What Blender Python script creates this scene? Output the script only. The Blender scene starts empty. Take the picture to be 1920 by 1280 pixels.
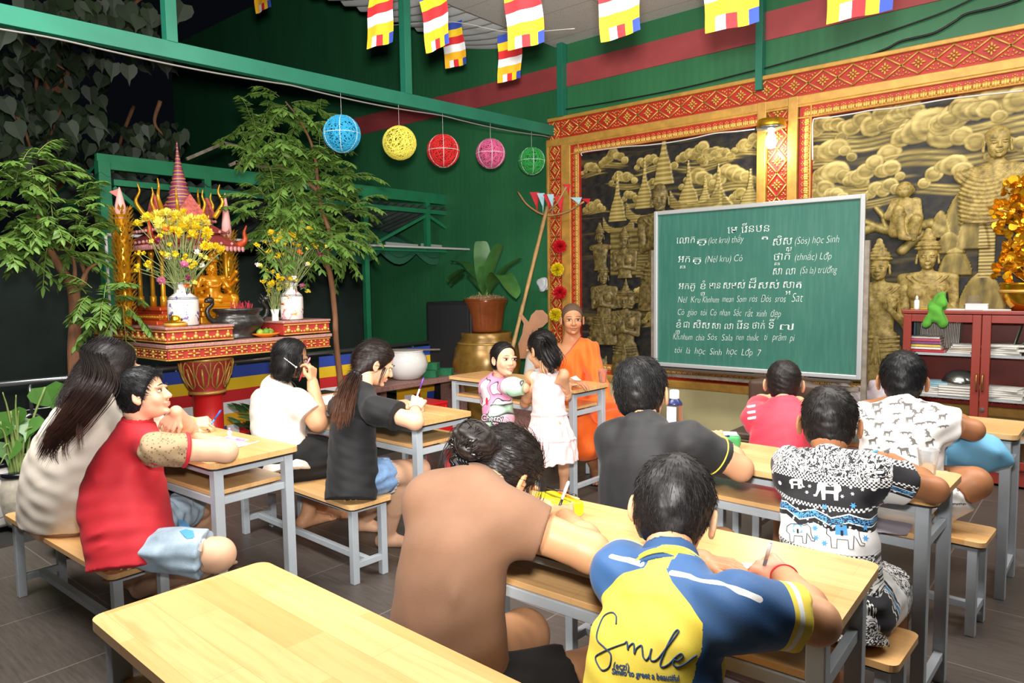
import bpy, bmesh, math, random
import numpy as np
from mathutils import Vector, Matrix
random.seed(7); RNG = np.random.default_rng(11)
SC = bpy.context.scene; COL = SC.collection
# ------------------------------------------------------------------ camera (real place: back wall runs along X, Y goes into the hall, Z up)
FPX, PITCH, ROLL, HC, WY = 1335.44, 0.0807285, -0.0141877, 1.4338, -0.7025683
def ray(px, py):
    X2 = (px-960)/FPX; U2 = -(py-640)/FPX
    cr, sr = math.cos(ROLL), math.sin(ROLL)
    X = X2*cr-U2*sr; u = X2*sr+U2*cr
    cp, sp = math.cos(PITCH), math.sin(PITCH)
    x, y, z = X, cp+u*sp, -sp+u*cp
    c, s = math.cos(WY), math.sin(WY)
    return np.array([c*x+s*y, -s*x+c*y, z])
EYE = np.array([0, 0, HC])
def Pz(px, py, z): r = ray(px, py); return EYE+r*((z-HC)/r[2])
def Py(px, py, Y): r = ray(px, py); return EYE+r*(Y/r[1])
def Px(px, py, X): r = ray(px, py); return EYE+r*(X/r[0])
FWD = ray(960, 640); RGT = ray(961, 640)-FWD; RGT /= np.linalg.norm(RGT)
FWD = FWD/np.linalg.norm(FWD); UPV = np.cross(RGT, FWD)
cam = bpy.data.objects.new('camera', bpy.data.cameras.new('camera')); COL.objects.link(cam)
cam.matrix_world = Matrix([[RGT[i], UPV[i], -FWD[i], EYE[i]] for i in range(3)]+[[0, 0, 0, 1]])
cam.data.sensor_width = 36; cam.data.lens = FPX/1920*36; cam.data.clip_start = 0.02
SC.camera = cam
# ------------------------------------------------------------------ night sky, flash, ceiling lamps, an added left fill, exposure
SC.view_settings.view_transform = 'Standard'; SC.view_settings.look = 'None'
SC.view_settings.gamma = 1; SC.view_settings.use_curve_mapping = False
SC.view_settings.exposure = -0.12
W = bpy.data.worlds.new('night'); SC.world = W; W.use_nodes = True
W.node_tree.nodes['Background'].inputs[0].default_value = (0.010, 0.012, 0.018, 1)
W.node_tree.nodes['Background'].inputs[1].default_value = 0.25
def area(name, loc, target, size, power, color=(1, 1, 1), size_y=None, spread=180):
    l = bpy.data.lights.new(name, 'AREA'); l.energy = power; l.color = color
    l.size = size; l.spread = math.radians(spread)
    if size_y: l.shape = 'RECTANGLE'; l.size_y = size_y
    o = bpy.data.objects.new(name, l); COL.objects.link(o); o.location = loc
    d = Vector(target)-Vector(loc); o.rotation_euler = d.to_track_quat('-Z', 'Y').to_euler(); return o
area('camera_flash', EYE+UPV*0.22+FWD*0.05, EYE+FWD*6+UPV*2.4, 0.14, 115, (1, 0.97, 0.94), spread=104)
area('ceiling_tube_and_fill', (-1.9, 0.6, 3.75), (-1.9, 0.6, 0), 1.8, 90, (1, 0.97, 0.93), 1.2)
area('ceiling_tube_and_fill', (-3.2, 0.3, 3.75), (-3.1, 0.9, 0), 1.6, 170, (1, 0.97, 0.93), 1.2)  # unseen fill added overhead to brighten the left desks and benches
area('ceiling_tube_and_fill', (-0.9, 3.2, 3.75), (-0.9, 3.2, 0), 2.2, 130, (1, 0.97, 0.93), 1.6)
area('ceiling_tube_and_fill', (1.2, 4.2, 3.75), (0.4, 5.2, 0.6), 1.8, 130, (1, 0.97, 0.93), 1.6)
# ------------------------------------------------------------------ helpers
def lin(c):
    if isinstance(c, str):
        c = c.lstrip('#'); c = tuple(int(c[i:i+2], 16)/255 for i in (0, 2, 4))
    return tuple((v/12.92 if v <= 0.04045 else ((v+0.055)/1.055)**2.4) for v in c[:3])
def rgba(c): return (*lin(c), 1)
MATS = {}
class NG:
    """tiny node-graph writer"""
    def __init__(s, name):
        s.m = bpy.data.materials.new(name); s.m.use_nodes = True; s.t = s.m.node_tree
        s.b = s.t.nodes['Principled BSDF']
    def n(s, typ, **kw):
        x = s.t.nodes.new('ShaderNode'+typ)
        for k, v in kw.items():
            if k in x.inputs.keys() if isinstance(k, str) else False: x.inputs[k].default_value = v
            else: setattr(x, k, v)
        return x
    def l(s, a, b): s.t.links.new(a, b)
    def coords(s, scale=(1, 1, 1), kind='Object', rot=(0, 0, 0)):
        t = s.n('TexCoord'); m = s.n('Mapping'); m.inputs['Scale'].default_value = scale; m.inputs['Rotation'].default_value = rot
        s.l(t.outputs[kind], m.inputs['Vector']); return m.outputs['Vector']
    def noise(s, vec, scale=5, detail=4, rough=0.55, dist=0):
        x = s.n('TexNoise'); x.inputs['Scale'].default_value = scale; x.inputs['Detail'].default_value = detail
        x.inputs['Roughness'].default_value = rough; x.inputs['Distortion'].default_value = dist
        if vec is not None: s.l(vec, x.inputs['Vector'])
        return x.outputs['Fac']
    def ramp(s, fac, stops, interp='LINEAR'):
        x = s.n('ValToRGB'); r = x.color_ramp; r.interpolation = interp
        while len(r.elements) < len(stops): r.elements.new(0.5)
        for e, (p, c) in zip(r.elements, stops):
            e.position = p; e.color = rgba(c) if isinstance(c, str) else (*c[:3], 1) if not isinstance(c, (int, float)) else (c, c, c, 1)
        s.l(fac, x.inputs[0]); return x.outputs[0]
    def mix(s, fac, a, b, mode='MIX'):
        x = s.n('Mix', data_type='RGBA', blend_type=mode)
        for sock, v in ((x.inputs[0], fac), (x.inputs[6], a), (x.inputs[7], b)):
            if isinstance(v, (int, float)): sock.default_value = v
            elif isinstance(v, str): sock.default_value = rgba(v)
            elif isinstance(v, tuple): sock.default_value = (*v[:3], 1)
            else: s.l(v, sock)
        return x.outputs[2]
    def math(s, op, a, b=0.0, clamp=False):
        x = s.n('Math', operation=op, use_clamp=clamp)
        for sock, v in ((x.inputs[0], a), (x.inputs[1], b)):
            if isinstance(v, (int, float)): sock.default_value = v
            else: s.l(v, sock)
        return x.outputs[0]
    def bump(s, h, strength=0.3, dist=0.01):
        x = s.n('Bump'); x.inputs['Strength'].default_value = strength; x.inputs['Distance'].default_value = dist
        s.l(h, x.inputs['Height']); s.l(x.outputs[0], s.b.inputs['Normal'])
    def base(s, c):
        if isinstance(c, str): s.b.inputs['Base Color'].default_value = rgba(c)
        else: s.l(c, s.b.inputs['Base Color'])
    def set(s, rough=0.5, metal=0.0, **kw):
        s.b.inputs['Roughness'].default_value = rough; s.b.inputs['Metallic'].default_value = metal
        for k, v in kw.items(): s.b.inputs[k.replace('_', ' ')].default_value = v
def mat(name, color, rough=0.5, metal=0.0, var=0.0, vscale=6, bump=0.0, bscale=40, emit=None, stretch=(1, 1, 1), **kw):
    """plain material with optional pigment variation (var) and surface grain (bump)"""
    if name in MATS: return MATS[name]
    g = NG(name); g.set(rough, metal, **kw)
    if var or bump: v = g.coords(stretch)
    if var:
        c = np.array(lin(color)); f = g.noise(v, vscale)
        g.base(g.ramp(f, [(0.3, tuple(c*(1-var))), (0.7, tuple(np.minimum(c*(1+var), 1)))]))
    else: g.base(color)
    if bump: g.bump(g.noise(v, bscale, 3), bump, 0.004)
    if emit:
        g.b.inputs['Emission Color'].default_value = rgba(emit[0]); g.b.inputs['Emission Strength'].default_value = emit[1]
    MATS[name] = g.m; return g.m
def attr_mat(name, rough=0.6, metal=0.0, bump=0.0, bscale=200, sheen=0.0, attr='Col', **kw):
    if name in MATS: return MATS[name]
    g = NG(name); g.set(rough, metal, **kw); a = g.n('VertexColor', layer_name=attr); g.base(a.outputs['Color'])
    if sheen: g.b.inputs['Sheen Weight'].default_value = sheen
    if bump: g.bump(g.noise(g.coords(), bscale, 3), bump, 0.003)
    MATS[name] = g.m; return g.m
def tag(o, label=None, cat=None, group=None, kind=None):
    if label: o['label'] = label
    if cat: o['category'] = cat
    if group: o['group'] = group
    if kind: o['kind'] = kind
    return o
def thing(name, label, cat, loc=(0, 0, 0), group=None, rz=0):
    o = bpy.data.objects.new(name, None); COL.objects.link(o); o.location = tuple(loc); o.rotation_euler[2] = rz
    o.empty_display_size = 0.1
    return tag(o, label, cat, group)
def link_mesh(name, me, m=None, parent=None, smooth=True):
    o = bpy.data.objects.new(name, me); COL.objects.link(o)
    if m is not None: me.materials.append(m)
    if parent is not None:
        o.parent = parent; o.matrix_parent_inverse = Matrix.Identity(4)
    if smooth and len(me.polygons): me.polygons.foreach_set('use_smooth', [True]*len(me.polygons))
    return o
def frame_of(d):
    d = np.asarray(d, float); d = d/np.linalg.norm(d)
    a = np.array([0, 0, 1.]) if abs(d[2]) < 0.9 else np.array([1., 0, 0])
    u = np.cross(a, d); u /= np.linalg.norm(u); return u, np.cross(d, u), d
class MB:
    """collects shapes, builds ONE mesh object"""
    def __init__(s): s.v = []; s.f = []; s.c = []; s.cur = None
    def add(s, V, F, col=None):
        o = len(s.v); s.v += [tuple(map(float, p)) for p in V]; s.f += [tuple(int(i)+o for i in f) for f in F]
        c = col or s.cur
        s.c += [c]*len(V); return s
    def box(s, c, size, rz=0, b=0.0, R=None, col=None):
        bm = bmesh.new(); bmesh.ops.create_cube(bm, size=1)
        for v in bm.verts: v.co = Vector((v.co.x*size[0], v.co.y*size[1], v.co.z*size[2]))
        if b > 0: bmesh.ops.bevel(bm, geom=list(bm.edges), offset=b, segments=2, affect='EDGES', profile=0.5)
        M = Matrix.Rotation(rz, 3, 'Z') if R is None else R
        bm.verts.index_update()
        V = [tuple(M @ v.co+Vector(c)) for v in bm.verts]; F = [[v.index for v in f.verts] for f in bm.faces]; bm.free()
        return s.add(V, F, col)
    def bar(s, a, b, w, h=None, up=(0, 0, 1), bev=0.002, col=None):
        a = np.array(a, float); b = np.array(b, float); d = b-a; L = np.linalg.norm(d); d /= L
        u = np.cross(np.array(up, float), d)
        if np.linalg.norm(u) < 1e-4: u = np.cross((1, 0, 0.), d)
        u /= np.linalg.norm(u); n = np.cross(d, u)
        R = Matrix([[u[i], d[i], n[i]] for i in range(3)])
        return s.box((a+b)/2, (w, L, h or w), R=R, b=bev, col=col)
    def tube(s, pts, r, n=8, col=None, closed=False, caps=True):
        P = np.array(pts, float); m = len(P); rr = np.broadcast_to(np.asarray(r, float), (m,))
        T = np.gradient(P, axis=0)
        if closed: T = np.roll(P, -1, 0)-np.roll(P, 1, 0)
        T /= np.linalg.norm(T, axis=1)[:, None]+1e-12
        u, v, _ = frame_of(T[0]); V = []
        for i in range(m):
            u = u-T[i]*np.dot(u, T[i]); u /= np.linalg.norm(u)+1e-12; v = np.cross(T[i], u)
            for k in range(n):
                a = 2*math.pi*k/n; V.append(P[i]+rr[i]*(math.cos(a)*u+math.sin(a)*v))
        F = []
        for i in range(m if closed else m-1):
            j = (i+1) % m
            for k in range(n): F.append((i*n+k, i*n+(k+1) % n, j*n+(k+1) % n, j*n+k))
        if caps and not closed: F += [tuple(range(n-1, -1, -1)), tuple((m-1)*n+k for k in range(n))]
        return s.add(V, F, col)
    def lathe(s, prof, c=(0, 0, 0), n=32, axis=None, col=None, sx=1, sy=1, wob=None):
        u, v, d = (np.array([1., 0, 0]), np.array([0, 1., 0]), np.array([0, 0, 1.])) if axis is None else frame_of(axis)
        V = []; c = np.array(c, float)
        for i, (r, z) in enumerate(prof):
            for k in range(n):
                a = 2*math.pi*k/n; q = r*(1 if wob is None else wob(a, z)); V.append(c+q*(sx*math.cos(a)*u+sy*math.sin(a)*v)+z*d)
        F = []
        for i in range(len(prof)-1):
            for k in range(n): F.append((i*n+k, i*n+(k+1) % n, (i+1)*n+(k+1) % n, (i+1)*n+k))
        if prof[0][0] > 1e-6: F.append(tuple(range(n-1, -1, -1)))
        if prof[-1][0] > 1e-6: F.append(tuple((len(prof)-1)*n+k for k in range(n)))
        return s.add(V, F, col)
    def ball(s, c, r, n=12, m=8, R=None, col=None):
        r = np.broadcast_to(np.asarray(r, float), (3,)); V = []; c = np.array(c, float)
        R = np.eye(3) if R is None else np.array(R)
        V.append(c+R@(r*[0, 0, -1]))
        for i in range(1, m):
            t = math.pi*i/m
            for k in range(n):
                a = 2*math.pi*k/n; V.append(c+R@(r*[math.sin(t)*math.cos(a), math.sin(t)*math.sin(a), -math.cos(t)]))
        V.append(c+R@(r*[0, 0, 1])); F = []
        for k in range(n): F.append((0, 1+(k+1) % n, 1+k))
        for i in range(m-2):
            for k in range(n): F.append((1+i*n+k, 1+i*n+(k+1) % n, 1+(i+1)*n+(k+1) % n, 1+(i+1)*n+k))
        for k in range(n): F.append((1+(m-2)*n+k, 1+(m-2)*n+(k+1) % n, len(V)-1))
        return s.add(V, F, col)
    def prism(s, outline, z0, z1, col=None, fr=None):
        """outline in 2-D extruded; fr=(origin,u,v,n) optional frame"""
        o, u, v, n = fr if fr else (np.zeros(3), np.array([1., 0, 0]), np.array([0, 1., 0]), np.array([0, 0, 1.]))
        k = len(outline); V = [np.asarray(o)+np.asarray(u)*a+np.asarray(v)*b+np.asarray(n)*z for z in (z0, z1) for a, b in outline]
        F = [tuple(range(k-1, -1, -1)), tuple(range(k, 2*k))]+[(i, (i+1) % k, k+(i+1) % k, k+i) for i in range(k)]
        return s.add(V, F, col)
    def sheet(s, G, col=None, thick=0):
        """G: (a,b,3) grid of points"""
        a, b, _ = G.shape
        if thick:
            n = np.cross(G[-1, 0]-G[0, 0], G[0, -1]-G[0, 0]); n = n/np.linalg.norm(n)*thick
            s.sheet(G, col); s.sheet((G+n)[:, ::-1], col); return s
        return s.add(G.reshape(-1, 3), [(i*b+j, i*b+j+1, (i+1)*b+j+1, (i+1)*b+j) for i in range(a-1) for j in range(b-1)], col)
    def mesh(s, name):
        me = bpy.data.meshes.new(name); me.from_pydata(s.v, [], s.f); me.update()
        if any(c is not None for c in s.c):
            ca = me.color_attributes.new('Col', 'FLOAT_COLOR', 'POINT')
            ca.data.foreach_set('color', np.array([(*(c if c is not None else (1, 1, 1)), 1) for c in s.c], np.float32).ravel())
        return me
    def build(s, name, m, parent=None, smooth=False, auto=None):
        o = link_mesh(name, s.mesh(name), m, parent, smooth or auto is not None)
        if auto is not None:
            me = o.data; me.update(); set_sharp(me, auto)
        return o
def set_sharp(me, ang):
    bm = bmesh.new(); bm.from_mesh(me); th = math.radians(ang)
    for e in bm.edges: e.smooth = not (len(e.link_faces) == 2 and e.calc_face_angle(0) > th)
    bm.to_mesh(me); bm.free()
def copy_tree(o, parent=None):
    c = o.copy(); COL.objects.link(c)
    if parent is not None: c.parent = parent
    for ch in list(o.children): copy_tree(ch, c)
    return c
def rrect(w, h, r, n=5):
    out = []
    for cx, cy, a0 in ((w/2-r, h/2-r, 0), (-w/2+r, h/2-r, 90), (-w/2+r, -h/2+r, 180), (w/2-r, -h/2+r, 270)):
        for i in range(n+1):
            a = math.radians(a0+90*i/n); out.append((cx+r*math.cos(a), cy+r*math.sin(a)))
    return out
def bez(p, n=12):
    """Catmull-Rom through points"""
    P = np.array(p, float); P = np.vstack([2*P[0]-P[1], P, 2*P[-1]-P[-2]]); out = []
    for i in range(1, len(P)-2):
        for t in np.linspace(0, 1, n, endpoint=False):
            a, b, c, d = P[i-1:i+3]
            out.append(0.5*(2*b+(c-a)*t+(2*a-5*b+4*c-d)*t*t+(-a+3*b-3*c+d)*t**3))
    out.append(P[-2]); return np.array(out)
# ================================================================== SETTING
def m_floor():
    g = NG('dark_floor_tiles'); v = g.coords()
    br = g.n('TexBrick', offset=0.0, squash=1.0); g.l(v, br.inputs['Vector'])
    br.inputs['Scale'].default_value = 1.0; br.inputs['Brick Width'].default_value = 0.6; br.inputs['Row Height'].default_value = 0.6
    br.inputs['Mortar Size'].default_value = 0.0035; br.inputs['Mortar Smooth'].default_value = 0.2
    br.inputs['Color1'].default_value = rgba('#4a443f'); br.inputs['Color2'].default_value = rgba('#554d47'); br.inputs['Mortar'].default_value = rgba('#8d857c')
    w = g.noise(g.coords((1.2, 14, 1)), 5, 6, 0.7)
    c = g.mix(0.5, br.outputs['Color'], g.ramp(w, [(0.25, '#2d2825'), (0.8, '#6b625b')]))
    sp = g.ramp(g.noise(v, 95, 2), [(0.0, 0.0), (0.79, 0.0), (0.81, 1.0)])
    g.base(g.mix(sp, c, '#9a948c')); g.set(0.42); g.bump(w, 0.12, 0.004)
    return g.m
mb = MB(); mb.box((-0.9, 2.6, -0.06), (7.6, 7.2, 0.12)); o = mb.build('floor', m_floor()); tag(o, kind='structure')
mb = MB(); mb.box((-12.0, 2.6, -0.10), (14.6, 12, 0.12)); o = mb.build('floor_yard', mat('dark_concrete_yard', '#2c2b29', 0.8, var=0.4, vscale=1.3, bump=0.3)); tag(o, kind='structure')
YW = 6.2
def m_wall():
    g = NG('green_painted_sheet'); v = g.coords()
    n = g.noise(g.coords((1, 1, 0.25)), 2.2, 4); c = g.ramp(n, [(0.3, '#2b6a43'), (0.7, '#357a4d')])
    s = g.ramp(g.noise(v, 17, 6, 0.75), [(0.0, 0.0), (0.735, 0.0), (0.77, 1.0)])
    g.base(g.mix(g.math('MULTIPLY', s, 0.5), c, '#9fb3a2'))
    w = g.n('TexWave', wave_type='BANDS', bands_direction='X'); g.l(v, w.inputs['Vector']); w.inputs['Scale'].default_value = 4.0
    g.set(0.45); g.bump(w.outputs['Fac'], 0.10, 0.006); return g.m
M_GREENWALL = m_wall()
mb = MB(); mb.box((-5.0, YW+0.06, 2.9), (16.5, 0.12, 5.8)); tag(mb.build('wall_back', M_GREENWALL), kind='structure')
mb = MB(); mb.box((-3.8, YW-0.004, 3.585), (9.0, 0.012, 0.235))
tag(mb.build('trim_stripe', mat('faded_red_paint', '#a8484a', 0.55, var=0.15, vscale=3, bump=0.05)), kind='structure')
mb = MB(); mb.box((-1.8, YW-0.03, 0.22), (5.7, 0.06, 0.44)); tag(mb.build('wall_plinth', mat('cream_wall_paint', '#c9bf8e', 0.6, var=0.08, vscale=3)), kind='structure')
# ceiling: white panels over the hall, ribbed sheet over the open side
def m_ceil():
    g = NG('white_ceiling_panels'); br = g.n('TexBrick', offset=0.0); g.l(g.coords(), br.inputs['Vector'])
    br.inputs['Scale'].default_value = 1; br.inputs['Brick Width'].default_value = 1.2; br.inputs['Row Height'].default_value = 0.6; br.inputs['Mortar Size'].default_value = 0.008
    br.inputs['Color1'].default_value = br.inputs['Color2'].default_value = rgba('#d2d2d0'); br.inputs['Mortar'].default_value = rgba('#b9b9b6')
    vo = g.n('TexVoronoi'); vo.inputs['Scale'].default_value = 34; g.l(g.coords(), vo.inputs['Vector'])
    d = g.ramp(vo.outputs['Distance'], [(0.0, 0.0), (0.16, 0.0), (0.2, 1.0)])
    g.base(g.mix(d, '#aaaaa8', br.outputs['Color'])); g.set(0.6); return g.m
mb = MB(); mb.box((-1.0, 2.6, 3.93), (7.2, 7.4, 0.06)); tag(mb.build('ceiling', m_ceil()), kind='structure')
mb = MB(); ys = np.linspace(2.6, 6.2, 300)
G = np.array([[(-4.7-x, y, 4.02+0.03*np.cos(y*2*math.pi/0.19)+0.28*(1-math.cos(x*1.0))) for y in ys] for x in np.linspace(0, 1.15, 8)])
mb.sheet(G, thick=0.004); mb.build('trim_1', mat('ribbed_white_sheet', '#cfd2d2', 0.45), None, True); tag(bpy.data.objects['trim_1'], kind='structure')
M_STEEL = mat('green_painted_steel', '#24785f', 0.42, var=0.12, vscale=4, bump=0.05, bscale=60)
M_STEEL2 = mat('dark_green_painted_steel', '#1f6b45', 0.45, var=0.15, vscale=4, bump=0.05, bscale=60)
def steel(name, a, b, w, h=None, up=(0, 0, 1), m=None, kind='structure'):
    mb = MB(); mb.bar(a, b, w, h, up); o = mb.build(name, m or M_STEEL); tag(o, kind=kind); return o
XB = -4.62
zb = lambda y: 2.905+0.0265*(y-1.2)
steel('beam', (XB, -0.6, zb(-0.6)), (XB, YW-0.02, zb(YW)), 0.06, 0.105)
for y in (2.16, 4.13): steel('pillar', (XB, y, zb(y)+0.05), (XB, y, 3.9), 0.07, 0.07)
steel('pillar', (XB+0.14, YW-0.05, 3.16), (XB+0.14, YW-0.05, 3.9), 0.08, 0.07)
p = Py(1430, 60, YW); steel('pillar', (p[0], YW-0.04, 3.05), (p[0], YW-0.04, 3.9), 0.085, 0.06)
# ================================================================== FIELD MODELLING (bodies, clothes, statues)
A = lambda *v: np.array(v, float)
def unit(v): v = np.asarray(v, float); return v/(np.linalg.norm(v)+1e-12)
class Fld:
    """smooth union / cut of simple solids, meshed into one continuous surface"""
    def __init__(s): s.p = []; s.disp = None
    def add(s, fn, lo, hi, k=0.02, op='u'): s.p.append((fn, np.array(lo, float), np.array(hi, float), k, op)); return s
    def cone(s, a, b, ra, rb, k=0.02, op='u'):
        a = np.array(a, float); b = np.array(b, float); ba = b-a; L2 = ba@ba+1e-12
        def fn(p):
            h = np.clip((p-a)@ba/L2, 0, 1); return np.linalg.norm(p-a-h[:, None]*ba, axis=1)-(ra+(rb-ra)*h)
        r = max(ra, rb); return s.add(fn, np.minimum(a, b)-r, np.maximum(a, b)+r, k, op)
    def chain(s, pts, rs, k=0.02):
        for i in range(len(pts)-1): s.cone(pts[i], pts[i+1], rs[i], rs[i+1], k)
        return s
    def ell(s, c, r, R=None, k=0.02, op='u'):
        c = np.array(c, float); r = np.array(r, float); R = np.eye(3) if R is None else np.array(R)
        def fn(p):
            q = (p-c)@R; k0 = np.linalg.norm(q/r, axis=1); k1 = np.linalg.norm(q/(r*r), axis=1)+1e-9
            return k0*(k0-1)/k1
        e = np.sqrt(((R*r)**2).sum(1)); return s.add(fn, c-e, c+e, k, op)
    def rbox(s, c, h, rad, R=None, k=0.01, op='u'):
        c = np.array(c, float); h = np.array(h, float)-rad; R = np.eye(3) if R is None else np.array(R)
        def fn(p):
            q = np.abs((p-c)@R)-h; return np.linalg.norm(np.maximum(q, 0), axis=1)+np.minimum(q.max(1), 0)-rad
        e = np.abs(R)@(h+rad); return s.add(fn, c-e, c+e, k, op)
    def spine(s, a, b, ts, rx, ry, off, right, k=0.03, op='u', p_exp=2.3):
        """elliptical column from a to b; at stations ts half-widths rx (along right), ry, forward shift off"""
        a = np.array(a, float); b = np.array(b, float); L = np.linalg.norm(b-a); ax = (b-a)/L
        rt = unit(np.array(right)-ax*np.dot(right, ax)); fw = np.cross(ax, rt)
        T = np.array(ts); tt = np.linspace(T[0], T[-1], 60)
        def sm(v):
            y = np.interp(tt, T, v); kk = np.ones(9)/9; yp = np.pad(y, 4, 'edge'); return np.convolve(yp, kk, 'valid')
        RX, RY, OF = sm(rx), sm(ry), sm(off)
        def fn(p):
            q = p-a; t = q@ax/L; tc = np.clip(t, T[0], T[-1])
            X = q@rt; Y = q@fw-np.interp(tc, tt, OF); X_, Y_ = np.interp(tc, tt, RX), np.interp(tc, tt, RY)
            kk = (np.abs(X/X_)**p_exp+np.abs(Y/Y_)**p_exp)**(1/p_exp)
            d = (kk-1)*np.minimum(X_, Y_); e = np.abs(t-tc)*L
            return np.where(e > 0, np.hypot(np.maximum(d, 0), e)+np.minimum(d, 0)*0, d)
        m = max(rx+ry)+max(map(abs, off))
        return s.add(fn, np.minimum(a+ax*L*T[0], a+ax*L*T[-1])-m, np.maximum(a+ax*L*T[0], a+ax*L*T[-1])+m, k, op)
    def cut(s, pt, n):
        """remove the side the normal points to"""
        pt = np.array(pt, float); n = unit(n); s.p.append((lambda p: (p-pt)@n, None, None, 0, 'i')); return s
    def eval(s, p):
        d = np.full(len(p), 0.5)
        for fn, lo, hi, k, op in s.p:
            if op == 'i': d = np.maximum(d, fn(p)); continue
            m = 0.06+k
            ix = np.nonzero(((p > lo-m) & (p < hi+m)).all(1))[0]
            if not len(ix): continue
            f = fn(p[ix]); e = d[ix]
            if op == 'u': h = np.maximum(k-np.abs(e-f), 0)/max(k, 1e-6); d[ix] = np.minimum(e, f)-h*h*k*0.25
            else: h = np.maximum(k-np.abs(e+f), 0)/max(k, 1e-6); d[ix] = np.maximum(e, -f)+h*h*k*0.25
        if s.disp is not None: d = d+s.disp(p)
        return d
    def mesh(s, h=0.006, name='m', pad=2):
        lo = np.min([q[1] for q in s.p if q[4] == 'u'], 0)-h*pad-0.01; hi = np.max([q[2] for q in s.p if q[4] == 'u'], 0)+h*pad+0.01
        K = 4; n = np.ceil((hi-lo)/(h*K)).astype(int)+1
        g = np.stack(np.meshgrid(*[np.arange(m) for m in n], indexing='ij'), -1).reshape(-1, 3)
        ctr = lo+(g+0.5)*h*K-h*0.5
        dc = s.eval(ctr); act = np.abs(dc) < h*K*1.25+0.012
        D = np.repeat(np.repeat(np.repeat(dc.reshape(n), K, 0), K, 1), K, 2).astype(np.float32)
        gi = g[act]; off = np.stack(np.meshgrid(*[np.arange(K)]*3, indexing='ij'), -1).reshape(-1, 3)
        idx = (gi[:, None, :]*K+off[None]).reshape(-1, 3)
        D[idx[:, 0], idx[:, 1], idx[:, 2]] = s.eval(lo+idx*h)
        return nets(D, lo, h, name)
def nets(D, lo, h, name):
    S = D < 0; nx, ny, nz = D.shape
    c = np.zeros((nx-1, ny-1, nz-1), np.int8)
    for i in (0, 1):
        for j in (0, 1):
            for k in (0, 1): c += S[i:nx-1+i, j:ny-1+j, k:nz-1+k]
    cells = np.argwhere((c > 0) & (c < 8))
    ids = np.full(c.shape, -1, np.int64); ids[tuple(cells.T)] = np.arange(len(cells))
    acc = np.zeros((len(cells), 3)); cnt = np.zeros(len(cells))
    cor = [(i, j, k) for i in (0, 1) for j in (0, 1) for k in (0, 1)]
    val = {q: D[cells[:, 0]+q[0], cells[:, 1]+q[1], cells[:, 2]+q[2]].astype(float) for q in cor}
    for q in cor:
        for ax in range(3):
            if q[ax] == 0:
                r = list(q); r[ax] = 1; r = tuple(r); a, b = val[q], val[r]; m = (a < 0) != (b < 0)
                t = np.where(m, a/(a-b+1e-12), 0); pt = np.tile(np.array(q, float), (len(cells), 1)); pt[:, ax] += t
                acc[m] += pt[m]; cnt[m] += 1
    V = lo+(cells+acc/cnt[:, None])*h; F = []
    for ax in range(3):
        u, v = (ax+1) % 3, (ax+2) % 3
        sl0 = [slice(None)]*3; sl1 = [slice(None)]*3; sl0[ax] = slice(0, -1); sl1[ax] = slice(1, None)
        a, b = S[tuple(sl0)], S[tuple(sl1)]
        e = np.argwhere(a != b); e = e[(e[:, u] > 0) & (e[:, v] > 0) & (e[:, u] < D.shape[u]-1) & (e[:, v] < D.shape[v]-1)]
        fl = a[tuple(e.T)]; q = []
        for du, dv in ((-1, -1), (0, -1), (0, 0), (-1, 0)):
            x = e.copy(); x[:, u] += du; x[:, v] += dv; q.append(ids[tuple(x.T)])
        q = np.stack(q, 1); q[~fl] = q[~fl][:, ::-1]; F.append(q)
    F = np.vstack(F); F = F[(F >= 0).all(1)]
    me = bpy.data.meshes.new(name); me.vertices.add(len(V)); me.vertices.foreach_set('co', V.astype(np.float32).ravel())
    me.loops.add(len(F)*4); me.loops.foreach_set('vertex_index', F.astype(np.int32).ravel())
    me.polygons.add(len(F)); me.polygons.foreach_set('loop_start', np.arange(0, len(F)*4, 4, dtype=np.int32)); me.polygons.foreach_set('loop_total', np.full(len(F), 4, np.int32))
    me.update(calc_edges=True); me.validate(); return me
def verts(me):
    a = np.empty(len(me.vertices)*3, np.float32); me.vertices.foreach_get('co', a); return a.reshape(-1, 3).astype(float)
def set_col(me, C, name='Col'):
    C = np.asarray(C, np.float32)
    if C.ndim == 1: C = np.tile(C, (len(me.vertices), 1))
    ca = me.color_attributes.new(name, 'FLOAT_COLOR', 'POINT')
    ca.data.foreach_set('color', np.hstack([C, np.ones((len(C), 1), np.float32)]).ravel())
def wob(p, seed, lam, amp):
    """smooth pseudo-random displacement"""
    r = np.random.default_rng(seed); o = np.zeros(len(p))
    for _ in range(5):
        k = r.normal(size=3); k = k/np.linalg.norm(k)*2*math.pi/lam*r.uniform(0.6, 1.5); o += np.sin(p@k+r.uniform(0, 6.28))
    return o*amp/2.2
def folds(lines):
    """cloth folds: each line (a, b, width, depth): a soft ridge along the segment"""
    L = [(np.array(a, float), np.array(b, float), w, d) for a, b, w, d in lines]
    def fn(p):
        o = np.zeros(len(p))
        for a, b, w, d in L:
            ba = b-a; h = np.clip((p-a)@ba/(ba@ba), 0, 1); r = np.linalg.norm(p-a-h[:, None]*ba, axis=1)/w
            m = r < 3
            fade = np.sin(np.pi*np.clip(h, 0.04, 0.96))
            o[m] -= (0.75*d*fade*np.exp(-r**2))[m]
        return o
    return fn
from mathutils.bvhtree import BVHTree
def bvh_of(o):
    me = o.data; V = verts(me); return BVHTree.FromPolygons([tuple(v) for v in V], [tuple(p.vertices) for p in me.polygons])
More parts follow.
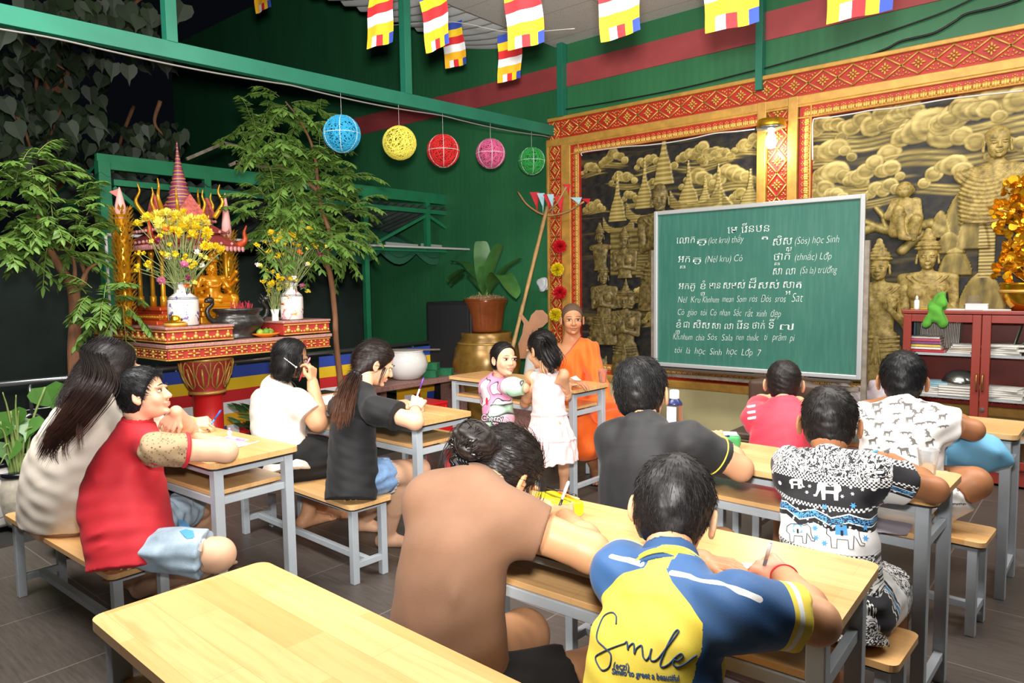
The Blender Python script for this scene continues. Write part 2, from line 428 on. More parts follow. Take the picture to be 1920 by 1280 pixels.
def project(bvh, org, d, pts, lift=0.0015):
    """drop points along d onto the surface, lifted off it"""
    d = Vector(unit(d)); out = []
    for q in pts:
        h = bvh.ray_cast(Vector(q)-d*1.0, d, 3.0)
        if h[0] is None:
            n = bvh.find_nearest(Vector(q)); out.append(np.array(n[0]+n[1]*lift)); continue
        n = h[1] if h[1].dot(d) < 0 else -h[1]
        out.append(np.array(h[0]+n*lift))
    return np.array(out)
# ------------------------------------------------------------------ anatomy
def hand(F, W, d, back, thumb, L, curl=(0.35, 0.5, 0.4), k=0.006, grip=False, spread=0.10):
    """wrist W, direction d to the knuckles, back = normal of the back of the hand, thumb = +1/-1 side; returns pen point"""
    d = unit(d); back = unit(np.array(back)-d*np.dot(back, d)); side = np.cross(d, back)*thumb
    fl = (0.40, 0.45, 0.42, 0.33); rad = 0.052*L
    for i in range(4):
        x = (0.21-0.14*i)*L; kn = W+d*(0.50-0.025*abs(i-1))*L+side*x
        F.cone(W+side*x*0.55+d*0.06*L, kn, 0.075*L, 0.062*L, k*1.6)
        dd = unit(d+side*(0.5-i/3)*spread*2); p = kn; c = 0
        for j, (fr, cu) in enumerate(zip((0.45, 0.31, 0.24), curl)):
            c += cu*(1+0.12*i if not grip else 1+0.05*i)
            q = p+(dd*math.cos(c)-back*math.sin(c))*fl[i]*L*fr
            F.cone(p, q, rad*(1-0.12*j), rad*(0.9-0.12*j), k*0.5); p = q
    t0 = W+d*0.12*L+side*0.16*L-back*0.02*L
    if grip: t1 = t0+(d*0.62+side*0.35-back*0.45)*0.28*L; t2 = t1+(d*0.8-side*0.35-back*0.35)*0.22*L
    else: t1 = t0+(d*0.75+side*0.62-back*0.2)*0.27*L; t2 = t1+(d*0.9+side*0.12-back*0.15)*0.2*L
    F.cone(W+d*0.04*L+side*0.06*L, t0, 0.085*L, 0.085*L, k); F.cone(t0, t1, 0.08*L, 0.06*L, k); F.cone(t1, t2, 0.06*L, 0.05*L, k)
    return t2+side*-0.01
def foot(F, ank, d, L, s=1.0, toes=True, out=0, up=(0, 0, 1)):
    """ankle, pointing direction d, foot length L, resting on the plane below"""
    d = unit(d); u = unit(np.array(up, float)-d*np.dot(up, d)); sd = np.cross(d, u)
    h = 0.28*L; heel = ank-d*0.16*L-u*h*0.62; ball = ank+d*0.50*L-u*h*0.78
    F.cone(ank, heel, 0.13*L, 0.14*L, 0.02); F.cone(ank-u*h*0.2, ank+d*0.3*L-u*h*0.6, 0.13*L, 0.11*L, 0.02)
    for q in (-1, 1): F.cone(heel, ball+sd*q*0.09*L, 0.13*L, 0.09*L, 0.02)
    if toes:
        for i in range(5):
            x = (i-2)*0.085*L*(1 if out == 0 else out); l = (0.22, 0.2, 0.18, 0.15, 0.12)[i]
            p = ball+sd*x+d*0.04*L-u*0.02*L; F.cone(p, p+d*l*L-u*0.02*L, 0.05*L, (0.052 if i == 0 else 0.036)*L, 0.006)
def leg(F, hip, knee, ank, r=(0.085, 0.06, 0.038), k=0.03):
    F.cone(hip, knee, r[0], r[1], k); F.cone(knee, ank, r[1]*0.92, r[2], k)
    d = unit(ank-knee); F.cone(knee+d*np.linalg.norm(ank-knee)*0.2, knee+d*np.linalg.norm(ank-knee)*0.55, r[1]*0.86, r[2]*1.1, k)
def arm(F, S, E, Wr, r=(0.042, 0.036, 0.024), k=0.02):
    F.cone(S, E, r[0], r[1], k); m = E+(Wr-E)*0.3; F.cone(E, m, r[1]*0.95, r[1]*0.98, k); F.cone(m, Wr, r[1]*0.98, r[2], k)
def headrot(face, tilt=0.0, up=(0, 0, 1)):
    """rotation with columns right, face, up"""
    f = unit(face); u = np.array(up, float); r = unit(np.cross(f, u)); u = np.cross(r, f)
    c, s = math.cos(tilt), math.sin(tilt); r2 = r*c+u*s; u2 = u*c-r*s
    return np.stack([r2, f, u2], 1)
def head(F, H, R, s, nose=1.0, ears=True, cheek=0.0, ear_out=0.0):
    """H centre, R columns right/face/up, s = chin-to-crown height"""
    P = lambda x, y, z: H+R@(A(x, y, z)*s)
    E_ = lambda c, r, k=0.06, op='u', Q=None: F.ell(P(*c), A(*r)*s, R if Q is None else R@Q, k*s, op)
    E_((0, -0.07, 0.13), (0.335, 0.405, 0.365)); E_((0, 0.09, -0.13), (0.275+cheek*0.03, 0.285, 0.33))
    E_((0, 0.16, -0.36), (0.17+cheek*0.03, 0.17, 0.13)); E_((0, 0.09, -0.30), (0.225+cheek*0.03, 0.2, 0.16))
    for q in (-1, 1):
        E_((q*0.15, 0.27, -0.14), (0.11, 0.09, 0.11), 0.08); E_((q*0.145, 0.385, 0.005), (0.095, 0.055, 0.05), 0.05, 's')
        E_((q*0.14, 0.33, 0.075), (0.11, 0.05, 0.03), 0.06)
        if ears:
            c, sn = math.cos(0.35*q), math.sin(0.35*q); Q = np.array([[c, -sn, 0], [sn, c, 0], [0, 0, 1]])
            E_((q*(0.345+ear_out), -0.03, -0.05), (0.03, 0.085, 0.135), 0.03, 'u', Q); E_((q*(0.375+ear_out), -0.015, -0.03), (0.022, 0.05, 0.085), 0.02, 's', Q)
            E_((q*(0.335+ear_out), 0.0, -0.15), (0.028, 0.04, 0.05), 0.03)
    F.cone(P(0, 0.365, 0.02), P(0, 0.37+0.075*nose, -0.125), 0.03*s, 0.05*s, 0.05*s)
    for q in (-1, 1): E_((q*0.055, 0.375+0.02*nose, -0.14), (0.035, 0.045, 0.03), 0.03)
    E_((0, 0.375, -0.25), (0.105, 0.05, 0.03), 0.03); E_((0, 0.37, -0.295), (0.085, 0.05, 0.03), 0.03); E_((0, 0.395, -0.272), (0.10, 0.02, 0.006), 0.012, 's')
    E_((0, 0.345, -0.41), (0.08, 0.06, 0.05), 0.06)
    return P
def skin_colors(me, skin, H, R, s, lips=None, tints=()):
    V = verts(me); base = np.tile(np.array(lin(skin)), (len(V), 1)); q = ((V-H)@R)/s
    base *= (1+wob(V, 3, 0.05, 0.03))[:, None]
    if lips:
        d = np.sqrt((q[:, 0]/0.115)**2+((q[:, 2]+0.272)/0.05)**2); m = np.clip(1.25-d, 0, 0.6)[:, None]*(q[:, 1] > 0.3)[:, None]*(np.abs(q).max(1) < 0.8)[:, None]
        base = base*(1-m)+np.array(lin(lips))*m
    d = np.sqrt((np.abs(q[:, 0])-0.16)**2+(q[:, 2]+0.13)**2); m = (np.clip(0.14-d, 0, 0.14)/0.14*0.25*(q[:, 1] > 0.1)*(q[:, 1] < 0.6))[:, None]
    base = base*(1-m)+base*A(1.15, 0.75, 0.7)*m
    for c, r, col in tints:
        m = np.clip(1.3-np.linalg.norm(V-c, axis=1)/r, 0, 1)[:, None]; base = base*(1-m)+np.array(lin(col))*m
    set_col(me, base)
def face_parts(root, P, R, s, hair='#17110f', look=(0, 0), open_=1.0, brow=1.0, both=(-1, 1)):
    """eyes, lashes, eyebrows"""
    for q in both:
        mb = MB(); c = P(q*0.145, 0.338, 0.0); V = []; n, m = 20, 12
        mb.ball(c, (0.078*s, 0.035*s, 0.032*s*open_), n, m, R); me = mb.mesh('eye'); v = verts(me)
        loc = ((v-c)@R)/s; dx = np.hypot(loc[:, 0]-look[0]*0.03, (loc[:, 2]-look[1]*0.01))
        set_col(me, np.where((dx < 0.034)[:, None], np.array(lin('#150d0a')), np.array(lin('#e9e2dc'))))
        link_mesh('eye', me, attr_mat('eye_surface', 0.15), root)
        t = np.linspace(-1, 1, 9); mb = MB()
        pts = [P(q*0.145+0.085*a, 0.372-0.02*a*a-0.012*abs(a), 0.012+0.024*open_*(1-a*a)) for a in t]
        mb.tube(pts, [0.006*s*(1.1-0.6*abs(a)) for a in t], 5); mb.build('eyelash', mat('lash', '#120c0a', 0.5), root, True)
        pts = [P(q*(0.145+0.10*a), 0.395-0.035*max(a, 0)**2-0.012, 0.105+0.02*(1-a*a)-0.01*a) for a in t]; mb = MB()
        mb.tube(pts, [0.012*s*brow*(1.05-0.75*abs(a)**2) for a in t], 5); mb.build('eyebrow', mat('brow_hair', hair, 0.7), root, True)
HAIR = {}
def hair_mat(col='#0d0a09', tip=None, axis=None):
    key = 'hair'+col+(tip or '')
    if key in MATS: return MATS[key]
    g = NG('hair_'+col[1:]+('_tipped' if tip else '')); g.set(0.48, 0.0, Specular_IOR_Level=0.35)
    v = g.coords(); f = g.noise(v, 140, 3, 0.6)
    c = np.array(lin(col)); g.base(g.ramp(f, [(0.3, tuple(c*0.6)), (0.75, tuple(np.minimum(c*1.9+0.004, 1)))]))
    if tip:
        a = g.n('VertexColor', layer_name='Col'); g.base(a.outputs['Color'])
    MATS[key] = g.m; return g.m
def ribbon(mb, pts, w, col=None):
    """thin 3-sided lock tapering to a point"""
    mb.tube(pts, w, 3, caps=False, col=col)
def hair_cap(root, H, R, s, m, cuts, grow=1.07, whorl=(0.0, -0.25, 0.42), strands=900, slen=0.16, lift=0.35, w=0.006, seed=1, h=None, extra=None, rough=0.005, up=0.0, name='hair', back=1.0, sweep=None):
    """short hair: a cap over the skull cut along hairlines, plus locks that flow out of the whorl"""
    F = Fld(); P = lambda x, y, z: H+R@(A(x, y, z)*s)
    F.ell(P(0, -0.075, 0.135+up), A(0.345, 0.415*back, 0.375)*s*grow, R, 0.02*s)
    F.ell(P(0, -0.16, -0.08), A(0.30, 0.30*back, 0.32)*s*grow, R, 0.08*s)
    if extra: extra(F, P)
    for c, n in cuts: F.cut(P(*c), R@unit(A(*n)))
    F.disp = lambda p: wob((p-H)@R/s, seed, 0.16, rough*s)+wob((p-H)@R/s, seed+1, 0.05, rough*0.5*s)
    me = F.mesh(h or max(0.0035, 0.02*s), name); V = verts(me); Nn = np.empty(len(V)*3, np.float32); me.vertices.foreach_get('normal', Nn); Nn = Nn.reshape(-1, 3)
    r = np.random.default_rng(seed); pick = r.choice(len(V), min(strands, len(V)), replace=False); wp = P(*whorl); mb = MB()
    Q = (V-H)@R/s
    for i in pick:
        p, n = V[i], Nn[i]
        f = p-wp; f = f-n*np.dot(f, n); f = unit(f)
        sw = np.cross(n, f)*0.5
        if sweep is not None: f = unit(f*0.5+R@A(*sweep))
        if (n@R[:, 2]) < -0.5: continue
        d = unit(f+sw*math.exp(-np.linalg.norm(p-wp)/(0.2*s))+r.normal(size=3)*0.16); l = slen*s*r.uniform(0.6, 1.15)*(min(1, max(.25, (Q[i][2]+.42)/.42)) if whorl[1] < 0 else 1)
        pts = [p-n*0.012*s+d*l*t+n*(lift*l*(t-0.6*t*t)+0.004*s-(l*t)**2/(0.80*s)) for t in (0, 0.35, 0.7, 1)]
        ribbon(mb, pts, [w*s*1.0, w*s*0.9, w*s*0.6, w*s*0.1])
    # add the locks to the same mesh
    bm = bmesh.new(); bm.from_mesh(me); me2 = mb.mesh('locks'); bm.from_mesh(me2); bm.to_mesh(me); bm.free()
    return link_mesh(name, me, m, root)
def locks(mb, guides, n, spread, w, seed=0, taper=0.25, col=None, jit=0.3):
    """many thin locks following guide curves (each guide: list of points)"""
    r = np.random.default_rng(seed)
    for g in guides:
        C = bez(g, 6); m = len(C); T = np.gradient(C, axis=0)
        for _ in range(n):
            u, v, _d = frame_of(T[0]); a, b = r.normal(size=2); o = (u*a+v*b)*spread
            ph = r.uniform(0, 6.28); L = r.uniform(0.8, 1.0)
            k = max(3, int(m*L)); t = np.linspace(0, 1, k)
            pts = C[:k]+o*(1+0*t)[:, None]*np.linspace(1, r.uniform(0.7, 1.5), k)[:, None]+np.outer(np.sin(t*5+ph)*jit*spread, u)
            ww = w*(1-(1-taper)*t**2)
            cc = None
            ribbon(mb, pts, ww, col)
    return mb
# ================================================================== DESKS AND BENCHES
def m_wood():
    g = NG('laminated_rubberwood'); v = g.coords()
    oi = g.n('ObjectInfo'); ad = g.n('VectorMath', operation='ADD'); sc = g.n('VectorMath', operation='SCALE'); sc.inputs[3].default_value = 7.3
    cm = g.n('CombineXYZ'); g.l(oi.outputs['Random'], cm.inputs[0]); g.l(oi.outputs['Random'], cm.inputs[2]); g.l(cm.outputs[0], sc.inputs[0]); g.l(v, ad.inputs[0]); g.l(sc.outputs[0], ad.inputs[1]); v2 = ad.outputs[0]
    br = g.n('TexBrick', offset=0.37); g.l(v2, br.inputs['Vector']); br.inputs['Scale'].default_value = 1
    br.inputs['Brick Width'].default_value = 0.42; br.inputs['Row Height'].default_value = 0.085; br.inputs['Mortar Size'].default_value = 0.0006; br.inputs['Bias'].default_value = 0.0
    br.inputs['Color1'].default_value = rgba('#ecbf84'); br.inputs['Color2'].default_value = rgba('#dba76a'); br.inputs['Mortar'].default_value = rgba('#d3a064')
    mp = g.n('Mapping'); mp.inputs['Scale'].default_value = (2.2, 34, 10); g.l(v2, mp.inputs[0])
    w = g.noise(mp.outputs[0], 1.6, 5, 0.6, 0.6)
    mp2 = g.n('Mapping'); mp2.inputs['Scale'].default_value = (1.3, 9, 3); g.l(v2, mp2.inputs[0])
    w2 = g.noise(mp2.outputs[0], 1.5, 3, 0.5, 1.2)
    c = g.mix(g.math('MULTIPLY', g.ramp(w, [(0.45, 0.0), (0.75, 1.0)]), 0.45), br.outputs['Color'], '#c08a48')
    c = g.mix(g.math('MULTIPLY', g.ramp(w2, [(0.6, 0.0), (0.72, 1.0)]), 0.4), c, '#b97f42')
    g.base(c); g.set(0.28, Coat_Weight=0.25, Coat_Roughness=0.2); g.bump(w, 0.04, 0.002); return g.m
M_WOOD = m_wood()
M_LEG = mat('grey_painted_steel', '#b4bcc2', 0.42, var=0.07, vscale=9, bump=0.04)
M_EDGE = mat('black_underframe', '#23211f', 0.6)
TL, TW, TH = 1.2, 0.40, 0.75
BL_, BW, BH = 1.17, 0.25, 0.397
def make_table():
    t = thing('student_table', 'x', 'table', group='slatted school tables')
    mb = MB(); mb.prism(rrect(TL, TW, 0.03), TH-0.022, TH); mb.build('tabletop', M_WOOD, t)
    mb = MB(); mb.prism(rrect(TL-0.012, TW-0.012, 0.028), TH-0.03, TH-0.0221); mb.build('edge_band', M_EDGE, t)
    a, b = TL/2-0.045, TW/2-0.04
    for sx in (-1, 1):
        for sy in (-1, 1):
            mb = MB(); mb.box((sx*a, sy*b, (TH-0.03)/2), (0.04, 0.04, TH-0.03), b=0.003); mb.build('leg', M_LEG, t)
    mb = MB()
    for z in (TH-0.046, 0.585):
        for s in (-1, 1):
            mb.box((0, s*b, z), (TL-0.13, 0.022, 0.03), b=0.002); mb.box((s*a, 0, z), (0.022, TW-0.12, 0.03), b=0.002)
    mb.build('apron_frame', M_LEG, t)
    for s in (-1, 1):
        mb = MB(); mb.box((s*a, 0, 0.10), (0.028, TW-0.12, 0.028), b=0.002); mb.build('foot_rail', M_LEG, t)
    mb = MB(); mb.box((0, 0, 0.611), (TL-0.135, TW-0.07, 0.018), b=0.002); mb.build('shelf_board', M_WOOD, t)
    return t
def make_bench():
    t = thing('student_bench', 'x', 'bench', group='low wooden benches')
    mb = MB(); mb.prism(rrect(BL_, BW, 0.028), BH-0.02, BH); mb.build('seat', M_WOOD, t)
    mb = MB(); mb.prism(rrect(BL_-0.012, BW-0.012, 0.026), BH-0.027, BH-0.0201); mb.build('edge_band', M_EDGE, t)
    a, b = BL_/2-0.045, BW/2-0.04
    for sx in (-1, 1):
        for sy in (-1, 1):
            mb = MB(); mb.box((sx*a, sy*b, (BH-0.027)/2), (0.035, 0.035, BH-0.027), b=0.003); mb.build('leg', M_LEG, t)
    mb = MB()
    for s in (-1, 1): mb.box((0, s*b, BH-0.038), (BL_-0.12, 0.02, 0.022), b=0.002); mb.box((s*a, 0, BH-0.038), (0.02, BW-0.11, 0.022), b=0.002)
    mb.build('apron_frame', M_LEG, t)
    mb = MB()
    for s in (-1, 1): mb.box((s*a, 0, 0.09), (0.028, BW-0.11, 0.03), b=0.002)
    mb.box((0, 0, 0.09), (BL_-0.115, 0.03, 0.03), b=0.002); mb.build('stretcher', M_LEG, t)
    return t
def place(proto, first, x, y, rz, label):
    o = proto if first else copy_tree(proto); o.location = (x, y, 0); o.rotation_euler[2] = rz; o['label'] = label; return o
# right-hand near corner, angle
def corner(xr, yn, th, L, Wd):
    c, s = math.cos(th), math.sin(th); return xr-c*L/2-s*Wd/2, yn-s*L/2+c*Wd/2
T0 = make_table()
TABLES = {}
for i, (k, xr, yn, th, lab) in enumerate([
    ('TF', -0.418, 0.492, -0.0248, 'empty wooden school table nearest the camera, bare top with rounded corners'),
    ('TL1', -2.651, 1.318, 0.0304, 'wooden school table where the boy in the red polo leans beside the woman'),
    ('TL2', -2.632, 2.364, -0.0289, 'wooden school table of the girl in black writing with a purple pen'),
    ('TM', -2.613, 3.698, -0.0365, 'wooden school table in front of the seated monk in orange'),
    ('TR1', -0.3916, 1.441, 0.0292, 'wooden school table with the yellow pencil case on it'),
    ('TR2', -0.3915, 2.477, -0.0304, 'wooden school table under the half-full plastic cup of water at its end'),
    ('TR3', -0.2946, 3.711, -0.0163, 'wooden school table of the boy in the white animal print tee, before the cabinet')]):
    x, y = corner(xr, yn, th, TL, TW); place(T0, i == 0, x, y, th, lab); TABLES[k] = (x, y, th)
B0 = make_bench(); BENCH = {}
for i, (k, xr, yn, th, lab) in enumerate([
    ('BL1', -2.748, 0.963, 0.0204, 'wooden bench under the woman in cream and the boy in the red polo'),
    ('BL2', -2.706, 2.007, -0.0383, 'wooden bench under the girls in the white tee and the black tee'),
    ('BM', -2.70, 3.24, -0.035, 'wooden bench the girl in the pink dress kneels on'),
    ('BR0', -0.43, 1.00, 0.03, 'wooden bench under the brown tee girl and the boy in the yellow and blue shirt'),
    ('BR1', -0.4035, 2.049, -0.0364, 'wooden bench under the boys in black tee and elephant print shirt'),
    ('BR2', -0.3467, 3.2415, -0.058, 'wooden bench under the boys in plain red tee and animal print tee')]):
    x, y = corner(xr, yn, th, BL_, BW); place(B0, i == 0, x, y, th, lab); BENCH[k] = (x, y, th)
# ================================================================== PEOPLE
SKIN = '#d59f78'; SKIN_D = '#a9724d'; SKIN_L = '#e6b795'
def cloth(name, color, rough=0.75, var=0.05, sheen=0.03, bump=0.15):
    return mat(name, color, rough, var=var, vscale=14, bump=bump, bscale=420, Sheen_Weight=sheen)
def sleeve(F, S, C, ra, rb, k=0.025, hollow=False):
    S = np.array(S, float); C = np.array(C, float); d = unit(C-S); L = np.linalg.norm(C-S)
    def fn(p):
        q = p-S; t = q@d; h = np.clip(t/L, 0, 1.2); r = np.linalg.norm(q-(h*L)[:, None]*d, axis=1); R_ = ra+(rb-ra)*np.minimum(h, 1)
        e = np.maximum(r-R_, t-L)
        if hollow: e = np.maximum(e, -np.maximum(r-(R_-0.007), (L-0.025)-t))
        return e
    m = max(ra, rb)+0.02
    F.add(fn, np.minimum(S, C)-m, np.maximum(S, C)+m, k); return F
def ring(root, name, c, n, rx, ry, rt, m, tilt=None):
    u, v, d = frame_of(n)
    if tilt is not None:
        u = unit(np.array(tilt)-d*np.dot(tilt, d)); v = np.cross(d, u)
    mb = MB(); t = np.linspace(0, 2*math.pi, 40, endpoint=False)
    mb.tube([c+u*rx*math.cos(a)+v*ry*math.sin(a) for a in t], rt, 8, closed=True); return mb.build(name, m, root, True)
PEOPLE = {}; ALLP = []
def tuck(p):
    """keep the body just under its clothes"""
    me = p.body_o.data; V = verts(me); Nn = np.empty(len(V)*3, np.float32); me.vertices.foreach_get('normal', Nn); Nn = Nn.reshape(-1, 3)
    mv = np.zeros(len(V))
    for F in p.cl:
        d = F.eval(V); mv = np.maximum(mv, np.where(d > -0.03, np.clip((0.010-d)/0.010, 0, 1)*0.013, 0)*(d < 0.010))
    me.vertices.foreach_set('co', (V-Nn*mv[:, None]).astype(np.float32).ravel()); me.update()
class Person:
    def __init__(s, label, skin=SKIN):
        s.root = thing('person', label, 'person'); s.skin = skin; s.F = Fld(); s.tints = []; s.cl = []; ALLP.append(s)
    def head(s, c, face, size, tilt=0.0, up=(0, 0, 1), **kw):
        s.H = np.array(c, float); s.R = headrot(face, tilt, up); s.s = size
        s.P = head(s.F, s.H, s.R, size, **kw); return s
    def neck(s, N, r=0.05, r2=None):
        s.N = np.array(N, float); s.F.cone(s.H+s.R@(A(0, -0.14, -0.12)*s.s), s.N, r, r2 or r*1.12, 0.02); return s
    def torso(s, B, side, ts, rx, ry, off, shrink=0.022):
        s.B = np.array(B, float); s.side = unit(side); s.T = (ts, rx, ry, off)
        s.F.spine(s.B, s.N, ts, [max(x-shrink, 0.02) for x in rx], [max(x-shrink, 0.02) for x in ry], off, s.side, 0.03); return s
    def arms(s, lst, r=(0.042, 0.037, 0.025)):
        s.A = []
        for q in lst:
            S, E, Wr = (np.array(v, float) for v in q[:3]); arm(s.F, S, E, Wr, r); s.F.cone(s.N*0.7+s.B*0.3, S, r[0], r[0]*0.95, 0.04)
            h = q[3] if len(q) > 3 else None
            if h:
                s.pen = hand(s.F, Wr, h['d'], h['back'], h.get('thumb', 1), h.get('L', 0.15), h.get('curl', (0.35, 0.5, 0.4)), grip=h.get('grip', False), spread=h.get('spread', 0.1))
            s.A.append((S, E, Wr))
        return s
    def legs(s, lst, r=(0.085, 0.058, 0.036), fl=0.2):
        s.Lg = []
        for hip, knee, ank, td in lst:
            hip, knee, ank = (np.array(v, float) for v in (hip, knee, ank)); leg(s.F, hip, knee, ank, r)
            if td is not None: foot(s.F, ank, td[0], fl, up=td[1] if len(td) > 1 else (0, 0, 1))
            s.Lg.append((hip, knee, ank))
        return s
    def body(s, h=0.0045, lips='#b9706a'):
        me = s.F.mesh(h, 'body'); skin_colors(me, s.skin, s.H, s.R, s.s, lips, s.tints)
        m = attr_mat('skin_surface', 0.45, Subsurface_Weight=0.12, Subsurface_Scale=0.01, bump=0.04, bscale=260, Specular_IOR_Level=0.35)
        s.body_o = link_mesh('body', me, m, s.root); return s
    def shirt(s, m, hem, sleeves=(), h=0.006, collar=None, neckhole=None, name='shirt', fold=None, wr=(0.10, 0.0022), seed=3, sh=0.05, extra=None, hemn=(0, 0, -1), k=0.055, swell=0.0):
        F = Fld(); ts, rx, ry, off = s.T
        F.spine(s.B, s.N, ts, [x+swell for x in rx], [x+swell for x in ry], off, s.side, 0.03)
        up = unit(s.N-s.B)
        if neckhole: F.cone(s.N-up*0.055, s.N+up*0.004, 0.095, neckhole+0.008, 0.04)
        for (S, E, Wr) in s.A:
            F.cone(s.N-up*0.045, S-up*0.006, sh*1.05, sh, 0.05)
        for i, fr, ra, rb in sleeves:
            S, E, Wr = s.A[i]
            sleeve(F, S, S+(E-S)*fr, ra, rb, k)
        if extra: extra(F)
        if neckhole: F.cone(s.N-up*0.005+A(0, 0, 0), s.H, neckhole, neckhole*1.02, 0.008, 's')
        if hem is not None: F.cut(hem, hemn)
        w = (lambda p: wob(p*A(1, 1, 1.6), seed, wr[0], wr[1]))
        if fold is not None: f2 = folds(fold); F.disp = lambda p: w(p)+f2(p)
        else: F.disp = w
        s.cl.append(F); me = F.mesh(h, name); s.sh_o = link_mesh(name, me, m, s.root); return s
    def shorts(s, m, hip_r, frs, rs, h=0.007, name='shorts', cuts=(), extra=None, seed=9, top=None, wr=0.004):
        F = Fld(); F.ell(s.B, hip_r, np.stack([s.side, unit(np.cross(A(0, 0, 1), s.side)), A(0, 0, 1)], 1), 0.04)
        for (hip, knee, ank), fr, (ra, rb) in zip(s.Lg, frs, rs): sleeve(F, hip, hip+(knee-hip)*fr, ra, rb, 0.04)
        if extra: extra(F)
        for c, n in cuts: F.cut(c, n)
        F.disp = lambda p: wob(p, seed, 0.07, wr)
        s.cl.append(F)
        s.sho = link_mesh(name, F.mesh(h, name), m, s.root); return s
BUZZ = [((0, 0.22, 0.16), (0, 1, -0.55)), ((0, -0.30, -0.40), (0, 0.25, -1)), ((0, 0.04, -0.20), (0, 0.9, -0.75))]
CUT_BOY = [((0, 0.30, 0.17), (0, 1, -0.45)), ((0, -0.30, -0.36), (0, 0.2, -1)), ((0, 0.05, -0.18), (0, 0.9, -0.7))]
up3 = A(0, 0, 1)
HAIR_B = hair_mat('#0e0b0a'); HAIR_BR = hair_mat('#14100d')

# ---- boy in yellow and blue shirt (right foreground)
p = Person('boy in yellow and blue polo with cursive lettering on the back, writing')
H = Py(1264, 955, 1.42)
p.head(H, (-0.25, 1, -0.38), 0.232, tilt=-0.08, ears=True, ear_out=0.045)
N = Py(1256, 1075, 1.29); p.neck(N, 0.046)
B = A(*Py(1225, 1330, 1.10)); B[2] = 0.50
SL, SR = Py(1164, 1074, 1.30), Py(1395, 1142, 1.22)
p.torso(B, SR-SL, [-0.3, 0, 0.35, 0.7, 0.95, 1.06], [0.155, 0.15, 0.142, 0.142, 0.10, 0.05], [0.115, 0.115, 0.105, 0.095, 0.06, 0.04], [0, 0, -0.03, -0.03, 0, 0.0])
ER, WR_ = Pz(1532, 1166, 0.805), Pz(1468, 1078, 0.79)
EL, WL = Pz(1180, 1052, 0.80), Pz(1318, 1050, 0.785)
PEN12 = None
p.arms([(SL, EL, WL, dict(d=(1, 0.25, 0), back=(0, 0.1, 1), thumb=1, L=0.135, curl=(0.25, 0.35, 0.3))),
        (SR, ER, WR_, dict(d=(-0.85, 0.45, 0.1), back=(0.1, -0.5, 0.85), thumb=-1, L=0.135, curl=(0.75, 0.75, 0.4), grip=True))], (0.043, 0.039, 0.025))
hipc = B+A(0, 0, -0.03)
p.legs([(hipc+A(-0.08, 0, 0), A(hipc[0]-0.12, hipc[1]+0.36, 0.44), A(hipc[0]-0.1, hipc[1]+0.30, 0.07), ((0, 1, 0),)), (hipc+A(0.08, 0, 0), A(hipc[0]+0.12, hipc[1]+0.36, 0.44), A(hipc[0]+0.1, hipc[1]+0.32, 0.07), ((0, 1, 0),))])
p.tints = [(WR_+A(-0.03, 0.02, 0), 0.06, '#e0a58c')]
p.body()
def smile_shirt_mat():
    g = NG('yellow_blue_sport_cloth'); a = g.n('VertexColor', layer_name='Zone'); sp = g.n('SeparateColor'); g.l(a.outputs['Color'], sp.inputs[0])
    st = lambda i, v=0.5: g.math('GREATER_THAN', sp.outputs[i], v)
    c = g.mix(st(0), '#f4db4a', '#2d5a8e'); c = g.mix(st(1), c, '#f4db4a'); c = g.mix(st(2), c, '#f3f2ee')
    g.base(c); g.set(0.65, Sheen_Weight=0.1); vo = g.n('TexVoronoi'); vo.inputs['Scale'].default_value = 600; g.l(g.coords(), vo.inputs[0]); g.bump(vo.outputs[0], 0.15, 0.001); return g.m
p.shirt(smile_shirt_mat(), A(0, 0, 0.40), [(0, 0.62, 0.052, 0.056), (1, 0.70, 0.060, 0.060)], h=0.0042, neckhole=0.055, sh=0.054, seed=21,
        fold=[(B+A(-0.1, -0.1, 0.1), B+A(0.12, -0.1, 0.16), 0.014, 0.006), (B+A(-0.12, -0.1, 0.22), B+A(0.10, -0.12, 0.14), 0.012, 0.005), (SR+A(-0.06, -0.05, -0.10), SR+A(0.05, -0.04, -0.02), 0.012, 0.006), (N+A(0.05, -0.08, -0.10), SR+A(-0.02, -0.08, -0.06), 0.014, 0.005)])
V = verts(p.sh_o.data); sd = p.side; q = V-N
xs = q@sd; zs = q@unit(N-B)*-1     # across, down from neck
bv = bvh_of(p.sh_o); vdir = ray(1220, 1160)
def on_cloth(pts): return project(bv, None, vdir, [Py(x, y, 1.1) for x, y in pts], 0)
def seam(pts):
    W_ = on_cloth(pts)-N; return W_@sd, W_@unit(N-B)*-1
rx_, rz_ = seam([(1252, 1054), (1264, 1084), (1300, 1132), (1345, 1195), (1368, 1245)])
lx_, lz_ = seam([(1207, 1054), (1165, 1064), (1136, 1092), (1117, 1120)])
fr = np.interp(xs, rx_, rz_, left=-1, right=rz_[-1]+0.1); fl_ = np.interp(-xs, -lx_, lz_, left=-1, right=lz_[-1]+0.1)
blue = (np.maximum(fr, fl_)-zs)/0.03+0.5
arm_d = []
for (S, E, _W) in p.A:
    d = unit(E-S); t = ((V-S)@d)/np.linalg.norm(E-S); rr = np.linalg.norm(V-S-((V-S)@d)[:, None]*d, axis=1); arm_d.append(np.where(rr < 0.085, t, -9))
T = np.maximum(arm_d[0], arm_d[1]); out = (np.abs(xs) > 0.10)
blue = np.where((T > 0.05) & out, np.maximum(blue, 1.0), blue)
yel = np.where(out, (T-0.42)/0.1+0.5, 0)
whi = np.where(out & (T > 0.2), 0.5+(0.035-np.abs(T-0.53))/0.05, 0)
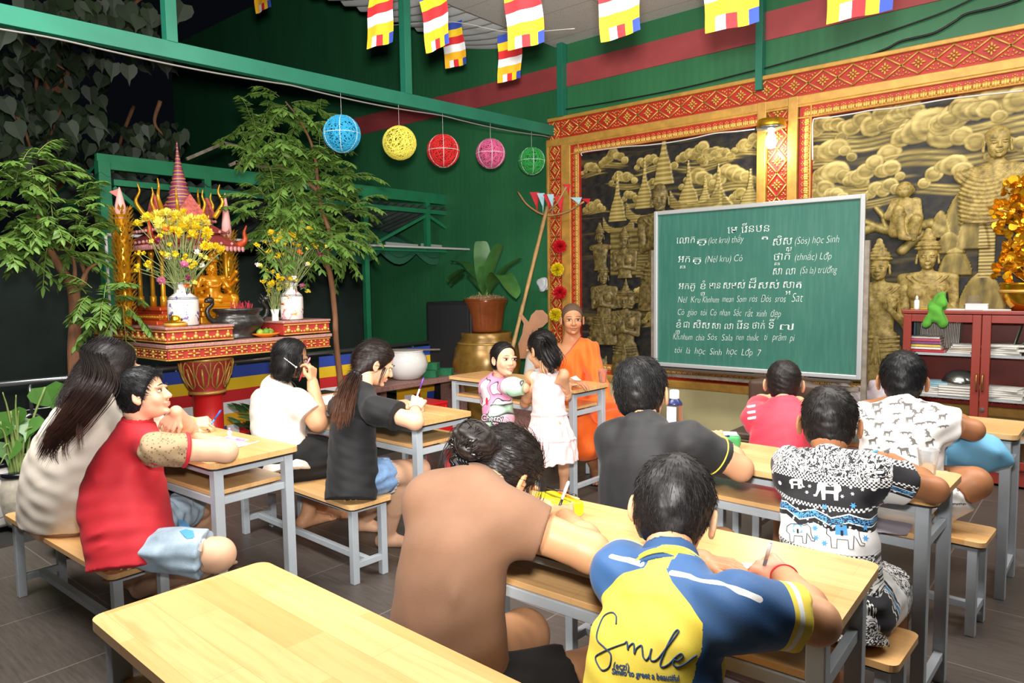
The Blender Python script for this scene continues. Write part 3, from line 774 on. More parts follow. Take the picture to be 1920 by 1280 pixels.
def near(pts, w):
    C = on_cloth(pts); d = np.full(len(V), 9.)
    for a_, b_ in zip(C[:-1], C[1:]):
        ba = b_-a_; h = np.clip((V-a_)@ba/(ba@ba), 0, 1); d = np.minimum(d, np.linalg.norm(V-a_-h[:, None]*ba, axis=1))
    return 0.5+(w-d)/0.03
ridge = np.maximum(near([(1264, 1064), (1300, 1070), (1345, 1084), (1400, 1104), (1442, 1120)], 0.006), near([(1202, 1046), (1172, 1034), (1136, 1026)], 0.006))
set_col(p.sh_o.data, np.clip(np.stack([blue, yel, np.maximum(whi, ridge)], 1), 0, 1), 'Zone')
# collar with twin yellow piping
F = Fld(); ax = unit(p.H+p.R@(A(0, -0.14, -0.12)*p.s)-N)
F.cone(N-ax*0.012, N+ax*0.028, 0.078, 0.062, 0.01); F.cone(N-ax*0.05, N+ax*0.08, 0.062, 0.050, 0.006, 's'); F.cut(N-ax*0.010, -ax)
link_mesh('collar', F.mesh(0.004), cloth('navy_collar_knit', '#27507f'), p.root)
for k, (dz, rr) in enumerate(((0.004, 0.0755), (0.012, 0.072))): ring(p.root, 'collar_piping', N+ax*dz, ax, rr, rr, 0.0028, cloth('yellow_piping', '#f0d84a'))
hair_cap(p.root, p.H, p.R, p.s, HAIR_B, [((0, 0.30, 0.17), (0, 1, -0.45)), ((0, -0.3, -0.33), (0, 0.1, -1)), ((0, 0.02, -0.14), (0, 0.9, -0.55))], grow=1.075, whorl=(0.02, -0.22, 0.44), strands=4600, slen=0.13, lift=0.10, w=0.004, seed=4, h=0.004)
PEOPLE['smile'] = p
# cursive lettering, projected on the cloth
bv = bvh_of(p.sh_o); vd = unit(N+A(0, 0, -0.1)-A(N[0], N[1]-1, N[2]+0.1))
def onback(px, py): return Py(px, py, 1.05)
SMILE = [[(1151, 1167), (1150, 1150), (1140, 1142), (1124, 1150), (1115, 1175), (1114, 1198), (1130, 1214), (1143, 1228), (1141, 1250), (1128, 1258), (1117, 1246), (1113, 1232), (1128, 1222), (1150, 1213), (1170, 1206)],
         [(1170, 1206), (1174, 1203), (1176, 1218), (1178, 1212), (1186, 1206), (1188, 1212), (1189, 1226), (1193, 1216), (1202, 1210), (1204, 1218), (1206, 1232), (1212, 1238), (1218, 1230), (1222, 1216)],
         [(1222, 1216), (1219, 1232), (1223, 1240), (1234, 1236), (1252, 1214), (1270, 1192), (1277, 1181), (1272, 1180), (1262, 1194), (1247, 1224), (1239, 1246), (1243, 1252), (1256, 1246), (1268, 1234), (1280, 1226), (1284, 1232), (1274, 1240), (1267, 1238), (1264, 1246), (1272, 1252), (1288, 1246), (1302, 1236), (1313, 1230)]]
mb = MB(); vdir = ray(1220, 1210)
for st in SMILE:
    C = bez([onback(*q) for q in st], 8); C = project(bv, None, vdir, C, 0.0012)
    mb.tube(C, 0.0016, 6)
M_INK = cloth('navy_print', '#2b4a75')
mb.build('cursive_print', M_INK, p.root, True)
def text_mesh(body, size, thick=0.0, font=None):
    cu = bpy.data.curves.new('t', 'FONT'); cu.body = body; cu.size = size; cu.offset = thick; cu.resolution_u = 3
    o = bpy.data.objects.new('t', cu); COL.objects.link(o); dg = bpy.context.evaluated_depsgraph_get(); dg.update()
    me = bpy.data.meshes.new_from_object(o.evaluated_get(dg)); bpy.data.objects.remove(o); return me
def text_on(bv, vdir, org, u, v, body, size, lift=0.0012, thick=0.0):
    me = text_mesh(body, size, thick); V = verts(me); P3 = org+V[:, :1]*u+V[:, 1:2]*v
    Q = project(bv, None, vdir, P3, lift); me.vertices.foreach_set('co', Q.astype(np.float32).ravel()); me.update(); return me
ux = unit(onback(1240, 1257)-onback(1150, 1247)); uy = unit(np.cross(ux, vdir))
uy = uy if uy[2] > 0 else -uy
link_mesh('small_print', text_on(bv, vdir, onback(1148, 1254), ux, uy, '(eczi)', 0.0165, thick=0.0004), M_INK, p.root, False)
link_mesh('small_print', text_on(bv, vdir, onback(1146, 1264), ux, uy, 'Similo to greet a beautiful', 0.0135, thick=0.0005), M_INK, p.root, False)
# red thread bracelet
d = unit(WR_-ER); ring(p.root, 'thread_bracelet', WR_-d*0.012, d, 0.029, 0.027, 0.0018, mat('red_thread', '#d3202a', 0.6))
PENS = {'smile': (p.pen, unit(A(0.30, -0.42, 0.75)))}
def sit_legs(p, B, side, fw, kz=0.45, spread=0.09, thigh=0.36, az=0.06, r=(0.085, 0.058, 0.036), fl=0.2, foot_on=True):
    side = unit(side); L = []
    for q in (-1, 1):
        hip = B+side*q*spread*0.85+A(0, 0, -0.02); knee = hip*A(1, 1, 0)+np.array(fw)*thigh+side*q*0.03+A(0, 0, kz)
        L.append((hip, knee, A(knee[0], knee[1], 0)-np.array(fw)*0.04+A(0, 0, az), (fw,) if foot_on else None))
    return p.legs(L, r, fl)
def collar_ring(p, m, r=0.056, rt=0.005, name='collar', dz=-0.008, ry=None):
    ax = unit(p.H+p.R@(A(0, -0.14, -0.12)*p.s)-p.N); return ring(p.root, name, p.N+ax*dz, ax, r, ry or r, rt, m, p.side)
REST = dict(L=0.135, curl=(0.25, 0.35, 0.3)); GRIP = dict(L=0.135, curl=(0.75, 0.75, 0.4), grip=True)
YF = A(0, 1, 0)
def nape(z=-0.36, fy=0.30, side=-0.16): return [((0, fy, 0.17), (0, 1, -0.45)), ((0, -0.3, z), (0, 0.12, -1)), ((0, 0.05, side), (0, 0.9, -0.6))]

# ---- boy in elephant print (right, second row)
p = Person('boy in black and white elephant print shirt and shorts, elbow on the desk', SKIN_D)
p.head(Py(1555, 792, 2.40), (-0.25, 1, -0.15), 0.232, ear_out=0.045); p.neck(Py(1552, 868, 2.30), 0.052)
B = Py(1560, 1080, 2.16); B[2] = 0.50; SL, SR = Py(1492, 886, 2.28), Py(1628, 890, 2.28)
p.torso(B, SR-SL, [-0.3, 0, 0.4, 0.75, 0.95, 1.05], [0.15, 0.145, 0.137, 0.135, 0.09, 0.05], [0.11, 0.11, 0.10, 0.09, 0.06, 0.04], [0, 0, -0.02, -0.02, 0, 0])
p.arms([(SL, Pz(1478, 866, 0.80), Pz(1560, 846, 0.785), dict(d=(1, .3, 0), back=(0, 0, 1), thumb=1, **REST)),
        (SR, Pz(1752, 918, 0.80), Pz(1672, 862, 0.79), dict(d=(-1, .3, 0), back=(0, -.3, 1), thumb=-1, **GRIP))], (0.041, 0.037, 0.025))
kn = Py(1668, 1095, 2.50)
p.legs([(B+A(-.07, 0, -.02), A(B[0]-.12, 2.52, .44), A(B[0]-.1, 2.5, .07), (YF,)), (B+A(.07, 0, -.02), kn, A(kn[0]+.03, kn[1]-.1, 0.06), (YF,))], (0.08, 0.056, 0.036))
p.body()
def elephant_cloth():
    g = N_ = NG('elephant_print_cotton'); a = g.n('Attribute', attribute_name='Pat'); sp = g.n('SeparateXYZ'); g.l(a.outputs['Vector'], sp.inputs[0]); u, v = sp.outputs[0], sp.outputs[1]
    co = g.n('CombineXYZ'); g.l(u, co.inputs[0]); g.l(v, co.inputs[1]); P2 = co.outputs[0]
    vo = g.n('TexVoronoi'); vo.inputs['Scale'].default_value = 95; g.l(P2, vo.inputs[0])
    ns = g.noise(P2, 75, 2, 0.5, 3.0); paisley = g.ramp(ns, [(0.0, 0.0), (0.49, 0.0), (0.51, 1.0)])
    dots = g.ramp(vo.outputs['Distance'], [(0.0, 1.0), (0.28, 1.0), (0.34, 0.0)])
    vo2 = g.n('TexVoronoi'); vo2.inputs['Scale'].default_value = 26; g.l(P2, vo2.inputs[0]); flower = g.ramp(vo2.outputs['Distance'], [(0.0, 1.0), (0.14, 1.0), (0.18, 0.0)])
    zig = g.math('MULTIPLY', g.math('ABSOLUTE', g.math('SUBTRACT', g.math('FRACT', g.math('MULTIPLY', u, 11.0)), 0.5)), 0.030)
    vz = g.math('SUBTRACT', v, zig)
    curl = g.ramp(g.noise(P2, 60, 1, 0.5, 4.0), [(0.0, 0.0), (0.5, 0.0), (0.52, 1.0)])
    blue = g.mix(curl, '#14233c', '#5aa9e0')
    chk = g.n('TexChecker'); chk.inputs['Scale'].default_value = 190; g.l(P2, chk.inputs[0])
    K, Wh = '#141318', '#f1efec'
    col = g.mix(paisley, K, Wh)
    def band(prev, coord, v0, c):
        return g.mix(g.math('GREATER_THAN', coord, v0), prev, c)
    c = col
    c = band(c, v, 0.085, g.mix(chk.outputs['Fac'], K, Wh)); c = band(c, v, 0.103, g.mix(flower, K, Wh))
    c = band(c, v, 0.158, g.mix(chk.outputs['Fac'], K, Wh)); c = band(c, v, 0.168, g.mix(dots, K, Wh))
    c = band(c, vz, 0.171, Wh); c = band(c, vz, 0.174, blue); c = band(c, vz, 0.192, Wh); c = band(c, vz, 0.195, g.mix(dots, K, Wh)); c = band(c, vz, 0.208, Wh)
    c = band(c, v, 0.278, g.mix(chk.outputs['Fac'], K, Wh)); c = band(c, v, 0.286, col)
    g.base(c); g.set(0.75, Sheen_Weight=0.1); return g.m
M_ELE = elephant_cloth()
def pat(o, P):
    at = o.data.attributes.new('Pat', 'FLOAT_VECTOR', 'POINT'); at.data.foreach_set('vector', np.asarray(P, np.float32).ravel())
N, side = p.N, p.side
p.shirt(M_ELE, A(0, 0, 0.41), [(0, 0.8, 0.062, 0.062), (1, 0.56, 0.060, 0.066)], h=0.005, neckhole=0.058, sh=0.054, seed=31, fold=[(SR+A(-.05, -.07, -.08), SR+A(.02, -.06, -.02), .012, .006), (B+A(-.1, -.11, .2), B+A(.08, -.11, .24), .014, .005), (N+A(-.04, -.08, -.03), B+A(-.04, -.1, .25), .02, .004)])
V = verts(p.sh_o.data); d = unit(SR-SL); E_ = p.A[1][1]; sd_ = unit(E_-SR)
onsl = ((V-SR)@sd_ > 0.035) & (np.linalg.norm(V-SR-((V-SR)@sd_)[:, None]*sd_, axis=1) < 0.075)
u = (V-N)@side; vv = (N-V)[:, 2]+0.07
vv = np.where(onsl, 0.155+0.09*((V-SR)@unit(np.cross(sd_, A(0, 1, 0)))*-1/0.06+0.6)-0.02, vv)
pat(p.sh_o, np.stack([u+0.5, vv, 0*u], 1))
collar_ring(p, cloth('white_neck_trim', '#efece8'), 0.060, 0.005)
p.shorts(M_ELE, (0.145, 0.12, 0.09), (0.5, 0.74), ((0.1, 0.09), (0.10, 0.092)), h=0.006, cuts=[(A(0, 0, 0.40), (0, 0, -1))])
V = verts(p.sho.data); pat(p.sho, np.stack([(V-N)[:, 0]+.3, (V-B)[:, 1]*0.8+0.16, 0*V[:, 0]], 1))
hair_cap(p.root, p.H, p.R, p.s, hair_mat('#120e0c'), nape(-0.34), grow=1.05, whorl=(0, -0.30, 0.40), strands=4000, slen=0.12, lift=0.10, w=0.0042, seed=6, h=0.0045)
# elephants and snowflake marks on the back
bv = bvh_of(p.sh_o); vd = ray(1555, 950)
def decal(bv, vd, org, u, v, polys, lift=0.0012, mb=None):
    mb = mb or MB()
    for pl in polys:
        pts = [org+u*a+v*b for a, b in pl]; c = np.mean(pts, 0); Q = project(bv, None, vd, list(pts)+[c], lift); k = len(pl)
        mb.add(Q[:k], [tuple(range(k))])
    return mb
ELE = [[(-1, .1), (-.95, .5), (-.6, .75), (.1, .78), (.45, .7), (.75, .8), (1.0, .55), (1.02, .1), (1.15, -.3), (1.35, -.35), (1.3, -.5), (1.05, -.5), (.85, -.1), (.7, .1), (.62, -.75), (.35, -.75), (.33, -.2), (-.35, -.2), (-.38, -.75), (-.7, -.75), (-.75, -.1)]]
RUG = [[(-.45, .8), (.3, .8), (.35, .1), (-.5, .1)]]
def star(r, n=6): return [[((r if i % 2 == 0 else r*.42)*math.cos(i*math.pi/n), (r if i % 2 == 0 else r*.42)*math.sin(i*math.pi/n)) for i in range(2*n)]]
ux, uz = unit(p.side), unit(N-B)
sc = lambda polys, s, fx=1: [[(a*s*fx, b*s) for a, b in pl] for pl in polys]
mw, mk, mbl = MB(), MB(), MB()
for (x, y, s, fx) in ((1555, 920, 0.034, -1), (1490, 905, 0.02, 1)): decal(bv, vd, Py(x, y, 2.1), ux, uz, sc(ELE, s, fx), 0.0012, mw); decal(bv, vd, Py(x, y+1, 2.1), ux, uz, [[(a*s*fx*1.0, b*s) for a, b in [(-.4, .45), (.3, .45), (.3, .1), (-.4, .1)]]], 0.002, mk)
for (x, y, s, fx) in ((1580, 1006, 0.040, 1), (1497, 1000, 0.032, 1)):
    decal(bv, vd, Py(x, y, 2.1), ux, uz, sc([[(a, b) for a, b in q] for q in RUG], s, fx), 0.0012, mbl)
    o = Py(x, y, 2.1); E2 = project(bv, None, vd, [o+ux*a*s*1.1+uz*b*s*1.1 for a, b in ELE[0]+ELE[0][:1]], 0.0014); mk.tube(E2, 0.0011, 4)
    decal(bv, vd, Py(x, y+2, 2.1), ux, uz, sc([[(-.12, .5), (.05, .5), (.05, .12), (-.12, .12)]], s), 0.002, mk)
for x, y in ((1528, 990), (1530, 1008), (1546, 1018), (1624, 990), (1624, 1010), (1546, 950), (1601, 948)): decal(bv, vd, Py(x, y, 2.1), ux, uz, star(0.0105), 0.0014, mbl)
for x, y in ((1588, 893), (1610, 900), (1597, 912), (1620, 916), (1512, 922), (1517, 910), (1600, 925), (1500, 912), (1612, 890), (1580, 930)): decal(bv, vd, Py(x, y, 2.1), ux, uz, star(0.0062), 0.0014, mw)
mw.build('elephant_print', cloth('white_print', '#efedea'), p.root); mk.build('outline_print', cloth('black_print', '#1b1a1f'), p.root); mbl.build('snowflake_print', cloth('blue_print', '#4f9fdb'), p.root)

# ---- boy in black tee (right, second row)
p = Person('boy in black tee with yellow piped sleeves, forearms on the desk by the water bottle')
p.head(Py(1203, 734, 2.28), (-0.22, 1, -0.05), 0.245, tilt=0.05, ear_out=0.04); p.neck(Py(1206, 802, 2.19), 0.052)
B = Py(1218, 1030, 2.13); B[2] = 0.5; SL, SR = Py(1152, 822, 2.19), Py(1290, 828, 2.16); N = p.N
p.torso(B, SR-SL, [-0.3, 0, 0.4, 0.78, 0.95, 1.05], [0.185, 0.18, 0.168, 0.160, 0.10, 0.055], [0.12, 0.12, 0.11, 0.10, 0.065, 0.045], [0, 0, -0.02, -0.02, 0, 0])
p.arms([(SL, Pz(1190, 850, 0.79), Pz(1285, 812, 0.80), dict(d=(1, .4, .1), back=(0, -.2, 1), thumb=1, **REST)),
        (SR, Pz(1388, 878, 0.80), Pz(1345, 822, 0.80), dict(d=(-.6, .8, .2), back=(.3, -.6, .8), thumb=-1, **GRIP))], (0.046, 0.042, 0.028))
sit_legs(p, B, A(1, 0, 0), YF); p.body()
p.shirt(cloth('black_jersey', '#1c1c1e', 0.65, sheen=0.06), A(0, 0, 0.40), [(0, 0.7, 0.066, 0.066), (1, 0.62, 0.064, 0.068)], h=0.0055, neckhole=0.062, sh=0.056, seed=41,
        fold=[(N+A(-.09, -.06, -.03), N+A(.0, -.11, -.16), .02, .012), (N+A(.1, -.06, -.05), N+A(.0, -.11, -.14), .02, .010), (N+A(-.11, -.05, -.08), B+A(-.06, -.11, .15), .02, .006), (SR+A(-.03, -.07, -.10), SR+A(.06, -.05, -.02), .013, .007), (B+A(-.1, -.12, .1), B+A(.1, -.12, .2), .02, .006)])
collar_ring(p, cloth('black_rib', '#171719'), 0.064, 0.006)
S_, E_, _ = p.A[1]; d = unit(E_-S_); L_ = np.linalg.norm(E_-S_)
ring(p.root, 'sleeve_piping', S_+d*(L_*0.62-0.022), d, 0.0685, 0.0685, 0.0024, cloth('yellow_piping', '#f0d84a'))
p.shorts(cloth('dark_shorts', '#222226'), (0.17, 0.13, 0.09), (0.7, 0.7), ((0.1, 0.09), (0.1, 0.09)), cuts=[(A(0, 0, 0.40), (0, 0, -1))])
hair_cap(p.root, p.H, p.R, p.s, hair_mat('#0b0a0b'), nape(-0.40, side=-0.2), grow=1.09, whorl=(-0.05, -0.15, 0.45), strands=4800, slen=0.17, lift=0.10, w=0.0042, seed=8, h=0.005)
PENS['black'] = (p.pen, unit(A(.8, .1, .25)))

# ---- boy in red tee (right, back row)
p = Person('boy in plain red tee with three white shoulder stripes facing the chalkboard')
p.head(Py(1470, 718, 3.55), (-0.30, 1, -0.05), 0.228, ear_out=0.045); p.neck(Py(1470, 760, 3.46), 0.048)
B = Py(1463, 870, 3.37); B[2] = 0.5; SL, SR = Py(1416, 782, 3.45), Py(1524, 784, 3.45); N = p.N
p.torso(B, SR-SL, [-0.3, 0, 0.4, 0.78, 0.95, 1.05], [0.17, 0.16, 0.145, 0.145, 0.095, 0.05], [0.115, 0.11, 0.10, 0.09, 0.06, 0.04], [0, 0, -0.02, -0.02, 0, 0])
p.arms([(SL, SL*A(1, 0, 0)+A(-.05, 3.66, .80), SL*A(1, 0, 0)+A(.08, 3.86, .79), dict(d=(.6, 1, 0), back=(0, 0, 1), thumb=1, **REST)),
        (SR, SR*A(1, 0, 0)+A(.05, 3.66, .80), SR*A(1, 0, 0)+A(-.08, 3.86, .79), dict(d=(-.6, 1, 0), back=(0, 0, 1), thumb=-1, **REST))])
sit_legs(p, B, A(1, 0, 0), YF); p.body(0.005)
p.shirt(cloth('red_jersey', '#d8344a', 0.6, sheen=0.2), A(0, 0, 0.40), [(0, 0.75, 0.058, 0.06), (1, 0.75, 0.058, 0.06)], h=0.006, neckhole=0.056, seed=51, fold=[(SL+A(.02, -.06, -.1), SL+A(.1, -.09, -.02), .014, .006), (N+A(.03, -.08, -.05), B+A(.08, -.1, .15), .018, .006), (B+A(-.12, -.11, .12), B+A(.1, -.11, .16), .014, .005)])
collar_ring(p, cloth('red_rib', '#c92f44'), 0.058, 0.005)
bv = bvh_of(p.sh_o); mb = MB(); vd = ray(1408, 775)
for k in range(3): mb.tube(project(bv, None, vd, [Py(1402+a*14+k*0.5, 763+k*11+a*-2, 3.4) for a in np.linspace(0, 1, 6)], 0.001), 0.008, 5)
mb.build('shoulder_stripes', cloth('white_stripe', '#efeaea'), p.root, True)
p.shorts(cloth('red_shorts', '#c8213a'), (0.17, 0.13, 0.09), (0.7, 0.7), ((0.1, 0.09), (0.1, 0.09)), cuts=[(A(0, 0, 0.40), (0, 0, -1))])
hair_cap(p.root, p.H, p.R, p.s, hair_mat('#171210'), nape(-0.33), grow=1.03, whorl=(0.05, -0.22, 0.44), strands=3600, slen=0.07, lift=0.10, w=0.0036, seed=9, h=0.005)

# ---- boy in animal print tee (right, back row)
p = Person('boy in white tee printed with small grey animals, cross-legged, by the cabinet', SKIN_D)
p.head(Py(1692, 713, 3.50), (-0.22, 1, -0.28), 0.247, ear_out=0.04); p.neck(Py(1694, 766, 3.42), 0.056)
B = Py(1690, 890, 3.35); B[2] = 0.5; SL, SR = Py(1634, 788, 3.41), Py(1760, 790, 3.40); N = p.N
p.torso(B, SR-SL, [-0.3, 0, 0.4, 0.78, 0.95, 1.05], [0.172, 0.168, 0.160, 0.158, 0.10, 0.055], [0.125, 0.125, 0.115, 0.10, 0.065, 0.045], [0, 0, -0.03, -0.03, 0, 0])
kn = Py(1826, 905, 3.36)
p.arms([(SL, Pz(1608, 775, 0.80), Pz(1665, 752, .79), dict(d=(1, .3, 0), back=(0, 0, 1), thumb=1, **REST)),
        (SR, Pz(1824, 806, 0.80), Pz(1748, 770, .79), dict(d=(-1, .3, 0), back=(0, 0, 1), thumb=-1, **GRIP))], (0.047, 0.043, 0.028))
p.legs([(B+A(-.08, 0, -.03), A(B[0]-.2, B[1]+.25, .46), A(B[0]+.02, B[1]+.2, .44), None), (B+A(.08, -.02, -.03), kn, Py(1715, 888, 3.55), None)], (0.085, 0.062, 0.04)); p.body(0.005)
M_ANI = cloth('white_printed_cotton', '#e9e5e0')
p.shirt(M_ANI, A(0, 0, 0.40), [(0, 0.6, 0.066, 0.068), (1, 0.42, 0.066, 0.070)], h=0.0055, neckhole=0.064, sh=0.058, seed=61, fold=[(SR+A(-.05, -.08, -.12), SR+A(.02, -.07, -.03), .013, .007), (B+A(-.1, -.12, .06), B+A(.1, -.12, .1), .012, .004)])
collar_ring(p, cloth('white_neck_trim', '#efece8'), 0.066, 0.005)
p.shorts(M_ANI, (0.165, 0.13, 0.09), (0.5, 0.74), ((0.1, 0.09), (0.10, 0.088)), cuts=[(A(0, 0, 0.40), (0, 0, -1))])
HORSE = [(-1, .25), (-.85, .55), (-.3, .6), (.3, .6), (.6, .75), (.8, 1.05), (1.05, 1.0), (1.3, .7), (1.25, .55), (.95, .6), (.75, .25), (.7, -.8), (.55, -.8), (.45, -.05), (-.35, 0), (-.45, -.8), (-.62, -.8), (-.65, -.1), (-.8, -.85), (-.95, -.8), (-.85, .1)]
CROC = [(-1.3, 0), (-.6, .3), (0, .4), (.5, .32), (.9, .45), (1.4, .2), (1.35, .05), (.8, .05), (.6, -.3), (.45, -.25), (.4, 0), (-.3, 0), (-.4, -.28), (-.55, -.25), (-.6, 0)]
KANG = [(-.9, -.6), (-.4, -.2), (-.3, .3), (0, .6), (.4, .7), (.5, 1.1), (.65, 1.15), (.7, .85), (1, .8), (.95, .62), (.6, .5), (.45, .2), (.75, 0), (.65, -.1), (.3, 0), (.2, -.5), (.5, -.65), (.45, -.75), (-.05, -.7), (-.2, -.5)]
bv = bvh_of(p.sh_o); vd = ray(1690, 800); mb = MB(); ux, uz = unit(p.side), unit(N-B); rr = np.random.default_rng(4)
for i, (x, y) in enumerate([(1642, 760), (1673, 757), (1686, 752), (1702, 760), (1737, 752), (1756, 765), (1646, 772), (1680, 776), (1716, 771), (1768, 781), (1633, 786), (1679, 790), (1706, 786), (1744, 792), (1620, 775), (1647, 797), (1723, 795), (1626, 812), (1664, 812), (1697, 812), (1740, 813), (1637, 827), (1671, 828), (1713, 827), (1743, 831), (1628, 843), (1665, 846), (1695, 844), (1711, 855), (1640, 858), (1685, 868), (1768, 800), (1728, 770), (1655, 845), (1750, 850)]):
    sh = (HORSE, CROC, KANG)[i % 3]; s = 0.0165*rr.uniform(.85, 1.2); a = rr.uniform(-.25, .25); fx = rr.choice((-1, 1))
    pl = [((q*fx*math.cos(a)-w*math.sin(a))*s, (q*fx*math.sin(a)+w*math.cos(a))*s) for q, w in sh]
    decal(bv, vd, Py(x, y, 3.3), ux, uz, [pl], 0.001, mb)
def print_mat():
    g = NG('grey_animal_ink'); w = g.n('TexWave', wave_type='BANDS'); w.inputs['Scale'].default_value = 90; w.inputs['Distortion'].default_value = 3; g.l(g.coords(), w.inputs[0])
    g.base(g.ramp(w.outputs['Fac'], [(0.3, '#3c3a37'), (0.6, '#8d8983')])); g.set(0.8); return g.m
M_AINK = print_mat(); mb.build('animal_print', M_AINK, p.root)
bv = bvh_of(p.sho); mb = MB(); vd = ray(1790, 930)
for i, (x, y) in enumerate([(1800, 920), (1790, 945), (1775, 930), (1760, 945), (1802, 945)]): decal(bv, vd, Py(x, y, 3.3), ux, uz, [[(q*.013, w*.013) for q, w in (HORSE, CROC, KANG)[i % 3]]], 0.001, mb)
mb.build('animal_print', M_AINK, p.root)
hair_cap(p.root, p.H, p.R, p.s, hair_mat('#08080a'), nape(-0.36), grow=1.06, whorl=(0.02, -0.32, 0.37), strands=4800, slen=0.15, lift=0.06, w=0.0042, seed=12, h=0.005)

# ---- woman in brown tee with a bun (foreground, left of the boy in yellow)
p = Person('person in brown tee, hair in a clipped bun, bent over the desk writing', '#cf9a70')
fd = RGT*0.62+FWD*0.55+A(0, 0, -0.72)
p.head(Py(948, 890, 1.42), fd, 0.236, up=(0, 0, 1)); p.neck(Py(890, 922, 1.27), 0.055)
B = Py(838, 1240, 1.10); B[2] = 0.50; SL, SR = Py(812, 938, 1.22), Py(944, 968, 1.25); N = p.N
sd = unit(A(1, -0.15, 0))
p.torso(B, sd, [-0.3, 0, 0.4, 0.75, 0.95, 1.05], [0.165, 0.16, 0.148, 0.140, 0.09, 0.05], [0.125, 0.125, 0.115, 0.10, 0.07, 0.045], [0, 0, -0.035, -0.045, -0.01, 0])
p.arms([(SL, Pz(905, 985, 0.80), Pz(985, 940, .79), dict(d=(1, .3, 0), back=(0, 0, 1), thumb=1, L=0.16, curl=(.25, .35, .3))),
        (SR, Pz(1108, 1036, 0.80), Pz(1060, 972, .79), dict(d=(-.75, .65, .15), back=(.3, -.4, .85), thumb=-1, L=0.15, curl=(.75, .75, .4), grip=True))], (0.05, 0.046, 0.028))
hp = B+A(0.09, 0.02, -0.03); kn = Py(1125, 1268, 1.42)
p.legs([(B+A(-.09, 0, -.03), A(B[0]-.1, 1.5, .44), A(B[0]-.08, 1.45, .07), (YF,)), (hp, kn, A(kn[0]+.02, kn[1]-.05, .07), (YF,))], (0.1, 0.07, 0.042), 0.23); p.body()
p.shirt(cloth('brown_cotton', '#7e5b43', 0.8, var=0.06), A(0, 0, 0.40), [(0, 0.6, 0.062, 0.066), (1, 0.44, 0.056, 0.064)], h=0.005, neckhole=0.062, sh=0.056, k=.08, wr=(.14, .0015), seed=71,
        fold=[(N+A(-.1, -.06, -.06), B+A(.02, -.14, .12), .02, .005), (B+A(-.12, -.14, .05), B+A(.12, -.13, .10), .016, .005), (B+A(-.1, -.14, .18), B+A(.1, -.12, .26), .016, .005), (N+A(.06, -.08, -.05), B+A(.10, -.10, .2), .016, .007), (B+A(-.13, -.10, .3), B+A(.0, -.14, .12), .014, .006), (B+A(.0, -.15, .02), B+A(.14, -.10, .06), .012, .006), (SR+A(-.02, -.05, -.12), SR+A(.03, -.06, -.02), .014, .005), (SR+A(-.06, -.06, -.16), SR+A(.02, -.06, -.06), .012, .004), (B+A(.05, -.12, .08), B+A(.15, -.05, .18), .012, .004), (N+A(-.03, -.07, -.03), N+A(.07, -.07, -.05), .010, .004)])
collar_ring(p, cloth('brown_rib', '#62442f'), 0.064, 0.006)
p.shorts(cloth('black_shorts', '#161617', 0.8), (0.165, 0.135, 0.10), (0.5, 0.66), ((0.115, 0.105), (0.112, 0.10)), cuts=[(A(0, 0, 0.40), (0, 0, -1))])
P = p.P; R = p.R; s = p.s; bc = Py(886, 825, 1.30)
M_HB = hair_mat('#17110e')
hair_cap(p.root, p.H, p.R, s, M_HB, [((0, 0.26, 0.20), (0, 1, -0.35)), ((0, -0.32, -0.30), (0, 0.1, -1)), ((0, 0.06, -0.14), (0, 0.9, -0.45))], grow=1.08, whorl=(0, 0.6, 0.3), strands=3800, slen=0.32, lift=0.03, w=0.0036, seed=14, h=0.0045, rough=0.006, name='hair')
F = Fld(); F.ell(bc, A(0.052, 0.048, 0.046), None, 0.02); F.cone(bc, p.P(0, -.33, .12), 0.04, 0.05, 0.03); F.disp = lambda q: 0.003*np.sin((q-bc)@unit(A(.5, -.3, .8))*420)*0.6+wob(q, 5, .05, .004)
link_mesh('hair_bun', F.mesh(0.0035), M_HB, p.root)
mb = MB(); rr = np.random.default_rng(6)
for k in range(60):
    a = rr.uniform(0, 6.28); b = rr.uniform(-1, 1); t = np.linspace(0, 4.2, 14); ax_ = unit(rr.normal(size=3)); u_, v_, _ = frame_of(ax_); rad = rr.uniform(.044, .054)
    ribbon(mb, [bc+(u_*math.cos(q+a)+v_*math.sin(q+a))*rad for q in t], 0.0022)
locks(mb, [[bc+A(-.02, 0, .02), Py(848, 820, 1.30), Py(826, 860, 1.27), Py(822, 905, 1.26)], [bc+A(-.01, 0, .03), Py(850, 806, 1.30), Py(838, 838, 1.28)], [bc+A(-.02, 0, 0), Py(838, 850, 1.28), Py(832, 890, 1.26)]], 14, 0.006, 0.0009, 7)
locks(mb, [[P(.30, .12, -.02), P(.335, .16, -.22), P(.33, .20, -.50)], [P(.32, .05, -.1), P(.33, .08, -.3), P(.31, .08, -.55)], [P(.22, .3, .2), P(.3, .33, -.02), P(.27, .38, -.3)]], 12, 0.007, 0.0009, 8)
mb.build('loose_hair', M_HB, p.root, True)
mb = MB(); cc = Py(868, 848, 1.27)
for q in (-1, 1):
    for j in range(4): mb.tube(bez([cc+A(-.012+.010*j, 0, .012*q), cc+A(-.004+.010*j, -.014, .020*q), cc+A(.012+.010*j, -.012, .034*q), cc+A(.02+.01*j, .0, .042*q)], 5), 0.0034, 6)
    mb.tube(bez([cc+A(-.02, 0, .01*q), cc+A(-.035, -.01, .022*q), cc+A(-.02, -.012, .034*q)], 6), 0.005, 8)
mb.tube([cc+A(-.03, 0, 0), cc+A(.045, 0, 0)], 0.006, 8)
mb.build('claw_clip', mat('black_plastic', '#0d0d0e', 0.25), p.root, True)
mb = MB(); mb.ball(P(.36, -.0, -.2), .004); mb.build('earring', mat('gold_metal', '#d8ab50', 0.25, 1.0), p.root, True)
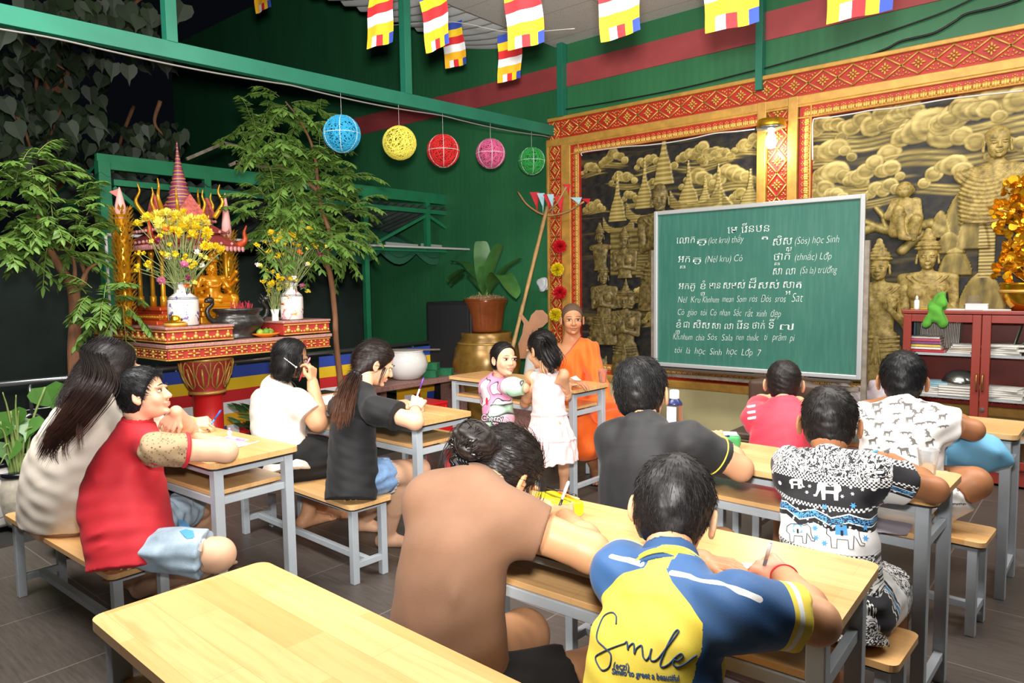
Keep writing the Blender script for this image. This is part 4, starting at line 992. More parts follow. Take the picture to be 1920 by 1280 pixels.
PENS['brown'] = (p.pen, unit(A(.28, .1, .8)))
# ---- seated monk
p = Person('person with shaved head in an orange monk robe, seated behind the far table', '#b9825c')
FM = unit(A(-FWD[0], -FWD[1], 0)); RV = RGT
p.head(Py(1073, 598, 4.42), FM*1.0+RV*0.03+A(0, 0, -.05), 0.232, ear_out=0.03, nose=0.9); p.neck(Py(1073, 634, 4.46), 0.052, 0.062)
B = Py(1086, 775, 4.50); B[2] = 0.50; N = p.N
SL, SR = Py(1044, 655, 4.42), Py(1106, 656, 4.52)          # viewer-left, viewer-right shoulder
p.torso(B, RV, [-0.3, 0, 0.4, 0.75, 0.93, 1.04], [0.155, 0.15, 0.145, 0.15, 0.11, 0.055], [0.11, 0.11, 0.10, 0.095, 0.07, 0.05], [0, 0, 0.02, 0.02, 0, 0], 0.015)
EL_, WL_ = Py(1040, 735, 4.33), Pz(1068, 716, 0.79)
p.arms([(SL, EL_, WL_, dict(d=RV*.8+FM*.5, back=(0, 0, 1), thumb=1, L=.17, curl=(.3, .4, .3))), (SR, Py(1122, 735, 4.42), Pz(1098, 722, 0.60), None)], (0.046, 0.040, 0.028))
k1, k2 = Py(1182, 785, 4.20), Py(1085, 790, 4.05); k1[2] = 0.47; k2[2] = 0.46
p.legs([(B+RV*.09+A(0, 0, -.03), k1, A(k1[0]-.10, k1[1]+.02, .08), (FM,)), (B-RV*.09+A(0, 0, -.03), k2, Pz(1118, 880, .08), (FM,))], (0.085, 0.06, 0.04), .24)
p.body(0.0045, lips='#8d4f45')
F = Fld(); ts, rx, ry, off = p.T
F.spine(p.B, N, [-0.3, 0, 0.4, 0.72, 0.86], [0.175, 0.17, 0.158, 0.150, 0.105], [0.13, 0.13, 0.118, 0.11, 0.09], [0, 0, .02, .02, .01], RV, 0.03)
F.cone(N-A(0, 0, .05)+RV*.045, SR+RV*0.005, 0.062, 0.066, 0.05); F.cone(SR, Py(1123, 735, 4.40), 0.066, 0.082, 0.03); F.cone(Py(1123, 735, 4.40), Py(1112, 765, 4.33), 0.08, 0.09, 0.03)
F.cone(B+RV*.08, k1, 0.13, 0.095, 0.05); F.cone(B-RV*.08, k2, 0.13, 0.095, 0.05); F.cone(k1, A(k1[0]-.05, k1[1]+.06, .26), 0.10, 0.12, 0.05); F.cone(k2, A(k2[0]+.03, k2[1]+.06, .30), 0.095, 0.12, 0.05)
F.cone(k1*.5+k2*.5+A(0, .05, -.03), B+FM*.05, 0.08, 0.1, 0.06)
F.cut(A(k1[0], k1[1], 0.235), (0.12, 0, -1))
# robe line from the viewer-right side of the neck down across the chest to the viewer-left armpit
nrm = unit(-RV*0.78+A(0, 0, 0.63)); c0 = Py(1064, 664, 4.40)
def drape(q):
    r = q-N; s_ = r@unit(RV*0.75+A(0, 0, 0.66)); t_ = r@unit(A(0, 0, 1)*0.8-RV*0.6)
    up_ = 1/(1+np.exp(-(q[:, 2]-0.62)/0.03))
    a = np.sin((r@RV)*95+np.sin(r[:, 2]*9)*1.8)*0.0055*up_+np.sin((r@RV)*55+(r[:, 2])*34)*0.004*up_
    b = np.sin(((q-B)@RV)*20-((q-B)@FM)*42+r[:, 2]*26)*0.0055*(1-up_)+wob(q, 4, .13, .004)
    return a+b
F.disp = lambda q: drape(q)*np.clip(-((q-c0)@nrm)/.05, .15, 1); p.cl.append(F); F.p.append((lambda q: np.where(q[:, 2] > 0.66, (q-c0)@nrm, -1.0), None, None, 0, 'i'))
link_mesh('robe', F.mesh(0.0055), mat('saffron_robe', '#f4660d', 0.72, var=0.05, vscale=7, bump=0.12, bscale=500, Sheen_Weight=0.2), p.root)
face_parts(p.root, p.P, p.R, p.s, '#1a1210', open_=0.45, brow=0.7)
hair_cap(p.root, p.H, p.R, p.s, mat('shaved_stubble', '#54402f', 0.7, bump=0.4, bscale=600), [((0, 0.32, 0.20), (0, 1, -0.42)), ((0, -.3, -.3), (0, .1, -1)), ((0, .06, -.02), (0, .9, -.6))], grow=1.008, strands=0, h=0.004, rough=0, name='stubble')

# ---- girl in pink dress
p = Person('little girl in sleeveless pale pink dress with her back turned, at the monk table', SKIN)
fd = unit(FWD*0.75-RGT*0.62+A(0, 0, -.25))
p.head(Py(1015, 655, 3.46), fd, 0.225); p.neck(Py(1026, 700, 3.43), 0.04)
B = Py(1030, 800, 3.40); N = p.N; SL, SR = Py(996, 705, 3.43), Py(1055, 703, 3.42); sd = unit(SR-SL)
p.torso(B, sd, [-0.3, 0, 0.4, 0.75, 0.93, 1.04], [0.13, 0.115, 0.10, 0.10, 0.07, 0.04], [0.11, 0.095, 0.08, 0.075, 0.055, 0.035], [0, 0, 0, 0, 0, 0], 0.012)
p.arms([(SL, Py(984, 755, 3.50), Pz(1000, 728, .79), dict(d=(.8, 1, 0), back=(0, 0, 1), thumb=1, L=.11, curl=(.3, .3, .3))), (SR, Py(1062, 742, 3.50), Pz(1066, 722, .79), dict(d=(.1, 1, 0), back=(0, 0, 1), thumb=-1, L=.11, curl=(.3, .3, .3)))], (0.031, 0.028, 0.02))
fo = Pz(1057, 918, 0.055)
p.legs([(B+sd*.055, A(fo[0]-.01, fo[1]+.03, .33), fo, (unit(FWD*.5+RGT*.5),)), (B-sd*.06, Py(1010, 838, 3.50), Py(1000, 845, 3.25), None)], (0.06, 0.044, 0.028), .15); p.body(0.004)
F = Fld(); hemc = Py(1034, 868, 3.40)
F.spine(hemc, N, [-.05, 0, .28, .5, .56, .8, .93, 1.0], [.175, .17, .15, .115, .108, .105, .085, .05], [.14, .135, .12, .09, .085, .08, .065, .045], [0]*8, sd, .02)
for S_ in (SL, SR): F.cone(N-A(0, 0, .03), S_-unit(S_-N)*.012, .04, .03, .03)
F.cone(N-A(0, 0, .02), p.H, .046, .06, .01, 's'); F.cone(N+A(0, 0, .03)-FWD*.06, N-A(0, 0, .055)-FWD*.085, .03, .004, .006, 's')

F.cut(hemc+A(0, 0, .0), unit(A(.18, 0, -1)))
def ruff(q):
    t = (q-hemc)@unit(N-hemc)/np.linalg.norm(N-hemc); an = np.arctan2((q-hemc)@FWD, (q-hemc)@sd)
    w = np.clip((0.6-t)/0.25, 0, 1); tiers = 0.006*np.maximum(np.exp(-((t-.545)/.012)**2), np.exp(-((t-.27)/.014)**2))
    return -tiers+w*(np.sin(an*34+np.sin(t*30)*.5)*.0032+np.sin(an*13+t*8)*.004)+wob(q, 6, .08, .002)
F.disp = ruff; p.cl.append(F)
link_mesh('dress', F.mesh(0.0045), cloth('pale_pink_cotton', '#f0cfcd', 0.8, var=.03), p.root)
HB2 = hair_mat('#0e0b0b')
hair_cap(p.root, p.H, p.R, p.s, HB2, [((0, 0.27, 0.16), (0, 1, -0.4)), ((0, -.3, -.34), (0, .1, -1)), ((0, .08, -.1), (0, .9, -.5))], grow=1.07, whorl=(0, .5, .4), strands=2600, slen=.26, lift=.02, w=.0034, seed=21, h=.0045)
bc = Py(1032, 668, 3.36); F = Fld(); F.ell(bc, (.058, .05, .062), None, .02); F.ell(bc+A(.02, 0, -.035), (.04, .04, .04), None, .03); F.disp = lambda q: .003*np.sin((q-bc)@A(.8, .2, .55)*260)
link_mesh('hair_bun', F.mesh(.004), HB2, p.root)
mb = MB(); locks(mb, [[p.P(0, -.2, .3), Py(1035, 650, 3.34), Py(1048, 672, 3.33), Py(1038, 697, 3.35)], [p.P(-.1, -.3, .2), Py(1022, 660, 3.33), Py(1034, 690, 3.34)], [p.P(.3, 0, .0), Py(1040, 660, 3.36), Py(1050, 685, 3.36)], [p.P(0, -.3, .0), Py(1030, 690, 3.36), Py(1040, 700, 3.38)]], 40, .014, .0022, 5); mb.build('loose_hair', HB2, p.root, True)

# ---- girl looking back
p = Person('little girl with braids in pink and mint printed top looking back at the camera', SKIN_L)
fd = unit(-FWD*0.80+RGT*0.50+A(0, 0, -.02))
p.head(Py(945, 673, 3.42), fd, 0.212, tilt=0.06, nose=.75, cheek=.1); p.neck(Py(932, 712, 3.44), 0.038)
B = Py(934, 812, 3.36); B[2] = .50; N = p.N; SL, SR = Py(914, 724, 3.44), Py(958, 724, 3.36); sd = unit(SR-SL)
p.torso(B, sd, [-0.3, 0, 0.4, 0.75, 0.93, 1.04], [0.12, 0.118, 0.11, 0.108, 0.075, 0.045], [0.1, 0.1, 0.09, 0.08, 0.055, 0.035], [0, 0, 0, 0, 0, 0], 0.016)
E1 = Pz(984, 727, .79)
p.arms([(SL, Py(915, 775, 3.55), Pz(940, 722, .79), dict(d=(.5, 1, 0), back=(0, 0, 1), thumb=1, L=.11, curl=(.3, .3, .3))), (SR, E1, Pz(962, 716, .79), dict(d=(-.4, 1, 0), back=(0, 0, 1), thumb=-1, L=.11, curl=(.3, .3, .3)))], (0.032, 0.028, 0.02))
sit_legs(p, B, A(1, 0, 0), YF, kz=.43, spread=.07, thigh=.28, r=(.06, .046, .03), fl=.15); p.body(0.004, lips='#c4696a')
def girl_print():
    g = NG('pink_mint_cartoon_cloth'); a = g.n('Attribute', attribute_name='Pat'); v = a.outputs['Vector']
    n1 = g.noise(v, 7.5, 1, .3, .6); n2 = g.n('TexNoise'); n2.inputs['Scale'].default_value = 9; n2.inputs['Detail'].default_value = 0; mp = g.n('Mapping'); mp.inputs['Location'].default_value = (3, 5, 1); g.l(v, mp.inputs[0]); g.l(mp.outputs[0], n2.inputs[0])
    sp = g.n('SeparateXYZ'); g.l(v, sp.inputs[0])
    c = g.ramp(n1, [(0.0, '#efe3e6'), (0.44, '#efe3e6'), (0.45, '#27222a'), (0.465, '#27222a'), (0.475, '#f2a9c8'), (0.60, '#ee8fb9'), (0.61, '#27222a'), (0.622, '#27222a'), (0.63, '#f3d7e0')], 'LINEAR')
    gr = g.ramp(n2.outputs['Fac'], [(0.0, '#a9dcb9'), (0.5, '#bfe6c8'), (0.56, '#2c2a2e'), (0.575, '#2c2a2e'), (0.59, '#f4ced9'), (0.7, '#e98fb4')])
    g.base(g.mix(g.math('GREATER_THAN', sp.outputs[2], 0.5), c, gr)); g.set(.7, Sheen_Weight=.1); return g.m
M_GP = girl_print()
p.shirt(M_GP, A(0, 0, .40), [(0, .6, .048, .05), (1, .92, .05, .047)], h=.0045, neckhole=.047, sh=.045, seed=81, fold=[(B+A(-.08, -.1, .1), B+A(.08, -.1, .16), .01, .004)])
V = verts(p.sh_o.data); onsl = (((V-SR)@unit(E1-SR)) > -.01) & (((V-N)@sd) > .035) & (V[:, 2] > .68); green = onsl | (((V-N)@sd > .075) & (V[:, 2] < .68))
pat(p.sh_o, np.stack([(V-N)@sd, V[:, 2], np.where(green, 1., 0.)], 1))
bv = bvh_of(p.sh_o); vd = ray(935, 780)
def on_girl(x, y): return Py(x, y, 3.3)
mb = MB()
for x, y, r in ((913, 752, .02), (948, 706, .0)): 
    if r: mb.add(project(bv, None, vd, [on_girl(x, y)+sd*r*math.cos(a)*.8+A(0, 0, r*1.3*math.sin(a)) for a in np.linspace(0, 6.28, 14, endpoint=False)], .0015), [tuple(range(14))])
mb.build('cherry_print', cloth('cherry_red', '#d6314e'), p.root)
me = text_on(bv, vd, Py(903, 789, 3.3), unit(Py(968, 792, 3.3)-Py(903, 789, 3.3)), A(0, 0, 1), 'Cherry', .062, .0018, .006); link_mesh('lettering_print', me, cloth('print_black', '#221f22'), p.root, False)
me = text_on(bv, vd, Py(903, 789, 3.3), unit(Py(968, 792, 3.3)-Py(903, 789, 3.3)), A(0, 0, 1), 'Cherry', .062, .0026, .0); link_mesh('lettering_print', me, cloth('print_white', '#eee9ea'), p.root, False)
hair_cap(p.root, p.H, p.R, p.s, HB2, [((0, 0.35, 0.22), (0, 1, -0.42)), ((0, -.3, -.34), (0, .1, -1)), ((0, .07, -.05), (0, .9, -.42))], grow=1.055, whorl=(0, .34, .34), strands=2600, slen=.24, lift=.02, w=.003, seed=22, h=.0045)
for off_ in (0, 1):
    C = bez([p.P(-.30+off_*.12, -.2, .08), p.P(-.36+off_*.12, -.25, -.2), Py(912+off_*6, 735, 3.40-off_*.03), Py(909+off_*5, 768, 3.40)], 8); mb = MB()
    for i, c in enumerate(C[::2]):
        for q in (-1, 1): mb.ball(c+sd*q*.007, (.011, .011, .014), 8, 6)
    locks(mb, [C], 16, .006, .0016, 3); mb.build('braid', HB2, p.root, True)
face_parts(p.root, p.P, p.R, p.s, look=(-.3, 0), open_=.78, brow=.7)

# ---- girl in black tee with ponytail
p = Person('girl in black tee and denim shorts with a low brown ponytail, writing', SKIN_L)
fd = unit(RGT*.85+FWD*.30+A(0, 0, -.45))
p.head(Py(706, 680, 2.40), fd, 0.222, tilt=.0); p.neck(Py(676, 733, 2.28), 0.046)
B = Py(662, 900, 2.14); B[2] = .50; N = p.N; SL, SR = Py(640, 762, 2.36), Py(706, 768, 2.16); sd = unit(A(.9, -.35, 0))
p.torso(B, sd, [-0.3, 0, 0.4, 0.75, 0.93, 1.04], [0.155, 0.15, 0.142, 0.138, 0.09, 0.05], [0.12, 0.12, 0.11, 0.10, 0.065, 0.045], [0, 0, -.02, -.03, 0, 0])
E1, W1 = Pz(778, 790, .80), Pz(778, 768, .83)
p.arms([(SL, Pz(720, 770, .80), Pz(760, 757, .79), dict(d=(1, .2, 0), back=(0, 0, 1), thumb=1, L=.14, curl=(.25, .35, .3))), (SR, E1, W1, dict(d=unit(A(-.25, .55, .5)), back=unit(A(.55, -.4, .5)), thumb=-1, L=.15, curl=(.8, .8, .5), grip=True))], (0.043, 0.039, 0.026))
k1 = Py(757, 885, 2.42); k2 = Py(785, 880, 2.56)
p.legs([(B+sd*.08+A(0, 0, -.02), k1, Pz(728, 1000, .07), (unit(RGT),)), (B-sd*.02+A(0, .04, -.02), k2, Pz(682, 972, .07), (unit(RGT*.9-FWD*.2),))], (0.062, 0.06, 0.037), .23); p.body(0.0045)
p.shirt(cloth('black_cotton', '#141517', .8, sheen=.05), A(0, 0, .385), [(0, .6, .064, .07), (1, .56, .064, .072)], h=.0055, neckhole=.055, sh=.055, seed=91, fold=[(N+A(-.08, -.06, -.05), B+A(-.06, -.12, .1), .018, .005), (SR+A(-.05, -.06, -.1), SR+A(.02, -.05, -.03), .013, .007), (B+A(-.1, -.13, .05), B+A(.12, -.12, .15), .015, .005)])
collar_ring(p, cloth('black_rib', '#171719'), .056, .005)
p.shorts(mat('denim_cutoff', '#7393ba', .85, var=.3, vscale=22, bump=.3, bscale=500), (.11, .09, .06), (.58, .45), ((.068, .092), (.062, .085)), cuts=[(A(0, 0, .395), (0, 0, -1))], wr=.005)
hip, kn_, _ = p.Lg[0]; d = unit(kn_-hip); e = hip+d*np.linalg.norm(kn_-hip)*.58; u_, v_, _ = frame_of(d); mb = MB(); rr = np.random.default_rng(3)
for a in np.linspace(0, 6.28, 90): q = e+(u_*math.cos(a)+v_*math.sin(a))*.088; mb.tube([q-d*.004, q+d*rr.uniform(.006, .018)+u_*rr.normal()*.003], .0012, 3)
mb.build('frayed_hem', cloth('frayed_white_thread', '#c9d3de'), p.root)
M_PT = hair_mat('#1b110d', '#5a3524')
def tipped(o, top, bot, c0, c1, lo=0.0):
    V = verts(o.data); t = np.clip((top-V[:, 2])/(top-bot), 0, 1)[:, None]; n = (1+wob(V, 3, .012, .35))[:, None]; set_col(o.data, np.clip((np.array(lin(c0))*(1-t)+np.array(lin(c1))*t)*n, 0, 1))
tie = Py(668, 704, 2.27)
h1 = hair_cap(p.root, p.H, p.R, p.s, M_PT, [((0, 0.26, 0.19), (0, 1, -0.38)), ((0, -.36, -.38), (0, .1, -1)), ((0, .09, -.14), (0, .9, -.42))], grow=1.075, whorl=(0, .55, .36), strands=3600, slen=.34, lift=.0, w=.0032, seed=31, h=.0045, extra=lambda F, P: F.cone(P(0, -.3, -.05), tie, .055, .022, .05), rough=.003)
tipped(h1, p.H[2]+.12, p.H[2]-.12, '#1d120e', '#2a1812')
mb = MB(); locks(mb, [[tie, Py(655, 725, 2.19), Py(642, 765, 2.08), Py(632, 810, 2.03)], [tie, Py(660, 730, 2.18), Py(650, 770, 2.07), Py(645, 800, 2.04)], [tie, Py(650, 725, 2.2), Py(634, 765, 2.1), Py(624, 800, 2.06)]], 110, .013, .0028, 4, .15)
o = mb.build('ponytail', M_PT, p.root, True); tipped(o, tie[2], tie[2]-.25, '#24150f', '#6b4029')
mb = MB(); locks(mb, [[p.P(.33, .18, .0), p.P(.36, .2, -.25), p.P(.34, .24, -.5)]], 16, .006, .0011, 5); o = mb.build('loose_hair', M_PT, p.root, True); tipped(o, p.H[2], p.H[2]-.1, '#1d120e', '#2a1812')
mb = MB(); dd = unit(Py(655, 725, 2.19)-tie); ring(p.root, 'hair_tie', tie+dd*.012, dd, .026, .026, .011, mat('black_elastic', '#131314', .5))
mb = MB()
for k in range(3): mb.bar(tie+RGT*(.012+.008*k)-FWD*.034+A(0, 0, .012), tie+RGT*(.016+.008*k)-FWD*.036-A(0, 0, .02), .003, .003)
mb.build('hair_clip', mat('silver_clip', '#cfcfd4', .25, 1.), p.root)
face_parts(p.root, p.P, p.R, p.s)
ring(p.root, 'thread_bracelet', W1+unit(E1-W1)*.015, unit(W1-E1), .028, .026, .003, mat('red_thread', '#d3202a', .6))
PENS['ponytail'] = (p.pen, unit(RGT*.35+A(0, 0, .9)-FWD*.05))

# ---- girl in white tee with glasses
p = Person('girl in off-white tee with glasses and a white hair clip, hand raised to her face', SKIN)
fd = unit(RGT*.92+FWD*.36+A(0, 0, -.12))
p.head(Py(548, 672, 2.28), fd, 0.218); p.neck(Py(516, 722, 2.23), 0.05)
B = Py(536, 862, 2.13); B[2] = .5; N = p.N; SL, SR = Py(494, 750, 2.30), Py(558, 752, 2.19); sd = unit(A(.85, -.5, 0))
p.torso(B, sd, [-0.3, 0, 0.4, 0.75, 0.93, 1.04], [0.19, 0.185, 0.172, 0.155, 0.095, 0.05], [0.15, 0.15, 0.14, 0.125, 0.08, 0.05], [0, 0, -.025, -.03, 0, 0])
E1 = Py(596, 792, 2.24); W1 = Py(586, 716, 2.30)
p.arms([(SL, Py(500, 815, 2.36), Py(580, 832, 2.36), dict(d=unit(RGT), back=(0, 0, 1), thumb=1, L=.15, curl=(.25, .35, .3))), (SR, E1, W1, dict(d=unit(A(-.12, .12, 1)), back=unit(RGT-FWD*.2), thumb=-1, L=.16, curl=(.8, .8, .5), grip=True))], (0.055, 0.05, 0.03))
k1 = Py(640, 862, 2.38); k2 = Py(605, 850, 2.5)
p.legs([(B+sd*.08, k1, Pz(600, 950, .07), (unit(RGT*.95+FWD*.2),)), (B-sd*.06, k2, A(k2[0]-.03, k2[1]-.1, .07), (YF,))], (0.11, 0.075, 0.042), .25); p.body(0.0045)
p.shirt(cloth('off_white_cotton', '#e8ddcf', .8, var=.03), A(0, 0, .475), [(0, .5, .066, .07), (1, .62, .064, .072)], h=.0055, k=.06, neckhole=.058, sh=.058, seed=101, fold=[(B+A(-.14, -.14, .16), B+A(.1, -.15, .13), .014, .006), (B+A(-.14, -.14, .10), B+A(.1, -.15, .06), .014, .006), (B+A(-.12, -.15, .03), B+A(.12, -.14, .0), .013, .006), (SR+A(-.04, -.06, -.1), SR+A(.03, -.05, -.03), .014, .007)], hemn=(.2, -.1, -1))
collar_ring(p, cloth('off_white_rib', '#e2d6c6'), .060, .005)
p.shorts(cloth('black_skirt', '#131314', .8), (.195, .165, .12), (.95, .95), ((.13, .12), (.13, .11)), cuts=[(A(0, 0, .39), (0, 0, -1))], h=.006)
hair_cap(p.root, p.H, p.R, p.s, hair_mat('#0e0c0c'), [((0, 0.24, 0.20), (0, 1, -0.3)), ((0, -.3, -.60), (0, .1, -1)), ((0, .12, -.1), (0, .95, -.25))], grow=1.09, whorl=(0, .1, .48), strands=3800, slen=.34, lift=.02, w=.0034, seed=33, h=.0045, extra=lambda F, P: (F.ell(P(.02, -.12, -.28), A(.36, .36, .34)*p.s, p.R, .05)), rough=.004)
mb = MB(); locks(mb, [[p.P(q*.36, .06+.1*j, .15), p.P(q*.42, .1+.1*j, -.2), p.P(q*.36, .06+.08*j, -.58)] for q in (-1, 1) for j in (-2, -1, 0, 1)], 26, .010, .0016, 6); mb.build('loose_hair', hair_mat('#0e0c0c'), p.root, True)
mb = MB(); mb.bar(Py(540, 643, 2.10), Py(564, 661, 2.13), .006, .004); mb.ball(Py(564, 661, 2.13), .006); o = mb.build('hair_clip', mat('white_plastic', '#ece9e4', .3), p.root, True)
hcb = bvh_of([c for c in p.root.children if c.name.startswith('hair') and 'clip' not in c.name][0])
me = o.data; V = verts(me); c = V.mean(0); n = hcb.find_nearest(Vector(c)); me.vertices.foreach_set('co', (V+np.array(n[0]+n[1]*.004)-c).astype(np.float32).ravel())
face_parts(p.root, p.P, p.R, p.s)
mb = MB(); P = p.P
for q in (-1, 1):
    mb.tube([P(q*.155+.11*math.cos(a), .43-.02*abs(math.cos(a)), .0+.085*math.sin(a)) for a in np.linspace(0, 6.28, 24, endpoint=False)], .0022, 6, closed=True)
    mb.tube([P(q*.265, .41, .02), P(q*.36, .25, .03), P(q*.375, -.02, .03)], .0022, 6)
mb.tube([P(-.045, .43, .01), P(0, .455, .02), P(.045, .43, .01)], .002, 6); mb.build('glasses', mat('black_plastic', '#0d0d0e', .25), p.root, True)
PENS['white'] = (p.pen, unit(RGT*.45+A(0, 0, .9)))

# ---- woman with long hair in cream
p = Person('person in cream top with very long dark hair at the bench end', SKIN_L)
fd = unit(RGT*.48+FWD*.85+A(0, 0, -.14))
p.head(Py(216, 690, 1.26), fd, 0.236, tilt=.08); p.neck(Py(196, 742, 1.18), .055)
B = Py(140, 955, 1.10); B[2] = .52; N = p.N; SL, SR = Py(150, 785, 1.08), Py(255, 790, 1.24); sd = unit(A(.9, .25, 0))
p.torso(B, sd, [-0.3, 0, 0.25, 0.55, 0.8, 0.94, 1.04], [0.20, 0.225, 0.225, 0.195, 0.165, .10, .055], [0.17, 0.185, 0.18, 0.155, 0.125, .08, .05], [0, -.01, -.02, -.03, -.02, 0, 0])
E1 = Pz(300, 812, .80); W1 = Pz(357, 792, .80)
p.arms([(SL, Py(185, 880, 1.34), Pz(270, 790, .79), dict(d=unit(RGT), back=(0, 0, 1), thumb=1, L=.16, curl=(.25, .35, .3))), (SR, E1, W1, dict(d=unit(RGT*.9+FWD*.3), back=unit(A(0, 0, .9)-FWD*.5), thumb=1, L=.155, curl=(.75, .75, .5), grip=True))], (0.055, 0.048, 0.031))
sit_legs(p, B, A(1, 0, 0), unit(A(.35, 1, 0)), r=(.11, .075, .045), fl=.24); p.body(0.005)
p.shirt(cloth('cream_cotton', '#ebdfcf', .8, var=.03), A(0, 0, .412), [(0, .6, .075, .08), (1, .55, .075, .08)], h=.006, neckhole=.062, sh=.064, seed=111, fold=[(B+A(-.2, -.1, .18), B+A(.2, -.16, .30), .02, .004), (B+A(-.16, -.15, .10), B+A(.22, -.14, .22), .018, .003), (B+A(-.16, -.16, .26), B+A(.2, -.14, .36), .018, .004), (B+A(-.14, -.17, .03), B+A(.18, -.15, .12), .015, .006)], hemn=(.0, 0, -1))
collar_ring(p, cloth('cream_rib', '#e3d6c4'), .066, .006)
p.shorts(cloth('black_trousers', '#17171a', .8), (.215, .17, .10), (.98, .98), ((.12, .1), (.12, .1)), cuts=[(A(0, 0, .39), (0, 0, -1))])
ring(p.root, 'hair_tie', W1+unit(E1-W1)*.012, unit(W1-E1), .034, .032, .0035, mat('yellow_elastic', '#e2ad55', .5))
M_LH = hair_mat('#130e0c', '#3a2219')
h1 = hair_cap(p.root, p.H, p.R, p.s, M_LH, [((0, 0.2, 0.22), (0, 1, -0.25)), ((0, -.3, -.55), (0, .1, -1)), ((0, .16, -.1), (0, .95, -.2))], grow=1.10, whorl=(0, .25, .5), strands=4200, slen=.4, lift=.0, w=.0034, seed=41, h=.005, extra=lambda F, P: (F.ell(P(.0, -.16, -.28), A(.38, .36, .36)*p.s, p.R, .06), F.cone(P(-.1, -.3, -.2), Py(140, 770, 1.0), .09, .075, .05)), rough=.003)
tipped(h1, 1.2, .75, '#151010', '#241611')
mb = MB(); G = []
for a in np.linspace(0, 1, 9):
    G.append([p.P(-.2+.35*a, -.12, .49), p.P(-.3+.55*a, -.40, .22-.1*a), Py(165+40*a, 715, 1.02), Py(125+42*a, 775-5*a, .945), Py(92+42*a-a*8, 825-12*a, .90), Py(68+34*a, 872-40*a, .885)])
locks(mb, G, 150, .013, .0021, 9, .12)
locks(mb, [[Py(150, 740, .97), Py(133, 790, .92), Py(122, 840, .90), Py(128, 866, .895)], [Py(165, 740, .98), Py(150, 800, .92), Py(152, 850, .91)], [Py(140, 745, .96), Py(112, 800, .91), Py(100, 850, .9), Py(106, 872, .895)]], 22, .006, .0012, 10)
o = mb.build('long_hair', M_LH, p.root, True); tipped(o, 1.15, .78, '#151010', '#4a2c22')
PENS['cream'] = (p.pen, unit(RGT*.55+A(0, 0, .75)))

# ---- boy in red polo
p = Person('boy in red polo with brown patterned sleeves, chin raised, arm on the desk', SKIN_L)
fd = unit(RGT*1.0+FWD*.10+A(0, 0, .20))
p.head(Py(272, 738, 1.20), fd, 0.205, tilt=.08, nose=.95); p.neck(Py(256, 806, 1.17), .05)
B = Py(248, 1000, 1.08); B[2] = .50; N = p.N; SR, SL = Py(298, 842, 1.13), Py(240, 838, 1.32); sd = unit(A(.72, -.7, 0))
p.torso(B, sd, [-0.3, 0, 0.25, 0.55, 0.8, 0.94, 1.04], [0.14, 0.15, 0.15, 0.135, 0.125, .085, .05], [0.14, 0.155, 0.16, 0.14, 0.11, .075, .05], [0, -.01, -.03, -.04, -.02, 0, 0])
E1 = Pz(425, 846, .80); W1 = Pz(372, 822, .79)
EL = Pz(352, 806, .80); WL = Py(330, 772, 1.33)
p.arms([(SR, E1, W1, dict(d=unit(-RGT*.6+FWD), back=(0, 0, 1), thumb=-1, L=.13, curl=(.3, .3, .3))), (SL, EL, WL, dict(d=unit(-RGT*.45-A(0, 0, .8)-FWD*.2), back=unit(-FWD+A(0, 0, .1)), thumb=-1, L=.14, curl=(.3, .4, .3)))], (0.045, 0.041, 0.027))
k1 = Py(408, 1040, 1.26); k2 = Py(372, 945, 1.50)
p.legs([(B+sd*.07+A(0, 0, -.02), k1, Pz(262, 1105, .09), (unit(-RGT), (0, 0, -1))), (B-sd*.06, k2, Pz(378, 1040, .07), (RGT,))], (0.058, 0.062, 0.038), .21); p.body(0.0045)
p.shirt(cloth('red_pique', '#cc2430', .7, var=.04), A(0, 0, .41), [], h=.005, neckhole=.056, sh=.056, seed=121, fold=[(B+A(-.02, -.17, .02), B+A(.2, -.1, .12), .014, .007), (B+A(.0, -.17, .07), B+A(.2, -.08, .18), .013, .006), (N+A(-.05, -.08, -.1), B+A(.04, -.17, .22), .018, .005), (B+A(.04, -.16, .0), B+A(.16, -.1, .05), .012, .006)])
F = Fld(); sleeve(F, SR-unit(E1-SR)*.01, SR+(E1-SR)*.40, .060, .060); F.ell(SR, (.056, .056, .056)); F2 = Fld(); sleeve(F2, SL, SL+(EL-SL)*.5, .06, .06); F.disp = lambda q: wob(q, 8, .06, .003)
g = NG('brown_monogram_cloth'); v = g.coords((1, 1, 1)); br = g.n('TexBrick', offset=.5); g.l(g.coords((1, 1, 1), rot=(.9, .3, .5)), br.inputs['Vector']); br.inputs['Scale'].default_value = 1; br.inputs['Brick Width'].default_value = .019; br.inputs['Row Height'].default_value = .016; br.inputs['Mortar Size'].default_value = .0
vo = g.n('TexVoronoi', feature='F1'); vo.inputs['Scale'].default_value = 80; vo.inputs['Randomness'].default_value = .35; g.l(g.coords(rot=(.9, .3, .5)), vo.inputs[0])
rg = g.ramp(vo.outputs['Distance'], [(0.0, 1.0), (.08, 1.0), (.12, 0.0), (.2, 0.0), (.24, 1.0), (.33, 1.0), (.37, 0.0)]); ns = g.ramp(g.noise(v, 90, 0), [(0, 0.0), (.45, 0.0), (.5, 1.0)])
g.base(g.mix(g.math('MULTIPLY', rg, ns), '#a98f6c', '#54402c')); g.set(.75); link_mesh('sleeve', F.mesh(.0045), g.m, p.root); link_mesh('sleeve', F2.mesh(.006), g.m, p.root); p.cl += [F, F2]
d = unit(E1-SR); c = SR+(E1-SR)*.40; ring(p.root, 'sleeve_band', c-d*.006, d, .0600, .0600, .0075, cloth('red_pique', '#cc2430'))
